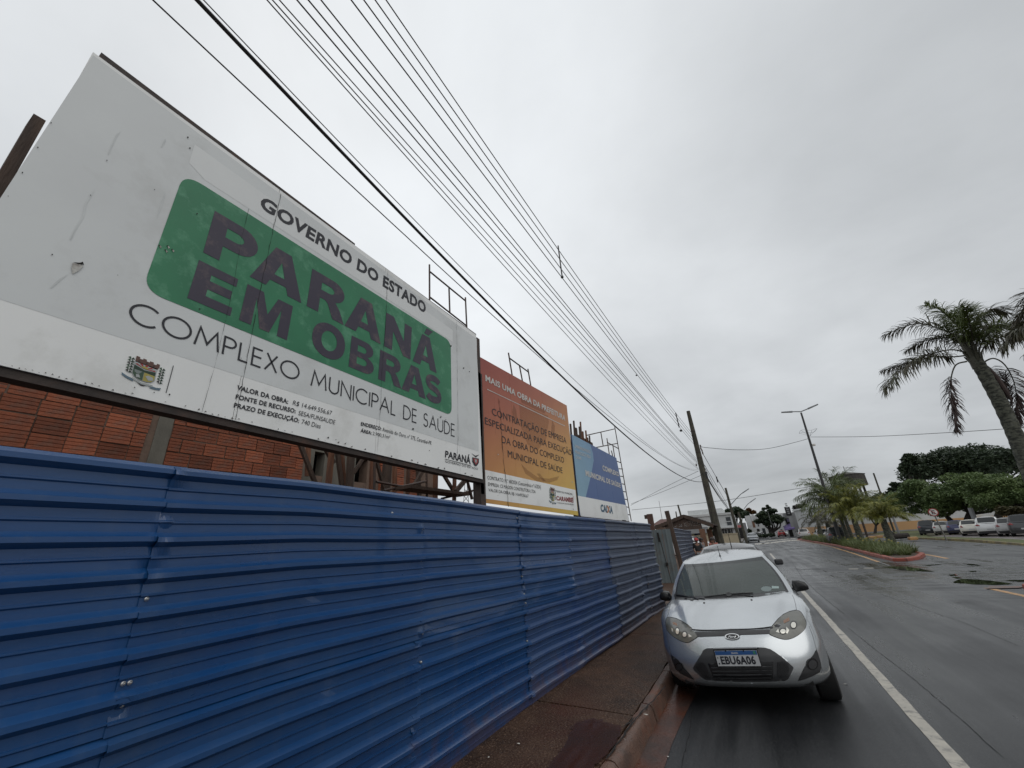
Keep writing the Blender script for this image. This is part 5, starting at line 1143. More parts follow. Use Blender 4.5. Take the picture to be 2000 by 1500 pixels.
def patch(root, bvh, poly, rayf, off, m, name, step, parent_is=None, label=None):
    """a piece of surface lying on the body: outline poly in a 2-D chart, cast on to the shell"""
    V = []
    for i, a in enumerate(poly):
        c = poly[(i + 1) % len(poly)]; n = max(1, int(math.dist(a, c) / step))
        for k in range(n): V.append((a[0] + (c[0] - a[0]) * k / n, a[1] + (c[1] - a[1]) * k / n))
    nb = len(V); E = [(i, (i + 1) % nb) for i in range(nb)]
    x0, x1 = min(p[0] for p in V), max(p[0] for p in V); y0, y1 = min(p[1] for p in V), max(p[1] for p in V)
    yy = y0 + step / 2
    while yy < y1:
        xx = x0 + step / 2
        while xx < x1:
            if pip((xx, yy), poly) and min(math.dist((xx, yy), q) for q in V[:nb]) > step * .45: V.append((xx, yy))
            xx += step
        yy += step
    r_ = geometry.delaunay_2d_cdt([Vector(p) for p in V], E, [], 0, 1e-5); vs2, fs = r_[0], r_[2]; out_ = []; miss = []
    for i, p in enumerate(vs2):
        o, d = rayf(p.x, p.y); d = d.normalized(); hit = bvh.ray_cast(o, d)
        if hit[0] is None: out_.append(None); miss.append(i)
        else: out_.append(hit[0] - d * off)
    for i in miss:
        ok = [(math.dist(vs2[i], vs2[j]), j) for j in range(len(out_)) if out_[j] is not None]
        if not ok: return None
        o, d = rayf(vs2[i].x, vs2[i].y); d = d.normalized(); q = out_[min(ok)[1]]; out_[i] = o + d * (q - o).dot(d)
    b = MB(); keep = [f for f in fs if pip(((vs2[f[0]].x + vs2[f[1]].x + vs2[f[2]].x) / 3, (vs2[f[0]].y + vs2[f[1]].y + vs2[f[2]].y) / 3), poly)]
    b.mesh(out_, keep); o_ = b.build(name, m, root); bm = bmesh.new(); bm.from_mesh(o_.data)
    o, d = rayf(*poly[0])
    for f_ in bm.faces:
        f_.normal_update(); f_.smooth = True
        if f_.normal.dot(d) > 0: f_.normal_flip()
    bmesh.ops.delete(bm, geom=[v for v in bm.verts if not v.link_faces], context='VERTS'); bm.to_mesh(o_.data); bm.free()
    if label: o_['label'] = label
    return o_
def line_on(root, bvh, pts, rayf, r_, m, name, off=.001, step=None, n=5):
    P = []; st = step or 3
    for a, c in zip(pts, pts[1:]):
        k = max(1, int(math.dist(a, c) / st))
        for i in range(k): P.append((a[0] + (c[0] - a[0]) * i / k, a[1] + (c[1] - a[1]) * i / k))
    P.append(pts[-1]); Q = []
    for p in P:
        o, d = rayf(*p); d = d.normalized(); h = bvh.ray_cast(o, d)
        if h[0] is not None: Q.append(h[0] - d * off)
    if len(Q) < 2: return None
    b = MB(); b.tube(Q, r_, n); return b.build(name, m, root, smooth=True)
_wheel = {}; LASTW = [None]
def wheel(root, x, y, r_, s):
    key = (round(r_, 2), s)
    if key not in _wheel:
        M = Matrix.Rotation(R(90), 4, 'Y'); t = MB(); t.lathe([(r_ * .62, -.09), (r_ * .9, -.10), (r_ * .98, -.085), (r_, -.05), (r_, .05), (r_ * .98, .085), (r_ * .9, .10), (r_ * .62, .09)], 28, M)
        tm = t.build('tyre', M_tyre, None, smooth=True); q = MB(); q.lathe([(0, s * .05), (r_ * .2, s * .06), (r_ * .25, s * .04), (r_ * .55, s * .055), (r_ * .64, s * .085)], 24, M)
        for k in range(6):
            a = k * math.tau / 6; q.bar((s * .062, 0, 0), (s * .075, math.sin(a) * r_ * .6, math.cos(a) * r_ * .6), r_ * .16, .02, up=(1, 0, 0))
        rm = q.build('rim', M_rim, None); _wheel[key] = (tm.data, rm.data); bpy.data.objects.remove(tm); bpy.data.objects.remove(rm)
    tm, rm = _wheel[key]; w = bpy.data.objects.new('wheel', tm); link(w, root); w.location = (x, y, r_); LASTW[0] = w.name; ri = bpy.data.objects.new('rim', rm); link(ri, w)
def local_rays(kind):
    if kind == 'rear': return lambda x, z: (Vector((x, 30, z)), Vector((0, -1, 0)))
    if kind == 'front': return lambda x, z: (Vector((x, -30, z)), Vector((0, 1, 0)))
    if kind == 'left': return lambda y, z: (Vector((-30, y, z)), Vector((1, 0, 0)))
    return lambda y, z: (Vector((30, y, z)), Vector((-1, 0, 0)))
_paint = {}
def paint(col, met=.3):
    k = tuple(col)
    if k not in _paint: _paint[k] = mat('car_paint_%02d' % len(_paint), col, .3, met, col2=[c * .95 for c in col], coat=.8)
    return _paint[k]
_proto = {}
def simple_car(kind, col, label, loc, rz, cat='car', group=None, name='parked_car', tail='v'):
    """complete small car seen some way off: local +y is its tail"""
    sp = CARSPEC[kind]; key = (kind, tuple(col))
    root = thing(name, label, cat, loc, rz, group); L_, Wd, H_ = sp['L'], sp['W'] / 2, sp['H']
    if kind not in _proto:
        b, _ = car_shell(sp); me = b.build('body', M_silver, None, smooth=True, merge=.001, angle=45, flip='out'); bvh = BVHTree.FromPolygons([Vector(v) for v in b.v], b.f)
        P = {}; holder = bpy.data.objects.new('h', None); S.collection.objects.link(holder)
        bz = interp(sp['zt'], sp['yR']); gl = []
        yr, zt_, zr = sp['yR'], sp['zRT'], bz
        gl.append(patch(holder, bvh, [(-.58, bz + .06), (.58, bz + .06), (.52, zt_ - .02), (.40, zt_ + .01), (-.40, zt_ + .01), (-.52, zt_ - .02)], local_rays('rear'), .006, M_dglass, 'rear_window', .12))
        gl.append(patch(holder, bvh, [(-.66, sp['zt'][2][1] + .10), (.66, sp['zt'][2][1] + .10), (.54, sp['zT'] - .01), (-.54, sp['zT'] - .01)], local_rays('front'), .006, M_dglass, 'windshield', .12))
        for sd in ('left', 'right'):
            y0, y1 = sp['yA'], sp['yR']; m_ = (sp['yT'] + sp['yRT']) / 2
            gl.append(patch(holder, bvh, [(y0 + .22, 1.0 if H_ < 1.6 else 1.12), (m_ - .03, .99 if H_ < 1.6 else 1.11), (m_ - .03, sp['zT'] - .01), (sp['yT'] + .10, sp['zT'] - .03)], local_rays(sd), .006, M_dglass, 'side_window', .12))
            gl.append(patch(holder, bvh, [(m_ + .05, .99 if H_ < 1.6 else 1.11), (y1 - .35, 1.05 if H_ < 1.6 else 1.17), (sp['yRT'] - .15, sp['zT'] - .02), (m_ + .05, sp['zT'] - .01)], local_rays(sd), .006, M_dglass, 'side_window', .12))
        for s in (1, -1):
            gl.append(patch(holder, bvh, [(s * .50, bz - .22), (s * (Wd - .07), bz - .20), (s * (Wd - .10), bz + .0), (s * .60, bz - .02)], local_rays('rear'), .012, M_tail, 'tail_light', .08))
            gl.append(patch(holder, bvh, [(s * .45, .60), (s * (Wd - .10), .62), (s * (Wd - .14), sp['zt'][1][1] + .02), (s * .52, sp['zt'][1][1] - .03)], local_rays('front'), .012, M_lamp, 'headlight', .08))
        gl.append(patch(holder, bvh, [(-Wd + .13, .25), (Wd - .13, .25), (Wd - .13, .42), (.35, .44), (-.35, .44), (-Wd + .13, .42)], local_rays('rear'), .012, M_plast, 'rear_bumper', .12))
        gl.append(patch(holder, bvh, [(-.2, .52), (.2, .52), (.2, .63), (-.2, .63)], local_rays('rear'), .02, M_plate, 'number_plate', .1))
        gl.append(patch(holder, bvh, [(-.45, .28), (.45, .28), (.5, .45), (-.5, .45)], local_rays('front'), .012, M_plast, 'grille', .12))
        _proto[kind] = (me.data, [(g.name.split('.')[0], g.data) for g in gl if g]); bpy.data.objects.remove(me)
        for g in gl:
            if g: bpy.data.objects.remove(g)
        bpy.data.objects.remove(holder)
    bd, parts = _proto[kind]; m2 = bd.copy(); m2.materials.clear(); m2.materials.append(paint(col)); link(bpy.data.objects.new('body', m2), root)
    for nm, me in parts: link(bpy.data.objects.new(nm, me), root)
    b = MB(); b.box(-Wd + .12, Wd - .12, .25, L_ - .25, .20, .80); b.build('underbody', M_under, root)
    for yw in sp['wheels']:
        for s in (1, -1): wheel(root, s * (Wd - .11), yw, sp['wr'], s)
    for s in (1, -1):
        b = MB(); b.box(s * Wd if s > 0 else -Wd - .16, Wd + .16 if s > 0 else -Wd, sp['yA'] + .30, sp['yA'] + .44, .98 if H_ < 1.6 else 1.1, 1.10 if H_ < 1.6 else 1.24); b.build('mirror', M_plast, root, bevel=.03)
    return root

# ---- the silver hatchback in front
sp = CARSPEC['fiesta']; CL = Vector((-.365, 5.362, 0)); ROLL = -.065
hero = thing('parked_car', 'silver hatchback with hazy headlights parked at the kerb facing the camera, closest car', 'car', CL)
hero.rotation_euler = (0, ROLL, 0)      # leans towards the gutter
MI = (Matrix.Translation(CL) @ Matrix.Rotation(ROLL, 4, 'Y')).inverted(); MI3 = MI.to_3x3()
def loc_y(px, py, yl):
    o, d = MI @ EYE, MI3 @ ray(px, py); return o + d * ((yl - o.y) / d.y)
b, wsf = car_shell(sp, True)
b.build('body', M_silver, hero, smooth=True, merge=.001, angle=42, flip='out')
rows = [[wsf(-1 + 2 * j / 14, v / 8) for j in range(15)] for v in range(9)]
bt = MB(); bt.v = list(b.v); bt.f = list(b.f); bt.m = list(b.m); bt.grid(rows)
HB_ = BVHTree.FromPolygons([Vector(v) for v in bt.v], bt.f)
NU, NV = 60, 28; g = MB(); fr = MB(); ti = MB(); pil = MB()
P = [[wsf(-1 + 2 * j / NU, v / NV) for j in range(NU + 1)] for v in range(NV + 1)]
for v in range(NV):
    for j in range(NU):
        u = abs(-1 + 2 * (j + .5) / NU); q = (P[v][j], P[v][j + 1], P[v + 1][j + 1], P[v + 1][j])
        tgt = pil if (u > .945 or v == NV - 1) else fr if (u > .885 or v < 2) else (ti if v > NV - 5 else g)
        tgt.quad(*q)
for mb_, nm, m_ in ((g, 'windshield', M_ws), (fr, 'windshield_frame', M_black), (ti, 'windshield_tint', M_wst), (pil, 'pillar', M_silver)):
    o = mb_.build(nm, m_, hero, smooth=True, merge=.0005)
HR = lambda x, y: (MI @ EYE, MI3 @ ray(x, y))
z6 = lambda x, y: (1290 + x / 5.556, 1160 + y / 5.556)
zd = lambda x, y: (1280 + x / 6.25, 1040 + y / 6.25)
def hp(pts, off, m, name, step=4, zf=zd, label=None): return patch(hero, HB_, [zf(*p) for p in pts], HR, off, m, name, step, label=label)
def smooth_poly(pts, k=4):
    out_ = []; n = len(pts)
    for i in range(n):
        p0, p1, p2, p3 = [Vector(pts[(i + q) % n]) for q in (-1, 0, 1, 2)]
        for j in range(k):
            t = j / k; v = .5 * ((2 * p1) + (p2 - p0) * t + (2 * p0 - 5 * p1 + 4 * p2 - p3) * t * t + (3 * p1 - p0 - 3 * p2 + p3) * t ** 3); out_.append((v.x, v.y))
    return out_
hl_r = smooth_poly([(1395, 1235), (1402, 1190), (1440, 1130), (1500, 1060), (1560, 1005), (1640, 968), (1720, 952), (1765, 965), (1800, 1010), (1828, 1065), (1840, 1115), (1826, 1170), (1785, 1218), (1725, 1262), (1650, 1295), (1580, 1303), (1500, 1285), (1430, 1258)], 3)
hl_l = smooth_poly([(150, 1036), (200, 1040), (260, 1055), (330, 1090), (400, 1135), (460, 1190), (490, 1232), (511, 1270), (470, 1302), (400, 1340), (330, 1330), (250, 1290), (180, 1235), (142, 1180), (128, 1120), (134, 1065)], 3)
def grow(pts, k):
    cx_ = sum(p[0] for p in pts) / len(pts); cy_ = sum(p[1] for p in pts) / len(pts); return [(cx_ + (p[0] - cx_) * k, cy_ + (p[1] - cy_) * k) for p in pts]
for pts, side_, lb in ((hl_r, 1, None), (hl_l, -1, None)):
    hp(grow(pts, 1.03), .003, M_black, 'headlight_surround'); h = hp(pts, .007, M_lamp, 'headlight')
for c, r_, m_ in (((1558, 1205), (48, 40), M_lampin), ((1686, 1128), (44, 52), M_lampin), ((268, 1205), (30, 52), M_lampin), ((355, 1245), (34, 42), M_lampin)):
    hp(ell(c[0], c[1], r_[0], r_[1], 14), .0095, M_plast, 'reflector_ring', 3); hp(ell(c[0], c[1] , r_[0] * .72, r_[1] * .72, 12), .0125, m_, 'reflector', 3)
hp([(1470, 1212), (1500, 1175), (1515, 1225)], .010, M_lampin, 'reflector', 3); hp([(1600, 1150), (1635, 1190), (1612, 1235), (1596, 1225)], .010, M_lampin, 'reflector', 3)
hp([(195, 1165), (215, 1180), (215, 1215), (200, 1205)], .010, M_lampin, 'reflector', 3); hp([(400, 1235), (445, 1268), (405, 1280)], .010, M_lampin, 'reflector', 3)
hp([(1560, 1075), (1630, 1035), (1640, 1075), (1570, 1110)], .0095, M_amber, 'indicator', 3); hp([(210, 1090), (260, 1105), (270, 1140), (215, 1120)], .0095, M_amber, 'indicator', 3)
# bonnet lip bar with the maker's oval
hp([(483, 1212), (700, 1204), (935, 1195), (1170, 1188), (1397, 1180), (1397, 1235), (1200, 1243), (1040, 1248), (1000, 1292), (935, 1312), (880, 1296), (836, 1262), (650, 1269), (512, 1273)], .005, M_plast, 'grille_bar')
eb = smooth_poly([(x, y) for x, y in ell(936, 1268, 90, 37, 16)], 2)
hp(eb, .014, M_chrome, 'badge', 3, label='oval maker badge'); hp(ell(936, 1267, 75, 28, 24), .018, M_black, 'badge_field', 3)
vs_, fs_ = text_geo('Ford', 0.02, .35); tw_ = max(v[0] for v in vs_); out_ = []
for v in vs_:
    X_, Y_ = 885 + 100 * v[0] / tw_, 1284 - 26 * v[1]; o, d = HR(*zd(X_, Y_)); d = d.normalized(); h = HB_.ray_cast(o, d)[0]; out_.append(h - d * .021 if h else Vector((0, 0, .6)))
o = mesh_from('badge_lettering', out_, fs_, M_chrome, hero)
# lower grille
gr_ = [(352, 805), (378, 758), (400, 720), (440, 655), (470, 605), (505, 590), (700, 582), (1000, 578), (1130, 582), (1190, 598), (1240, 628), (1310, 678), (1390, 748), (1443, 795), (1440, 818), (1410, 880), (1385, 925), (1355, 944), (1200, 952), (900, 955), (650, 948), (485, 932), (440, 900), (370, 838)]
rim_ = [(340, 808), (440, 640), (468, 594), (505, 580), (1135, 568), (1200, 588), (1320, 672), (1455, 795), (1450, 825), (1400, 935), (1365, 962), (900, 975), (480, 955), (430, 915), (352, 840)]
M_rimline = M_silver
hp(rim_, .006, M_silver, 'grille_rim', 4, z6); hp(gr_, .010, M_plast, 'lower_grille', 4, z6)
hp([(515, 755), (620, 745), (1225, 735), (1222, 920), (1180, 932), (600, 930), (570, 905)], .013, M_black, 'grille_opening', 4, z6)
for k, (ya, yb) in enumerate(((795, 778), (832, 822), (872, 866), (908, 905))):
    hp([(545 + k * 12, ya), (870, (ya + yb) / 2 + 4), (1210 - k * 2, yb), (1210 - k * 2, yb + 12), (870, (ya + yb) / 2 + 17), (550 + k * 12, ya + 12)], .028, M_plast, 'grille_slat', 5, z6)
ml_ = [(388, 765), (430, 742), (470, 750), (495, 785), (535, 880), (542, 912), (480, 905), (425, 850), (384, 800)]; mr_ = [(1268, 742), (1330, 722), (1380, 760), (1400, 815), (1372, 885), (1285, 908), (1266, 860)]
for pl in (ml_, mr_):
    hp(pl, .013, M_black, 'mesh_insert', 4, z6)
    x0, x1, y0, y1 = min(p[0] for p in pl), max(p[0] for p in pl), min(p[1] for p in pl), max(p[1] for p in pl)
    gmb = MB()
    for k in range(-12, 26):
        for sl_ in (1, -1):
            pts = []
            for i in range(40):
                t = i / 39; X_ = x0 + (x1 - x0) * t; Y_ = y0 + k * 16 + sl_ * (X_ - x0) * .62
                if pip((X_, Y_), pl):
                    o, d = HR(*z6(X_, Y_)); d = d.normalized(); h = HB_.ray_cast(o, d)[0]
                    if h: pts.append(h - d * .016)
            if len(pts) > 2: gmb.tube(pts, .0022, 4)
    if gmb.v: gmb.build('mesh_bars', M_plast, hero)
# fog lamp recesses
for pl, c, r_ in (([(1690, 612), (1665, 665), (1600, 738), (1560, 815), (1500, 940), (1560, 925), (1650, 890), (1728, 848), (1742, 790), (1722, 700)], (1650, 762), 62), ([(115, 665), (190, 722), (260, 810), (320, 880), (362, 928), (300, 905), (210, 860), (160, 800), (130, 730)], (198, 790), 44)):
    hp(grow(pl, 1.04), .004, M_black, 'fog_recess_edge', 4, z6); hp(pl, .008, M_plast, 'fog_recess', 4, z6); hp(ell(c[0], c[1], r_, r_ * 1.05, 20), .012, M_black, 'fog_lamp', 3, z6); hp(ell(c[0] + 3, c[1] + 4, r_ * .75, r_ * .8, 16), .016, M_plast, 'fog_lamp_glass', 3, z6)
# number plate
pc = Vector((0, -.018, 0)); V = lambda q: loc_y(*z6(*q), -.03)
cor = [V((590, 613)), V((1046, 613)), V((1086, 778)), V((621, 786))]
cz0, cz1 = (cor[0].z + cor[1].z) / 2, (cor[2].z + cor[3].z) / 2; cx0, cx1 = (cor[0].x + cor[3].x) / 2, (cor[1].x + cor[2].x) / 2
print('plate', cor, cx1 - cx0, cz0 - cz1)
pl_ = thing('number_plate', None, None, (0, -.03, 0)); pl_.parent = hero; pl_.location = (0, 0, 0)
yq = -.030
def pq(u, v, off): return (cx0 + (cx1 - cx0) * u, yq - off, cz1 + (cz0 - cz1) * v)
def pbox(nm, u0, u1, v0, v1, off, th, m, bevel=0): b = MB(); p, q = pq(u0, v0, off), pq(u1, v1, off); b.box(p[0], q[0], p[1] - th, p[1], p[2], q[2]); return b.build(nm, m, pl_, bevel=bevel)
pbox('plate_holder', -.02, 1.02, -.07, 1.12, -.05, .052, M_black, .003); pbox('plate_base', 0, 1, 0, 1, .004, .002, M_plate); pbox('plate_band', .006, .994, .72, .985, .0065, .0008, M_pblue)
def ptext(st, u0, u1, v0, v1, m, bd=0):
    vs, fs = text_geo(st, bd); w_ = max(v[0] for v in vs); lo = min(v[0] for v in vs); b = MB(); b.mesh([pq(u0 + (u1 - u0) * (v[0] - lo) / (w_ - lo), v0 + (v1 - v0) * v[1], .0085) for v in vs], fs); o = b.build('plate_lettering', m, pl_); _face(o, Vector((0, -1, 0)))
ptext('BRASIL', .40, .56, .79, .90, M_wl, .02); ptext('EBU6A06', .10, .91, .12, .64, M_ink, .035); pbox('plate_mark', .91, .965, .76, .95, .0075, .001, mat('plate_green', (.05, .22, .14), .5)); pbox('plate_mark', .03, .06, .12, .22, .0075, .001, M_ink); pbox('plate_mark', .03, .055, .50, .58, .0075, .001, M_ink)
for u in (.28, .70): pbox('plate_bolt', u - .012, u + .012, .93, 1.01, .0085, .003, M_black)
hp([(226, 765), (240, 817), (470, 824), (700, 812), (900, 799), (1250, 784), (1400, 760), (1560, 731), (1628, 724), (1600, 700), (1500, 722), (1250, 745), (900, 752), (600, 772), (400, 775), (245, 742)], .004, M_plast, 'cowl', 4)
line_on(hero, HB_, [z6(*p) for p in ((1612, 350), (1650, 450), (1692, 600), (1730, 720), (1752, 830), (1745, 850))], HR, .0022, M_black, 'shut_line', .0, 3)
line_on(hero, HB_, [z6(*p) for p in ((66, 380), (74, 460), (100, 600), (128, 700))], HR, .0022, M_black, 'shut_line', .0, 3)
# shut lines, nozzles, wipers, aerial
HL = lambda pts, r_, m=M_black, nm='shut_line', off=.0, zf=zd: line_on(hero, HB_, [zf(*p) for p in pts], HR, r_, m, nm, off, 3)
HL([(150, 1030), (200, 1034), (262, 1049), (332, 1084), (404, 1130), (465, 1185), (483, 1207), (700, 1199), (935, 1190), (1170, 1183), (1400, 1174), (1440, 1122), (1500, 1052), (1562, 998), (1640, 961), (1722, 944)], .0028)
HL([(1722, 944), (1712, 880), (1690, 800), (1672, 765)], .0028); HL([(150, 1030), (170, 930), (195, 850)], .0028)
for q in ((594, 857), (1173, 820)): hp(ell(q[0], q[1], 13, 11, 8), .008, M_black, 'washer_nozzle', 3)
M_crease = M_silver
for pts, r_ in ((([(250, 762), (350, 775), (455, 800), (520, 815)]), .008), (([(600, 790), (750, 770), (880, 752), (1050, 742), (1190, 736)]), .008), (([(880, 750), (1000, 755), (1110, 772), (1190, 778)]), .006), (([(430, 790), (500, 800), (600, 812)]), .006)):
    line_on(hero, HB_, [zd(*p) for p in pts], HR, r_, M_black, 'wiper', .022, 3, 6)
for q in ((440, 798), (895, 752)): hp(ell(q[0], q[1], 36, 26, 10), .03, M_black, 'wiper_hub', 3)
o, d = HR(*zd(790, 288)); h = HB_.ray_cast(o, d.normalized())[0]
if h:
    b = MB(); tip_ = loc_y(*zd(757, 165), h.y + .06); b.tube([h, h + (tip_ - h) * .12, tip_], [.016, .006, .003], 8); b.build('aerial', M_black, hero, smooth=True)
# stickers on the glass
for c, rx, ry in (((1355, 688), 66, 32),): hp(ell(c[0], c[1], rx, ry, 14), .003, mat('pale_sticker', (.16, .20, .20), .5), 'sticker', 4)
hp([(1420, 652), (1505, 656), (1508, 682), (1424, 684)], .0035, mat('pale_label', (.28, .36, .35), .5), 'sticker', 4)
# mirrors
def mirror(poly, yl, thick, nm='mirror'):
    P = [loc_y(*zd(*p), yl) for p in poly]; c = sum(P, Vector()) / len(P); b = MB(); rings = []
    for k, sc_ in ((-.5, .62), (-.42, .86), (-.2, 1.0), (.15, 1.0), (.4, .95), (.5, .88)): rings.append([c + (p - c) * sc_ + Vector((0, k * thick, 0)) for p in P])
    b.grid(rings, closed=True); b.mesh(rings[0], [tuple(range(len(P)))]); b.mesh(rings[-1], [tuple(range(len(P)))]); o = b.build(nm, M_black, hero, smooth=True, angle=60, merge=.0005, flip='out'); return c
c = mirror([(1668, 582), (1740, 578), (1820, 603), (1862, 645), (1874, 688), (1835, 706), (1720, 722), (1688, 700), (1664, 640)], 1.55, .14)
b = MB(); b.bar(c + Vector((-.03, .0, -.03)), c + Vector((-.17, .02, -.06)), .05, .06); b.build('mirror_arm', M_black, hero)
c = mirror([(52, 770), (66, 728), (110, 712), (160, 722), (186, 760), (190, 832), (120, 834), (66, 815)], 1.55, .14)
b = MB(); b.bar(c + Vector((.03, .0, -.02)), c + Vector((.16, .02, -.05)), .05, .06); b.build('mirror_arm', M_black, hero)
# interior
b = MB(); b.box(-.66, .66, 1.0, 1.55, .70, .93); b.build('dashboard', M_plast, hero, bevel=.05)
for s in (-.36, .36):
    b = MB(); b.box(s - .24, s + .24, 2.15, 2.32, .5, 1.12); b.build('seat_back', M_seat, hero, bevel=.06); b = MB(); b.box(s - .12, s + .12, 2.2, 2.3, 1.15, 1.32); b.build('headrest', M_seat, hero, bevel=.04)
b = MB(); b.box(-.6, .6, 3.0, 3.15, .5, 1.05); b.build('rear_seat', M_seat, hero, bevel=.05)
M = Matrix.Translation((.36, 1.62, .98)) @ Matrix.Rotation(R(65), 4, 'X'); b = MB(); b.tube([M @ Vector((.185 * math.cos(a * math.tau / 24), .185 * math.sin(a * math.tau / 24), 0)) for a in range(25)], .014, 6); b.bar(M @ Vector((-.18, 0, 0)), M @ Vector((.18, 0, 0)), .05, .03); b.build('steering_wheel', M_black, hero)
b = MB(); b.box(-.11, .11, 1.78, 1.80, 1.22, 1.28); b.build('inside_mirror', M_black, hero, bevel=.01)
b = MB(); b.box(-.70, .70, .35, 3.6, .19, .66); b.build('underbody', M_under, hero); b = MB(); b.box(-.68, .68, .9, 1.05, .6, .9); b.build('bulkhead', M_under, hero)
b = MB(); b.box(-.60, .60, .14, .5, .24, .52); b.build('bumper_core', M_under, hero)
for yw in sp['wheels']:
    for s in (1, -1): wheel(hero, s * (sp['W'] / 2 - .125), yw, sp['wr'], s); bpy.data.objects[LASTW[0]].location.z = sp['wr'] - s * .049
for s, yl in ((1, 0), (-1, 0)):
    patch(hero, HB_, [(1.60, 1.0), (2.5, .99), (2.5, 1.33), (2.12, 1.32)], local_rays('right' if s > 0 else 'left'), .004, M_dglass, 'side_window', .12); patch(hero, HB_, [(2.6, .99), (3.35, 1.03), (3.25, 1.32), (2.6, 1.33)], local_rays('right' if s > 0 else 'left'), .004, M_dglass, 'side_window', .12)
patch(hero, HB_, [(-.55, 1.06), (.55, 1.06), (.48, 1.34), (-.48, 1.34)], local_rays('rear'), .005, M_dglass, 'rear_window', .12)
for s in (1, -1): patch(hero, HB_, [(s * .55, .70), (s * .76, .72), (s * .72, 1.0), (s * .62, .98)], local_rays('rear'), .01, M_tail, 'tail_light', .08)

# ---- other cars
dark = simple_car('sedan', (.035, .035, .038), 'dark grey car parked right behind the silver hatchback, only its roof and mirror showing', (-.53, 9.66, 0), 0)
b = MB(); q = at_y(*zd(930, 182), 11.7) - dark.location; t_ = at_y(*zd(885, 0), 11.7) - dark.location; b.tube([q, t_], [.012, .003], 6); b.build('aerial', M_black, dark)
def car_at(kind, col, label, px, py, rz, z=0.0, group=None, Y=None, name='parked_car'):
    p = at_z(px, py, z); return simple_car(kind, col, label, p, rz, group=group, name=name)
LOT = 'cars parked in a row in front of the orange wall'
def lot(kind, col, label, xl, xr, yb, rz):
    p = at_z((xl + xr) / 2, yb, .085); d = Vector((p.x, p.y, 0)).normalized(); sp_ = CARSPEC[kind]
    # origin is the nose; tail faces the camera
    tail = p; fw_ = Vector((math.sin(rz), -math.cos(rz), 0)) * -1
    org = tail - Vector((-math.sin(rz), math.cos(rz), 0)) * (sp_['L'] - .3)
    simple_car(kind, col, label, (org.x, org.y, .085), rz, group=LOT)
base_rot = R(180 - 22)
lot('suv', (.018, .022, .03), 'dark blue black hatchback, leftmost of the row in front of the orange wall', 1803, 1832, 1045.5, base_rot)
lot('hatch', (.42, .42, .40), 'silver white hatchback behind the no parking sign post', 1832, 1862, 1045, base_rot)
lot('hatch', (.03, .035, .10), 'dark blue car in place of the blue motorcycle between the sign post and the white hatchback', 1864, 1886, 1044, base_rot)  # dark blue car body stands in for a motorcycle
lot('hatch', (.62, .60, .54), 'cream white hatchback in the middle of the parked row', 1886, 1922, 1046, base_rot)
lot('suv', (.66, .67, .67), 'bright white compact car with black bumper in the parked row', 1924, 1958, 1047, base_rot)
lot('hatch', (.36, .36, .36), 'silver estate car second from the right end of the parked row', 1965, 1996, 1047, base_rot)
lot('suv', (.05, .052, .056), 'dark grey car at the right edge of the parked row', 1996, 2024, 1047, base_rot)
# traffic and parked cars down the street
def far_car(kind, col, label, px, py, Y, rz, z=None, name='parked_car', group=None):
    p = at_y(px, py, Y); return simple_car(kind, col, label, (p.x, p.y, 0 if z is None else z), rz, name=name, group=group)
far_car('hatch', (.20, .22, .24), 'grey car parked facing the camera down the left kerb, beyond the dark one', 1472, 1057, 80, 0)
far_car('hatch', (.42, .03, .03), 'small red car far ahead beyond the crossing', 1526, 1046, 128, R(180))
far_car('hatch', (.55, .56, .56), 'white car to the right of the far red car', 1542, 1046, 126, 0)
far_car('suv', (.012, .012, .014), 'black off road car with lit rear lights behind the palm trunks', 1632, 1050, 56, R(176), name='moving_car')
far_car('suv', (.40, .40, .39), 'pale pickup like car left of the black one behind the palms', 1567, 1046, 92, R(180), name='moving_car')
far_car('hatch', (.60, .61, .61), 'white car half hidden behind the planted median', 1602, 1046, 76, R(180), name='moving_car')
far_car('hatch', (.42, .43, .44), 'pale car parked far down on the left side of the small island', 1487, 1048, 120, 0)
far_car('hatch', (.03, .035, .04), 'dark car parked under the street tree', 1500, 1046, 118, R(90))
far_car('suv', (.62, .63, .64), 'white car parked to the left behind the tiled shelter', 1356, 1066, 38, R(80))
far_car('suv', (.62, .62, .62), 'white van like car between the shelter and the leaning pole', 1398, 1063, 42, R(70))
far_car('hatch', (.60, .60, .60), 'white car right of the leaning pole by the cream wall', 1417, 1063, 44, R(60))
# ------------------------------------------------------------------ vegetation
M_leafd = mat('dark_tree_leaves', (0.048, 0.070, 0.036), 0.6, col2=(0.026, 0.042, 0.024), scale=.6, contrast=(.4, .6), transl=.18)
M_leafg = mat('green_tree_leaves', (0.14, 0.195, 0.070), 0.6, col2=(0.085, 0.13, 0.046), scale=.5, contrast=(.4, .6), transl=.25)
M_leafo = mat('orange_tree_leaves', (0.16, 0.075, 0.02), 0.6, col2=(0.10, 0.05, 0.02), scale=.6, transl=.2)
M_bark = mat('dark_bark', (0.05, 0.042, 0.036), 0.9, col2=(0.025, 0.022, 0.02), scale=5, bump=.7, bscale=20)
M_pt = mat('lichen_palm_trunk', (0.095, 0.098, 0.075), 0.9, col2=(0.028, 0.030, 0.024), scale=9, stretch=(1, 1, 2.2), contrast=(.44, .56), bump=1.0, bscale=26, dirt=(.16, .165, .14), dirt_amt=.6, dscale=7)
M_pfg = mat('palm_leaf_green', (0.105, 0.135, 0.038), 0.45, col2=(0.065, 0.09, 0.026), scale=2.5, transl=.25)
M_pfd = mat('palm_leaf_dark', (0.062, 0.068, 0.030), 0.5, col2=(0.062, 0.048, 0.028), scale=2, transl=.15)
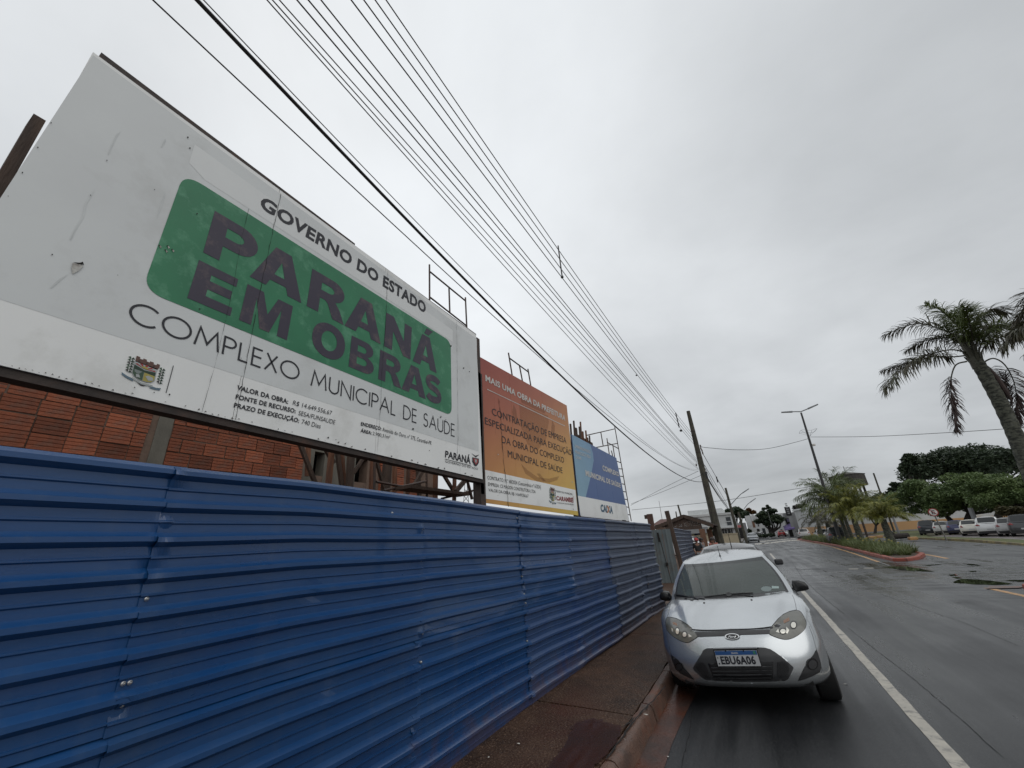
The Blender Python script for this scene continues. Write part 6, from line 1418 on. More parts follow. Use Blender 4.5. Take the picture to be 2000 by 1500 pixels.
M_pfb = mat('palm_leaf_brown', (0.065, 0.040, 0.035), 0.7, col2=(0.04, 0.028, 0.026), scale=3, transl=.1)
M_pfy = mat('palm_leaf_yellow_green', (0.25, 0.24, 0.045), 0.5, col2=(0.14, 0.165, 0.038), scale=2, transl=.3)
M_rach = mat('palm_rachis', (0.06, 0.058, 0.038), 0.6)
def bez(P, n):
    out_ = []
    for i in range(len(P) - 1):
        p0, p1, p2, p3 = P[max(0, i - 1)], P[i], P[i + 1], P[min(len(P) - 1, i + 2)]
        for k in range(n):
            t = k / n; out_.append(.5 * ((2 * p1) + (p2 - p0) * t + (2 * p0 - 5 * p1 + 4 * p2 - p3) * t * t + (3 * p1 - p0 - 3 * p2 + p3) * t ** 3))
    out_.append(P[-1]); return out_
def frond(b, path, leaf, w, rs_, start=.22, npairs=46, droop=.6, plum=.5, r0=.018, taper=True):
    """rachis + two ranks of folded leaflets into b (leaflets) ; path: list of Vector"""
    b.mi = 1; b.tube(path, [r0 * (1 - .8 * i / (len(path) - 1)) for i in range(len(path))], 5); b.mi = 0
    L_ = [0]; 
    for a, c in zip(path, path[1:]): L_.append(L_[-1] + (c - a).length)
    tot = L_[-1]
    def at(t):
        s_ = t * tot
        for i in range(len(path) - 1):
            if L_[i + 1] >= s_: return path[i].lerp(path[i + 1], (s_ - L_[i]) / (L_[i + 1] - L_[i] + 1e-9)), (path[i + 1] - path[i]).normalized()
        return path[-1], (path[-1] - path[-2]).normalized()
    for k in range(npairs):
        for s_ in (1, -1):
            t = start + (1 - start) * (k + rs_.uniform(-.4, .4)) / npairs; t = min(.995, max(start, t)); p, d = at(t)
            side_ = d.cross(Vector((0, 0, 1)));
            if side_.length < .25: side_ = d.cross(Vector((.6, .8, 0)))
            side_.normalize(); up_ = side_.cross(d).normalized(); q = (t - start) / (1 - start)
            ll = leaf * (math.sin(math.pi * min(1, .18 + .72 * q)) ** .7 if taper else 1) * rs_.uniform(.75, 1.15)
            v = (side_ * s_ * rs_.uniform(.7, 1) + d * (.45 + .9 * q) + up_ * rs_.uniform(-plum, plum)).normalized()
            v2 = (v + Vector((0, 0, -droop * rs_.uniform(.6, 1.4)))).normalized(); v3 = (v2 + Vector((0, 0, -droop * 1.2))).normalized()
            a0 = p; a1 = a0 + v * ll * .35; a2 = a1 + v2 * ll * .35; a3 = a2 + v3 * ll * .3
            wv = v.cross(Vector((rs_.uniform(-.4, .4), rs_.uniform(-.4, .4), 1))).normalized() * w / 2
            i0 = len(b.v); b.v += [tuple(a0 - wv * .5), tuple(a0 + wv * .5), tuple(a1 - wv), tuple(a1 + wv), tuple(a2 - wv * .7), tuple(a2 + wv * .7), tuple(a3)]
            b.f += [(i0, i0 + 1, i0 + 3, i0 + 2), (i0 + 2, i0 + 3, i0 + 5, i0 + 4), (i0 + 4, i0 + 5, i0 + 6)]; b.m += [0, 0, 0]
rs = random.Random(21)
# tall palm on the right
PX, PYY = 5.95, 13.2
def pp(x, y, dy=0): return at_y(x, y, PYY + dy)
crown = pp(1905, 703); foot = pp(1998, 880); 
palm = thing('palm_tree', 'tall feathery palm with a lichen grey trunk and hanging brown fronds at the right edge', 'palm tree', (foot.x, PYY, .1)); PO = Vector(palm.location)
b = MB(); P = [pp(2062, 1040) , pp(2030, 960), pp(1998, 886), pp(1975, 832), pp(1950, 780), pp(1925, 735), pp(1908, 706)]
P[0] = Vector((P[1].x + .02, PYY, .05)); pts = bez(P, 8); rad = [.148 - .030 * (i / (len(pts) - 1)) + .006 * math.sin(i * 2.1) for i in range(len(pts))]
b.tube([p - PO for p in pts], rad, 18); b.build('trunk', M_pt, palm, smooth=True, angle=80)
b = MB(); 
for k in range(12):
    a = k * 2.4; base_ = crown - PO + Vector((math.cos(a) * .07, math.sin(a) * .07, -.16 + k * .028)); b.bar(base_, base_ + Vector((math.cos(a) * .08, math.sin(a) * .08, .28)), .06, .04, w2=.03)
b.tube([crown - PO + Vector((0, 0, -.2)), crown - PO + Vector((-.04, 0, .35)), crown - PO + Vector((-.10, 0, .75))], [.12, .07, .03], 10); b.build('crownshaft', M_rach, palm)
FR_ = [([(1898, 700), (1880, 668), (1850, 648), (1800, 632), (1760, 640), (1728, 655)], .8, M_pfd, .42), ([(1898, 695), (1880, 650), (1855, 622), (1830, 602), (1806, 596)], -.6, M_pfg, .40),
       ([(1896, 690), (1886, 650), (1880, 620), (1872, 598)], .3, M_pfg, .45), ([(1900, 690), (1900, 650), (1915, 620), (1940, 604), (1968, 612)], .5, M_pfd, .38),
       ([(1890, 690), (1862, 683), (1830, 688), (1790, 702), (1755, 728), (1726, 762)], -.5, M_pfd, .42), ([(1888, 694), (1860, 697), (1835, 696), (1800, 700), (1762, 712), (1724, 724)], 1.4, M_pfd, .36),
       ([(1888, 706), (1868, 712), (1859, 732), (1857, 760), (1862, 800), (1869, 842)], -.2, M_pfb, .30), ([(1920, 708), (1940, 700), (1962, 712), (1980, 745), (1986, 785), (1987, 826)], .2, M_pfb, .34),
       ([(1912, 700), (1925, 675), (1950, 660), (1990, 650), (2030, 655)], .8, M_pfd, .38), ([(1910, 698), (1918, 668), (1945, 640), (1985, 635), (2020, 650)], -.8, M_pfg, .36),
       ([(1900, 690), (1890, 655), (1868, 625), (1846, 615)], 1.6, M_pfg, .42), ([(1900, 688), (1898, 650), (1890, 618), (1886, 600)], -1.0, M_pfg, .42), ([(1905, 705), (1935, 720), (1950, 750), (1955, 790)], 1.2, M_pfb, .30),
       ([(1896, 695), (1870, 665), (1840, 660), (1800, 668), (1770, 685)], 1.0, M_pfd, .36), ([(1902, 690), (1915, 655), (1935, 635), (1958, 640)], 1.5, M_pfd, .36)]
for px_, dy, m_, lf in FR_:
    n = len(px_); P = [pp(x, y, dy * i / (n - 1)) - PO for i, (x, y) in enumerate(px_)]; path = bez(P, 4); b = MB()
    frond(b, path, lf * 1.28, .021, rs, start=.30 if m_ is M_pfb else .20, npairs=120, droop=.62, plum=1.0, r0=.02); b.build('frond', [m_, M_rach], palm)
b = MB(); b.tube([pp(1925, 712) - PO, pp(1945, 735) - PO, pp(1965, 765) - PO, pp(1979, 788) - PO], [.01, .05, .05, .005], 8); b.build('seed_pod', M_pfb, palm)
# second palm whose fronds just enter from the right
palm2 = thing('palm_tree', 'second palm beyond the right edge, only its frond tips reach into the picture', 'palm tree', (7.3, 10.4, .1)); O2 = Vector(palm2.location); c2_ = at_y(2125, 620, 10.4)
b = MB(); b.tube([Vector((c2_.x - O2.x, 0, 0)), Vector((c2_.x - O2.x, 0, c2_.z * .5)), c2_ - O2], [.2, .18, .15], 14); b.build('trunk', M_pt, palm2, smooth=True)
for tip, dz_, dy_ in (((1958, 682), .5, 0), ((1975, 655), .8, .6), ((2000, 610), 1.0, -.5), ((2010, 690), .3, .4), ((2250, 640), .7, 0), ((2200, 700), .4, -.8), ((2150, 560), 1.0, .5)):
    t_ = at_y(*tip, 10.4 + dy_) - O2; c_ = c2_ - O2; P = [c_, c_.lerp(t_, .35) + Vector((0, 0, dz_ * .5)), c_.lerp(t_, .7) + Vector((0, 0, dz_ * .45)), t_]; b = MB(); frond(b, bez(P, 6), .42, .026, rs, npairs=80, droop=.45, plum=.85); b.build('frond', [M_pfd, M_rach], palm2)
# small palms in the median
def small_palm(label, foot_px, crown_px, Y, spread, nf, leaf, m, seed, tr=.17, w=.02, pairs=34, grp='small palms in the planted median', up=.0):
    rs_ = random.Random(seed); a, c = at_y(*foot_px, Y), at_y(*crown_px, Y); root = thing('small_palm', label, 'palm tree', (a.x, Y, .1), 0, grp); O = Vector(root.location); c = c - O
    b = MB(); b.tube(bez([Vector((0, 0, 0)), c * .35, c * .7, c], 5), [tr * (1.25 - .5 * i / 15 + .04 * math.sin(i * 1.9)) for i in range(16)], 12); b.build('trunk', M_pt, root, smooth=True)
    for k in range(nf):
        az = k * 2.39996 + rs_.uniform(-.2, .2); el = rs_.uniform(-.1 + up, 1.25) if k > nf * .25 else rs_.uniform(.9, 1.45); L_ = spread * rs_.uniform(.8, 1.1); d = Vector((math.cos(az) * math.cos(el), math.sin(az) * math.cos(el), math.sin(el)))
        P = [c]; v = d.copy()
        for i in range(5): P.append(P[-1] + v * L_ / 5); v = (v + Vector((0, 0, (-.22 - .10 * i) * (1 - .45 * up)))).normalized()
        b = MB(); frond(b, bez(P, 3), leaf * rs_.uniform(.8, 1.1), w, rs_, start=.15, npairs=pairs, droop=.55, plum=.5, r0=.014); b.build('frond', [m, M_rach], root)
    return root
small_palm('yellow green young palm with bulging trunk at the near tip of the median', (1747, 1074), (1724, 1014), 37.5, 1.9, 30, .60, M_pfy, 3, .22, .028, 50, up=.45)
small_palm('green palm with stout grey trunk, second from the near tip of the median', (1684, 1060), (1664, 1004), 46, 2.9, 34, .85, M_pfy, 4, .22, .038, 50, up=.4)
small_palm('taller yellowish green palm behind the second one in the median', (1665, 1052), (1640, 985), 56, 4.4, 34, 1.2, M_pfg, 5, .15, .05, 44, up=.3)
small_palm('green bushy palm in front of the street lamp post in the median', (1655, 1050), (1634, 988), 49, 3.7, 32, 1.1, M_pfg, 8, .15, .045, 44, up=.3)
small_palm('dark date palm, left one of the pair at the far end of the median', (1603, 1046), (1598, 1022), 72, 2.6, 24, .6, M_pfd, 6, .28, .05, 26)
small_palm('dark date palm, right one of the pair at the far end of the median', (1622, 1048), (1615, 1020), 66, 2.6, 24, .6, M_pfd, 7, .28, .05, 26)
# strap leaved tufts along the median
M_tuft = mat('strap_leaf_green', (0.085, 0.125, 0.040), .5, col2=(0.13, 0.14, 0.045), scale=2.5, transl=.2); M_flow = mat('yellow_flower', (.36, .30, .07), .6)
def tuft_mesh(seed):
    rs_ = random.Random(seed); b = MB()
    for k in range(150):
        az = rs_.uniform(0, math.tau); L_ = rs_.uniform(.35, .75); el = rs_.uniform(.5, 1.4); w = rs_.uniform(.012, .022); p = Vector((rs_.uniform(-.22, .22), rs_.uniform(-.22, .22), 0)); v = Vector((math.cos(az) * math.cos(el), math.sin(az) * math.cos(el), math.sin(el))); s_ = Vector((-math.sin(az), math.cos(az), 0)) * w; rows = []
        for i in range(4): rows.append([p - s_ * (1 - i * .28), p + s_ * (1 - i * .28)]); p = p + v * L_ / 3.3; v = (v + Vector((0, 0, -.38))).normalized()
        b.grid(rows)
    me = bpy.data.meshes.new('tuft'); me.from_pydata(b.v, [], b.f); me.materials.append(M_tuft); return me
TM = [tuft_mesh(i) for i in range(4)]; rs = random.Random(31)
def med_x(y): return lin([(p.y, p.x) for p in Pk], y)
n_ = 0; y = 29.6
while y < 76:
    xl = med_x(y) + .45; 
    for k in range(3 if y > 31 else 2):
        x = xl + k * .62 + rs.uniform(-.12, .12)
        o = bpy.data.objects.new('strap_leaf_plant', rs.choice(TM)); link(o); o.location = (x, y + rs.uniform(-.25, .25) + k * .25, .09); o.rotation_euler = (0, 0, rs.uniform(0, 6.28)); s_ = rs.uniform(.8, 1.15) * (1 + (y - 29) * .006); o.scale = (s_, s_, s_ * rs.uniform(.85, 1.1))
        tag(o, 'tufted strap leaved plant growing in the red kerbed median', 'plant', 'strap leaved plants filling the median'); n_ += 1
    y += .72 if y < 50 else 1.0
b = MB()
for k in range(110):
    y = rs.uniform(33, 76); x = med_x(y) + rs.uniform(.3, 2.0); z = rs.uniform(.45, .85); s_ = .035; b.box(x - s_, x + s_, y - s_, y + s_, z, z + .07)
o = b.build('flowers', M_flow); tag(o, 'small yellow flowers above the median plants', kind='stuff')
# ---- leafy trees
def leafcloud(blobs, n, size, seed, flat=.6):
    rs_ = random.Random(seed); b = MB(); vol = [a[3] * a[4] for a in blobs]
    for k in range(n):
        c = rs_.choices(blobs, vol)[0]; u = rs_.uniform(-1, 1); az = rs_.uniform(0, math.tau); r_ = rs_.uniform(.3, 1) ** .5 * (1 + abs(rs_.gauss(0, .10))); q = math.sqrt(1 - u * u)
        p = Vector((c[0] + c[3] * r_ * q * math.cos(az), c[1] + c[3] * r_ * q * math.sin(az), c[2] + c[4] * r_ * u))
        s_ = size * rs_.uniform(.5, 1.3); d1 = Vector((rs_.gauss(0, 1), rs_.gauss(0, 1), rs_.gauss(0, flat))).normalized(); d2 = d1.cross(Vector((rs_.gauss(0, .5), rs_.gauss(0, .5), 1))).normalized() * s_ * .55; d1 = d1 * s_
        i0 = len(b.v); b.v += [tuple(p - d1), tuple(p + d2), tuple(p + d1), tuple(p - d2)]; b.f.append((i0, i0 + 1, i0 + 2, i0 + 3)); b.m.append(0)
    return b
def tree(label, base, crownp, W_, H_, seed, m, n=5000, size=.3, limbs=6, tr=.3, name='tree', nb=16, umbrella=False, grp=None, lean=None, brf=1.0):
    rs_ = random.Random(seed); root = thing(name, label, 'tree', base, 0, grp); O = Vector(base); c = Vector(crownp) - O; blobs = []
    for k in range(nb):
        a = rs_.uniform(0, math.tau); r_ = math.sqrt(rs_.uniform(0, 1)) * .78
        x, y_ = c.x + W_ / 2 * r_ * math.cos(a), c.y + W_ * .4 * r_ * math.sin(a)
        top_ = (1 - r_ * r_ * (.75 if umbrella else .8)); z_ = (c.z + H_ * (top_ * rs_.uniform(.42, 1.0) - .53)) if umbrella else c.z + H_ * (top_ - .5) * rs_.uniform(.1, .9) - H_ * .12
        br = W_ * rs_.uniform(.10, .19) * brf; blobs.append((x, y_, z_, br, br * (.60 if umbrella else .75)))
    leafcloud(blobs, n, size, seed).build('crown', m, root)
    b = MB(); fork = Vector((c.x * .35, c.y * .3, max(.8, (c.z - H_ / 2) * .55))); b.tube([Vector((0, 0, -.1)), fork * .5 + Vector((lean or 0, 0, 0)), fork], [tr * 1.2, tr, tr * .85], 9)
    for k in range(limbs):
        t_ = Vector(rs_.choice(blobs)[:3]); mid = fork.lerp(t_, .5) + Vector((rs_.uniform(-.5, .5), 0, -H_ * .08)); b.tube([fork, mid, t_], [tr * .6, tr * .4, tr * .12], 6)
    b.build('trunk', M_bark, root, smooth=True, angle=60); return root
def T(label, base_px, Y, cpx, wpx, hpx, seed, m, **k):
    """tree from its base and crown centre in the picture at distance Y"""
    a = at_y(*base_px, Y); c = at_y(*cpx, Y); zc_ = ray(*cpx).length and Y / ray(*cpx).y; W_, H_ = wpx * zc_ / F, hpx * zc_ / F
    return tree(label, (a.x, Y, max(0, a.z) if a.z < 1.5 else 0), c, W_, H_, seed, m, **k)
UG = 'broad umbrella shaped trees behind the parked row'
T('leftmost broad green tree spreading over the parked row', (1860, 1020), 76, (1822, 972), 128, 84, 51, M_leafg, n=34000, size=.14, umbrella=True, tr=.28, limbs=7, nb=34, grp=UG)
T('middle broad green tree with forked dark trunk over the parked row', (1890, 1018), 72, (1893, 964), 135, 92, 52, M_leafg, n=36000, size=.14, umbrella=True, tr=.34, limbs=8, nb=36, grp=UG)
T('rightmost broad green tree with a twisted trunk over the parked row', (1948, 1013), 66, (1962, 964), 125, 92, 53, M_leafg, n=34000, size=.13, umbrella=True, tr=.30, limbs=8, nb=34, grp=UG)
T('right edge green tree', (2050, 1010), 66, (2060, 955), 130, 80, 59, M_leafg, n=9000, size=.22, umbrella=True, tr=.30, nb=24, grp=UG)['label'] = 'green tree cut by the right edge beyond the parked row'
T('huge dark green tree rising high behind the green ones', (1880, 1000), 125, (1885, 908), 250, 72, 54, M_leafd, n=30000, size=.34, tr=.7, limbs=12, nb=80, umbrella=True, brf=.55)
T('dark rounded tree at the left of the huge dark one', (1790, 1000), 120, (1784, 912), 56, 66, 55, M_leafd, n=7500, size=.3, tr=.4, nb=26, brf=.9)
T('small dark spindly tree against the sky right of the water tower', (1758, 1005), 118, (1752, 952), 30, 34, 56, M_leafd, n=1300, size=.38, tr=.2, nb=9)
T('low dark tree behind the water tower pole', (1725, 1010), 122, (1733, 975), 56, 36, 57, M_leafd, n=2500, size=.4, tr=.2, nb=12)
T('dense mid green tree behind the median palms', (1700, 1020), 95, (1712, 990), 80, 44, 58, M_leafg, n=4500, size=.35, tr=.2, nb=14)
T('reddish green shrub beside the twisted trunk in front of the wall', (1965, 1010), 60, (1978, 998), 54, 22, 60, mat('reddish_shrub_leaves', (.085, .07, .03), .7, col2=(.05, .05, .02), scale=1, transl=.2), n=2500, size=.16, tr=.08, nb=10)
T('spreading dark street tree in the small island ahead', (1510, 1046), 118, (1503, 1012), 58, 46, 61, M_leafd, n=9000, size=.32, tr=.45, limbs=9, nb=40, umbrella=True, brf=.7)
T('small round dark treetop above the spreading street tree', (1500, 1040), 150, (1497, 992), 16, 14, 62, M_leafd, n=1200, size=.35, tr=.3, nb=6)
T('dark bushy tree behind the second pole', (1440, 1040), 140, (1436, 1004), 48, 34, 63, M_leafd, n=5000, size=.40, tr=.4, nb=14)
T('orange brown autumn tree behind the third pole', (1462, 1035), 150, (1462, 999), 22, 18, 64, M_leafo, n=1800, size=.4, tr=.3, nb=7)
T('bare grey tree above the pale building roof', (1565, 1010), 140, (1568, 990), 34, 14, 65, M_bark, n=900, size=.3, tr=.15, nb=9)
T('dark green conifer like shrub beside the second pole', (1463, 1050), 100, (1463, 1036), 8, 24, 66, M_leafd, n=900, size=.25, tr=.1, nb=6)
T('dark bush beside the tiled shelter under the leaning pole', (1392, 1062), 46, (1392, 1042), 16, 30, 67, M_leafd, n=2200, size=.14, tr=.06, nb=10)
T('clipped hedge on the small street island', (1490, 1047), 108, (1492, 1046), 50, 2.5, 68, M_leafd, n=2600, size=.22, tr=.05, nb=26, name='hedge', brf=.35)
# ------------------------------------------------------------------ buildings, shelter, sign, people
M_cream = mat('cream_render', (.42, .36, .25), .8, col2=(.36, .31, .22), scale=.6); M_wr = mat('white_render', (.50, .51, .51), .8, col2=(.40, .41, .41), scale=.3, dirt=(.3, .3, .29), dirt_amt=.5, dscale=.4)
M_gr = mat('grey_render', (.24, .245, .25), .8, col2=(.18, .185, .19), scale=.4); M_orange = mat('orange_wall_paint', (.46, .27, .13), .8, col2=(.40, .24, .12), scale=.3, dirt=(.3, .18, .10), dirt_amt=.4, dscale=.5)
M_tile = mat('brown_roof_tile', (.060, .040, .034), .8, col2=(.035, .026, .024), scale=3, rnd=.25); M_brnp = mat('brown_post_paint', (.17, .085, .05), .7, col2=(.12, .06, .035), scale=4)
M_purp = mat('purple_awning', (.16, .12, .30), .6); M_glass2 = mat('building_glass', (.03, .035, .04), .08); M_roofm = mat('pale_metal_roof', (.62, .64, .64), .4)
def building(name, label, Y, x0px, x1px, topL, topR, depth, m, z1=None):
    """box building: left and right picture columns and roof line heights at distance Y"""
    a, c = at_y(x0px, topL, Y), at_y(x1px, topR, Y); root = thing(name, label, 'building', ((a.x + c.x) / 2, Y, 0)); w = (c.x - a.x) / 2; h = (a.z + c.z) / 2 if z1 is None else z1
    b = MB(); b.box(-w, w, 0, depth, 0, h); b.build('wall', m, root); return root, w, h
def part(root, name, x0, x1, z0, z1, m, proud=.06, y=0.0, th=.08): b = MB(); b.box(x0, x1, y - proud, y - proud + th, z0, z1); return b.build(name, m, root)
# wall building behind the car park
A_, B_ = at_z(1650, 1045.5), at_z(1795, 1037.2); d_ = (B_ - A_); d_.z = 0; dn = d_.normalized(); rz_ = math.atan2(dn.y, dn.x)
hB = (at_y(1801, 1016, B_.y)).z; print('orange', A_, B_, hB)
wb = thing('long_building', 'long low building with an orange lower wall and white upper wall behind the parked cars', 'building', A_ - dn * 4, rz_); wl = d_.length + 75
b = MB(); b.box(0, wl, 0, 9, 0, hB); b.build('lower_wall', M_orange, wb); b = MB(); b.box(0, wl, .06, 9, hB + .003, hB + 3.4); b.build('upper_wall', M_wr, wb); b = MB(); b.box(-.2, wl + .2, -.5, 9.4, hB + 3.41, hB + 3.7); b.build('roof', M_roofm, wb); b = MB(); b.box(0, wl, -.12, -.01, 0, .35); b.build('plinth', M_gr, wb)
for k in range(14): x = 3 + k * 6.2; part(wb, 'window', x, x + 1.5, hB + 1.2, hB + 2.2, M_glass2, .02, .06)
part(wb, 'wall_plaque', d_.length + 13, d_.length + 14.2, hB + .2, hB + 1.1, M_wl, .05, .06)
wk = at_z(1655, 1047.5); sheet('wall_pavement', [tuple(A_ - dn * 4 + Vector((0, -2.2, 0)))[:2], tuple(A_ + dn * (wl - 4) + Vector((0, -2.2, 0)))[:2], tuple(A_ + dn * (wl - 4))[:2], tuple(A_ - dn * 4)[:2]], .10, mat('pale_pavement', (.26, .22, .18), .8))
# water tower
Yw = 150; wt = thing('water_tower', 'dark weathered round water tank on a tower behind the palms', 'water tower', (at_y(1660, 950, Yw).x, Yw, 0)); O = Vector(wt.location); zc_ = Yw / ray(1660, 940).y; rw_ = 29 * zc_ / F; zb_ = at_y(1663, 950, Yw).z; zt_ = at_y(1655, 929, Yw).z
M_tank = mat('weathered_tank', (.075, .065, .06), .85, col2=(.035, .032, .03), scale=.5, stretch=(3, 3, .4), contrast=(.4, .6))
b = MB(); b.lathe([(0, zb_), (rw_ * .96, zb_), (rw_, zb_ + .1), (rw_, zt_), (rw_ * 1.04, zt_)], 14); b.build('tank', M_tank, wt); b = MB(); b.lathe([(rw_ * 1.04, zt_), (rw_ * .5, zt_ + .6), (0, zt_ + 1.0)], 14); b.build('tank_roof', M_roofm if False else M_tank, wt)
for k in range(6): a = k * math.tau / 6; b = MB(); b.box(math.cos(a) * rw_ * .7 - .25, math.cos(a) * rw_ * .7 + .25, math.sin(a) * rw_ * .7 - .25, math.sin(a) * rw_ * .7 + .25, 0, zb_ - .01); b.build('leg', M_tank, wt)
b = MB(); e = at_y(1652, 926, Yw) - O; t_ = at_y(1647, 911, Yw) - O; b.tube([e, t_], .10, 5); b.tube([at_y(1648, 914, Yw) - O, at_y(1666, 913, Yw) - O], .07, 5); b.tube([at_y(1641, 927, Yw) - O, at_y(1638, 922, Yw) - O], .08, 5); b.tube([at_y(1652, 927, Yw) - O, at_y(1646, 920, Yw) - O], .07, 5); b.build('antenna', M_alu, wt)
# white two storey building on the left
r1, w, h = building('white_building', 'white two storey building with a flat parapet behind the leaning pole', 78, 1337, 1431, 1007, 1003, 14, M_wr)
part(r1, 'parapet_cap', -w - .15, w + .15, h - .25, h + .08, M_wr, .18, 0, .3); Yp = 78; lx = lambda px, py: at_y(px, py, 78).x - r1.location.x; lz = lambda px, py: at_y(px, py, 78).z
part(r1, 'window', lx(1417, 1010), lx(1426, 1010), lz(1420, 1026), lz(1420, 1010), M_glass2); part(r1, 'window_sill', lx(1416.5, 1018) , lx(1427, 1018), lz(1420, 1019.3), lz(1420, 1018), M_wr, .12)
for a, c in ((1410, 1413.5), (1415, 1419), (1421, 1426), (1427.5, 1430)): part(r1, 'shop_window', lx(a, 1035), lx(c, 1035), lz(1420, 1043), lz(1420, 1033), M_glass2)
part(r1, 'canopy', -w, w + .1, lz(1420, 1031.5), lz(1420, 1030), M_wr, .9, 0, .9)
b = MB(); b.box(-w + .5, w - 1.5, 1, 12, h + .09, h + .9); b.build('roof', M_roofm, r1)
for k in range(5): part(r1, 'panel_joint', -w + 2 + k * 2.6, -w + 2.05 + k * 2.6, lz(1420, 1030), h - .3, M_gr, .004, 0, .02)
cw = thing('cream_wall', 'cream coloured boundary wall right of the leaning pole', 'wall', (at_y(1426, 1058, 56).x, 56, 0)); a, c = at_y(1411, 1045, 56), at_y(1440, 1042, 56)
b = MB(); b.box(a.x - cw.location.x, c.x - cw.location.x, 0, .2, 0, (a.z + c.z) / 2); b.build('wall_panel', M_cream, cw); b = MB(); b.box(a.x - cw.location.x - .05, c.x - cw.location.x + .05, -.05, .25, (a.z + c.z) / 2 + .003, (a.z + c.z) / 2 + .1); b.build('coping', M_cream, cw)
r2, w, h = building('cream_house', 'cream low house with a dark window behind the tiled shelter', 44, 1338, 1378, 1032, 1030, 6, M_cream); part(r2, 'window', lx(1355, 1040) * 0 + at_y(1355, 1040, 44).x - r2.location.x, at_y(1371, 1040, 44).x - r2.location.x, at_y(1360, 1045, 44).z, at_y(1360, 1040, 44).z, mat('dark_blue_glass', (.01, .02, .05), .1)); part(r2, 'fascia', -w - .2, w + .2, h - .5, h + .02, M_gr, .3, 0, .3)
# pale long building and sign pillar right of the street
r3, w, h = building('pale_building', 'pale shop building with a framed picture wall at the far right of the street', 122, 1556, 1640, 995, 990, 14, M_wr); L3 = lambda px, py: (at_y(px, py, 122).x - r3.location.x, at_y(px, py, 122).z)
part(r3, 'parapet', -w - .3, w, h - 1.2, h + .1, M_wr, .6, 0, .6); x0, z0 = L3(1561, 1044); x1, z1 = L3(1596, 1006); part(r3, 'picture_panel', x0, x1, z0, z1, mat('faded_picture', (.20, .20, .22), .6, col2=(.42, .42, .42), scale=.35, contrast=(.42, .58), dirt=(.18, .06, .05), dirt_amt=.8, dscale=.5))
part(r3, 'wall_lettering_band', x0 + 1, x1 - 1, z1 - 3.2, z1 - 2.4, mat('purple_print', (.12, .08, .20), .6), .16)
r4, w, h = building('grey_sign_pillar', 'grey sloping sign pillar beside the purple awning', 119, 1531, 1555, 1003, 1000, 5, M_gr); L4 = lambda px, py: (at_y(px, py, 119).x - r4.location.x, at_y(px, py, 119).z)
part(r4, 'dark_recess', L4(1535, 1020)[0], L4(1547, 1020)[0], 0, L4(1540, 1012)[1], M_dark, .05)
b = MB(); a, c = L4(1531, 1034), L4(1548, 1022); b.mesh([(a[0], -1.8, a[1]), (c[0], -1.8, a[1] + .3), (c[0], 0, c[1] + .2), (a[0], 0, c[1] - .5), (a[0], -1.8, a[1] - .3), (c[0], -1.8, a[1])], [(0, 1, 2, 3), (4, 5, 1, 0)]); b.build('awning', M_purp, r4)
part(r4, 'small_sign', L4(1538, 1020)[0], L4(1546, 1020)[0], L4(1540, 1019)[1], L4(1540, 1013)[1], mat('sign_purple_grey', (.14, .13, .2), .6), .12)
bs = thing('black_sign', 'tall black upright sign on top of the grey pillar', 'sign', (at_y(1541, 1006, 118).x, 117.5, 0)); b = MB(); a, c = at_y(1542, 1007, 117.5), at_y(1537, 990, 117.5); b.box(-.55, .55, -.2, .2, a.z, c.z); b.build('board', M_black, bs); b = MB(); b.box(-.3, .3, -.1, .1, 0, a.z - .003); b.build('post', M_gr, bs)
for k in range(6): part(bs, 'sign_glyph', -.22, .22, a.z + .4 + k * .42, a.z + .65 + k * .42, M_gr, .215, 0, .01)
r5, w, h = building('white_building', 'white building behind the spreading street tree', 135, 1455, 1536, 1010, 999, 12, M_wr); L5 = lambda px, py: (at_y(px, py, 135).x - r5.location.x, at_y(px, py, 135).z)
for a, c, t, bt_, m_ in ((1468, 1476, 1018, 1030, M_brnp), (1478, 1483, 1018, 1028, M_glass2), (1460, 1466, 1032, 1044, M_glass2), (1478, 1486, 1033, 1044, M_dark), (1488, 1497, 1032, 1044, M_glass2), (1500, 1508, 1034, 1044, M_dark), (1524, 1530, 1034, 1042, M_glass2)):
    x0, z1 = L5(a, t); x1, z0 = L5(c, bt_); part(r5, 'window', x0, x1, max(.1, z0), z1, m_)
r6, w, h = building('shop_building', 'dark shop front with a red sign between the poles', 130, 1432, 1456, 1022, 1021, 8, M_gr); L6 = lambda px, py: (at_y(px, py, 130).x - r6.location.x, at_y(px, py, 130).z); x0, z1 = L6(1437, 1026); x1, z0 = L6(1448, 1030); part(r6, 'red_sign', x0, x1, z0, z1, mat('red_pink_sign', (.40, .12, .12), .6)); x0, z1 = L6(1434, 1032); x1, z0 = L6(1454, 1044); part(r6, 'shop_window', x0, x1, .1, z1, M_dark)
r7, w, h = building('red_awning_shop', 'far shop with dark red awning behind the red car', 140, 1512, 1534, 1028, 1027, 6, M_gr); part(r7, 'awning', -w, w, h * .55, h * .95, mat('dark_red_awning', (.15, .04, .03), .7), .5, 0, .4)
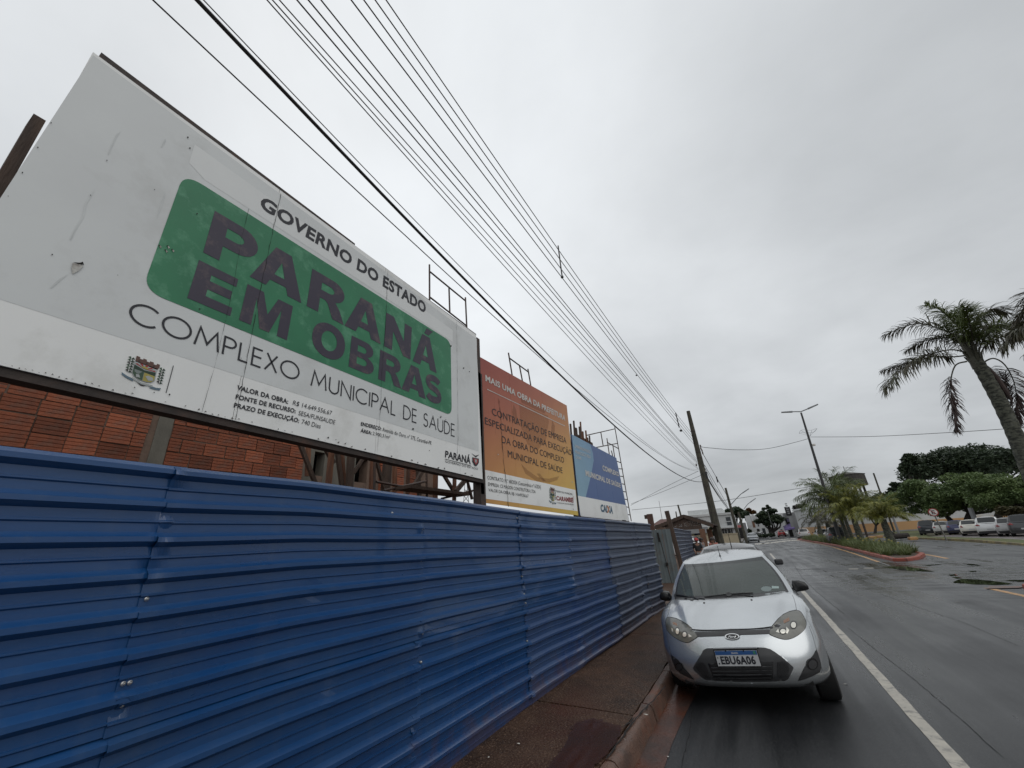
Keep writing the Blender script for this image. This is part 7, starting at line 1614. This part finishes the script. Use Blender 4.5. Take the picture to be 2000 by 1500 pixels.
# hip roof and rusty steel column left of the shelter
rf = thing('tiled_roof_house', 'small reddish hipped tile roof seen over the end of the blue fence', 'building', (at_y(1286, 1025, 42).x, 42, 0)); O = Vector(rf.location); e0, e1, ap = at_y(1272, 1026, 42) - O, at_y(1301, 1024, 42) - O, at_y(1282, 1013, 42) - O
b = MB(); b.box(e0.x + .3, e1.x - .3, .3, 5, 0, e0.z - .01); b.build('wall', M_mort, rf); b = MB(); b.mesh([(e0.x, 0, e0.z), (e1.x, 0, e0.z), (e1.x, 5.4, e0.z), (e0.x, 5.4, e0.z), (ap.x, 2.2, ap.z), (ap.x + .8, 3.2, ap.z)], [(0, 1, 4), (1, 2, 5, 4), (2, 3, 5), (3, 0, 4, 5)]); b.build('roof', mat('red_roof_tile', (.13, .065, .055), .8, col2=(.09, .05, .045), scale=6), rf)
sb = thing('steel_column', 'rusty steel column stub with a side bracket above the end of the blue fence', 'column', (at_y(1270, 1023, 30).x, 30, 0)); O = Vector(sb.location); b = MB(); a, c = at_y(1271, 1023, 30) - O, at_y(1268.5, 1004, 30) - O; b.box(c.x - .18, c.x + .18, -.14, .14, 0, c.z); b.build('shaft', mat('rust', (.11, .055, .04), .8, col2=(.06, .035, .03), scale=6), sb); b = MB(); b.box(c.x - .36, c.x - .183, -.08, .08, c.z - .3, c.z - .04); b.build('bracket', M_steel, sb)
an = thing('aerial_mast', 'thin aerial mast rising over the red hipped roof', 'mast', (at_y(1293, 1020, 44).x, 44, 0)); b = MB(); b.tube([(0, 0, 0), at_y(1287, 978, 44) - Vector(an.location)], [.04, .015], 5); b.build('rod', M_steel, an)
# tiled shelter
YS = 26.0
sh = thing('tiled_shelter', 'open shelter with a brown tiled gable roof on square brown posts', 'shelter', (at_y(1336, 1060, YS).x, YS, 0)); O = Vector(sh.location)
l_, ap, r_ = at_y(1279, 1029, YS) - O, at_y(1335, 1006, YS) - O, at_y(1393, 1025.5, YS) - O; dpt = 6.0
for e in (l_, r_):
    n = 9; sl_ = (e - ap)
    for k in range(n):
        a, c = ap + sl_ * (k / n), ap + sl_ * ((k + 1.12) / n); b = MB(); up = Vector((0, 0, .05 + .02)); b.mesh([a + Vector((0, 0, .03)), c + Vector((0, 0, .06)), c + Vector((0, dpt, .06)), a + Vector((0, dpt, .03)), a + Vector((0, 0, -.02)), c + Vector((0, 0, .01)), c + Vector((0, dpt, .01)), a + Vector((0, dpt, -.02))], [(0, 1, 2, 3), (7, 6, 5, 4), (0, 4, 5, 1), (1, 5, 6, 2), (2, 6, 7, 3), (3, 7, 4, 0)]); b.build('roof_tile', M_tile, sh, flip='out')
    b = MB(); b.bar(ap + Vector((0, -.05, -.06)), e + Vector((0, -.05, -.06)), .05, .17); b.build('barge_board', M_wood, sh)
zb_ = min(l_.z, r_.z) + .05; nb_ = 22; xs0, xs1 = l_.x + .6, r_.x - .6
for k in range(nb_):
    x = xs0 + (xs1 - xs0) * k / nb_; x2 = xs0 + (xs1 - xs0) * (k + .93) / nb_
    hz_ = lambda q: (ap.z + (l_.z - ap.z) * (q - ap.x) / (l_.x - ap.x) if q < ap.x else ap.z + (r_.z - ap.z) * (q - ap.x) / (r_.x - ap.x)) - .10
    b = MB(); b.mesh([(x, .05, zb_), (x2, .05, zb_), (x2, .05, max(zb_ + .01, hz_(x2))), (x, .05, max(zb_ + .01, hz_(x))), (x, .08, zb_), (x2, .08, zb_), (x2, .08, max(zb_ + .01, hz_(x2))), (x, .08, max(zb_ + .01, hz_(x)))], [(0, 1, 2, 3), (7, 6, 5, 4), (0, 3, 7, 4), (1, 5, 6, 2)]); b.build('gable_board', M_wood, sh)
b = MB(); b.box(xs0, xs1, 0, .15, zb_ - .20, zb_ - .003); b.build('tie_beam', M_wood, sh)
for px, dy in ((1369, 0), (1383, 3.5), (1292, 0)):
    p = at_y(px, 1027, YS + dy) - O; b = MB(); b.box(p.x - .14, p.x + .14, dy - .14, dy + .14, 0, zb_ - .21); b.build('post', M_brnp, sh)
# no parking sign
sg = at_z(1850, 1056, .1); sn = thing('no_parking_sign', 'round white no parking sign, red ring and struck letter E, on a grey post', 'sign', sg); O = Vector(sg); Ys = sg.y; c = at_y(1822.8, 1000.5, Ys) - O; b = MB(); tp_ = at_y(1820.5, 996, Ys) - O; b.tube([Vector((0, .05, 0)), Vector((c.x, .05, c.z)), Vector((tp_.x, .05, tp_.z))], .045, 8); b.build('post', mat('galvanised_post', (.16, .155, .14), .6), sn)
M_rr = mat('sign_red', (.30, .03, .03), .5); Mx = Matrix.Translation(c) @ Matrix.Rotation(R(-8), 4, 'Z') @ Matrix.Rotation(R(90), 4, 'X')
rd = .31
b = MB(); b.lathe([(0, -.012), (rd, -.012), (rd, 0), (rd * .80, 0.0)], 28, Mx); b.build('ring', M_rr, sn); b = MB(); b.lathe([(0, .003), (rd * .8, .003)], 28, Mx); b.build('plate', M_wl, sn)
b = MB(); q = lambda x, y, z=.006: Mx @ Vector((x, y, z)); s_ = rd
for x0, x1, y0, y1 in ((-.36, -.14, -.48, .48), (-.14, .34, .30, .48), (-.14, .28, -.09, .09), (-.14, .34, -.48, -.30)): b.quad(q(x0 * s_, y0 * s_), q(x1 * s_, y0 * s_), q(x1 * s_, y1 * s_), q(x0 * s_, y1 * s_))
b.build('letter', M_ink, sn); b = MB(); b.quad(q(-.62 * s_, .52 * s_, .010), q(-.50 * s_, .62 * s_, .010), q(.62 * s_, -.52 * s_, .010), q(.52 * s_, -.62 * s_, .010)); b.build('slash', M_rr, sn)
# post, leaning log and tyre beside the verge
for a, c, Y, rr_, lb in (((1755, 1041), (1742, 1005), 62, .11, 'slim grey post standing on the grass verge behind the near palm'), ((1903, 1018), (1895, 992), 66, .22, 'straight grey post between the trees behind the parked row'), ((1693, 1046), (1681, 1010), 66, .12, 'thin dark post behind the second median palm')):
    p, q_ = at_y(*a, Y), at_y(*c, Y); b = MB(); b.tube([(p.x, Y, 0), (q_.x, Y, q_.z)], rr_, 7); o = b.build('post', M_gr if 'grey' in lb else M_steel, smooth=True); tag(o, lb, 'post')
p = at_y(1753, 1045, 58); lg = thing('fallen_log', 'dark log and stump lying on the grass verge behind the near palm', 'log', (p.x, 58, .1)); b = MB(); b.tube([(-1.0, 0, .25), (.9, .2, .28)], [.3, .26], 9); b.build('log', M_bark, lg); b = MB(); q_ = at_y(1733, 1036, 58) - p; b.tube([(-.2, 0, .4), (q_.x, 0, q_.z + p.z)], [.13, .1], 7); b.build('branch', M_bark, lg)
for px, py in ((1704, 1052), (1718, 1051), (1784, 1055)):
    p = at_z(px, py, .1); b = MB(); b.box(p.x - .3, p.x + .3, p.y - .3, p.y + .3, .1, .38); o = b.build('verge_marker', M_yel, bevel=.05); tag(o, {1704: 'small yellow concrete marker on the far verge, leftmost of three', 1718: 'small yellow concrete marker on the far verge, middle of three', 1784: 'small yellow concrete marker on the far verge near the sign post'}[px], 'marker', 'yellow markers on the far verge')
# ---- people
M_skin = mat('skin', (.30, .16, .11), .6); M_hair = mat('dark_hair', (.03, .02, .016), .6)
def skin_mesh(name, verts, edges, radii, m, parent, sub=2):
    me = bpy.data.meshes.new(name); me.from_pydata(verts, edges, []); o = bpy.data.objects.new(name, me); S.collection.objects.link(o)
    sk = o.modifiers.new('s', 'SKIN'); 
    for i, r_ in enumerate(radii): me.skin_vertices[0].data[i].radius = r_ if isinstance(r_, tuple) else (r_, r_)
    me.skin_vertices[0].data[0].use_root = True; sb_ = o.modifiers.new('b', 'SUBSURF'); sb_.levels = sub; sb_.render_levels = sub
    bpy.context.view_layer.update(); dg = bpy.context.evaluated_depsgraph_get(); me2 = bpy.data.meshes.new_from_object(o.evaluated_get(dg)); bpy.data.objects.remove(o); me2.materials.clear(); me2.materials.append(m)
    for p in me2.polygons: p.use_smooth = True
    return link(bpy.data.objects.new(name, me2), parent)
def person(label, loc, rz, top_m, leg_m, cap=None, hair=True, h=1.68, lean=.04):
    root = thing('person', label, 'person', loc, rz); k = h / 1.7
    J = dict(pel=(0, 0, .93), ch=(0, 0, 1.28), nk=(0, -.01, 1.46), hd=(0, -.03, 1.57), tp=(0, -.02, 1.66), lh=(-.09, 0, .88), lk=(-.10, -.02, .48), la=(-.10, .02, .08), lt=(-.10, -.14, .03), rh=(.09, 0, .88), rk=(.10, -.02, .48), ra=(.11, .02, .08), rt=(.12, -.14, .03), ls=(-.17, 0, 1.40), le=(-.23, .0, 1.13), lw=(-.20, -.12, .92), lf=(-.19, -.17, .86), rs=(.17, 0, 1.40), re=(.23, 0, 1.13), rw=(.20, -.12, .92), rf=(.19, -.17, .86))
    nm = list(J); V_ = [tuple(c * k for c in J[n]) for n in nm]; E_ = [('pel', 'ch'), ('ch', 'nk'), ('nk', 'hd'), ('hd', 'tp'), ('pel', 'lh'), ('lh', 'lk'), ('lk', 'la'), ('la', 'lt'), ('pel', 'rh'), ('rh', 'rk'), ('rk', 'ra'), ('ra', 'rt'), ('ch', 'ls'), ('ls', 'le'), ('le', 'lw'), ('lw', 'lf'), ('ch', 'rs'), ('rs', 're'), ('re', 'rw'), ('rw', 'rf')]
    Rr = dict(pel=(.15, .10), ch=(.15, .10), nk=.055, hd=.095, tp=.07, lh=.085, lk=.058, la=.04, lt=.035, rh=.085, rk=.058, ra=.04, rt=.035, ls=.06, le=.042, lw=.03, lf=.03, rs=.06, re=.042, rw=.03, rf=.03)
    rad = [tuple(c * k for c in Rr[n]) if isinstance(Rr[n], tuple) else Rr[n] * k for n in nm]
    skin_mesh('body', V_, [(nm.index(a), nm.index(c)) for a, c in E_], rad, M_skin, root)
    keep = ['pel', 'ch', 'ls', 'le', 'rs', 're']; gx = {n: i for i, n in enumerate(keep)}
    skin_mesh('shirt', [tuple(c * k for c in J[n]) for n in keep], [(0, 1), (1, 2), (2, 3), (1, 4), (4, 5)], [tuple(c * k * 1.15 for c in Rr[n]) if isinstance(Rr[n], tuple) else Rr[n] * 1.25 * k for n in keep], top_m, root)
    kp = ['pel', 'lh', 'lk', 'la', 'rh', 'rk', 'ra']; skin_mesh('trousers', [tuple(c * k for c in J[n]) for n in kp], [(0, 1), (1, 2), (2, 3), (0, 4), (4, 5), (5, 6)], [tuple(c * k * 1.05 for c in Rr[n]) if isinstance(Rr[n], tuple) else Rr[n] * 1.2 * k for n in kp], leg_m, root)
    hz2 = 1.60 * k; Mh = Matrix.Translation((0, -.02 * k, hz2))
    b = MB(); b.lathe([(.108 * k, -.02), (.112 * k, .02), (.10 * k, .07), (.06 * k, .105), (0, .115)], 16, Mh)
    if cap: b.bar(Mh @ Vector((0, -.08, .02)), Mh @ Vector((0, -.19, .0)), .15, .012); b.build('cap', cap, root, smooth=True)
    else:
        b.build('hair', M_hair, root, smooth=True); b = MB(); b.lathe([(.105 * k, .03), (.11 * k, -.05), (.09 * k, -.16), (.0, -.17)], 14, Mh @ Matrix.Translation((0, .045, 0))); b.build('long_hair', M_hair, root, smooth=True)
    for s_ in (-1, 1):
        b = MB(); b.lathe([(0, -.012), (.012, 0), (0, .012)], 8, Mh @ Matrix.Translation((s_ * .035 * k, -.098 * k, -.035))); b.build('eye', M_ink, root)
        b = MB(); b.lathe([(0, -.02), (.014, 0), (0, .02)], 8, Mh @ Matrix.Translation((s_ * .10 * k, .0, -.04))); b.build('ear', M_skin, root)
    b = MB(); b.bar(Mh @ Vector((0, -.095, -.035)), Mh @ Vector((0, -.125, -.07)), .018, .02, w2=.03); b.build('nose', M_skin, root); b = MB(); b.bar(Mh @ Vector((-.025, -.105, -.10)), Mh @ Vector((.025, -.105, -.10)), .010, .01); b.build('mouth', mat('lips', (.22, .07, .06), .6), root)
    return root
p = at_y(1360, 1058, 22.5); person('person in a red cap and dark top by the shelter, left of the brown post', (p.x, 22.5, .12), R(20), mat('black_cloth', (.02, .02, .022), .8), mat('grey_cloth', (.2, .2, .21), .8), mat('red_cap_cloth', (.42, .04, .04), .7), h=1.42)
p = at_y(1393, 1060, 20.5); person('person in a black top over pink standing by the pole with hair tied up', (p.x, 20.5, .12), R(-10), mat('pink_cloth', (.45, .16, .13), .8), mat('black_cloth', (.02, .02, .022), .8), None, h=1.42)
p = at_y(1371, 1062, 24); person('third figure in grey with dark sleeves behind the blue fence end', (p.x, 24, .12), R(70), mat('grey_cloth', (.2, .2, .21), .8), mat('navy_cloth', (.02, .025, .05), .8), None, h=1.40)
S.render.engine = 'CYCLES'
for o in bpy.data.objects:
    if o.parent is None and o.type == 'EMPTY' and not o.get('label') and o.get('kind') != 'structure': print('UNLABELLED', o.name)
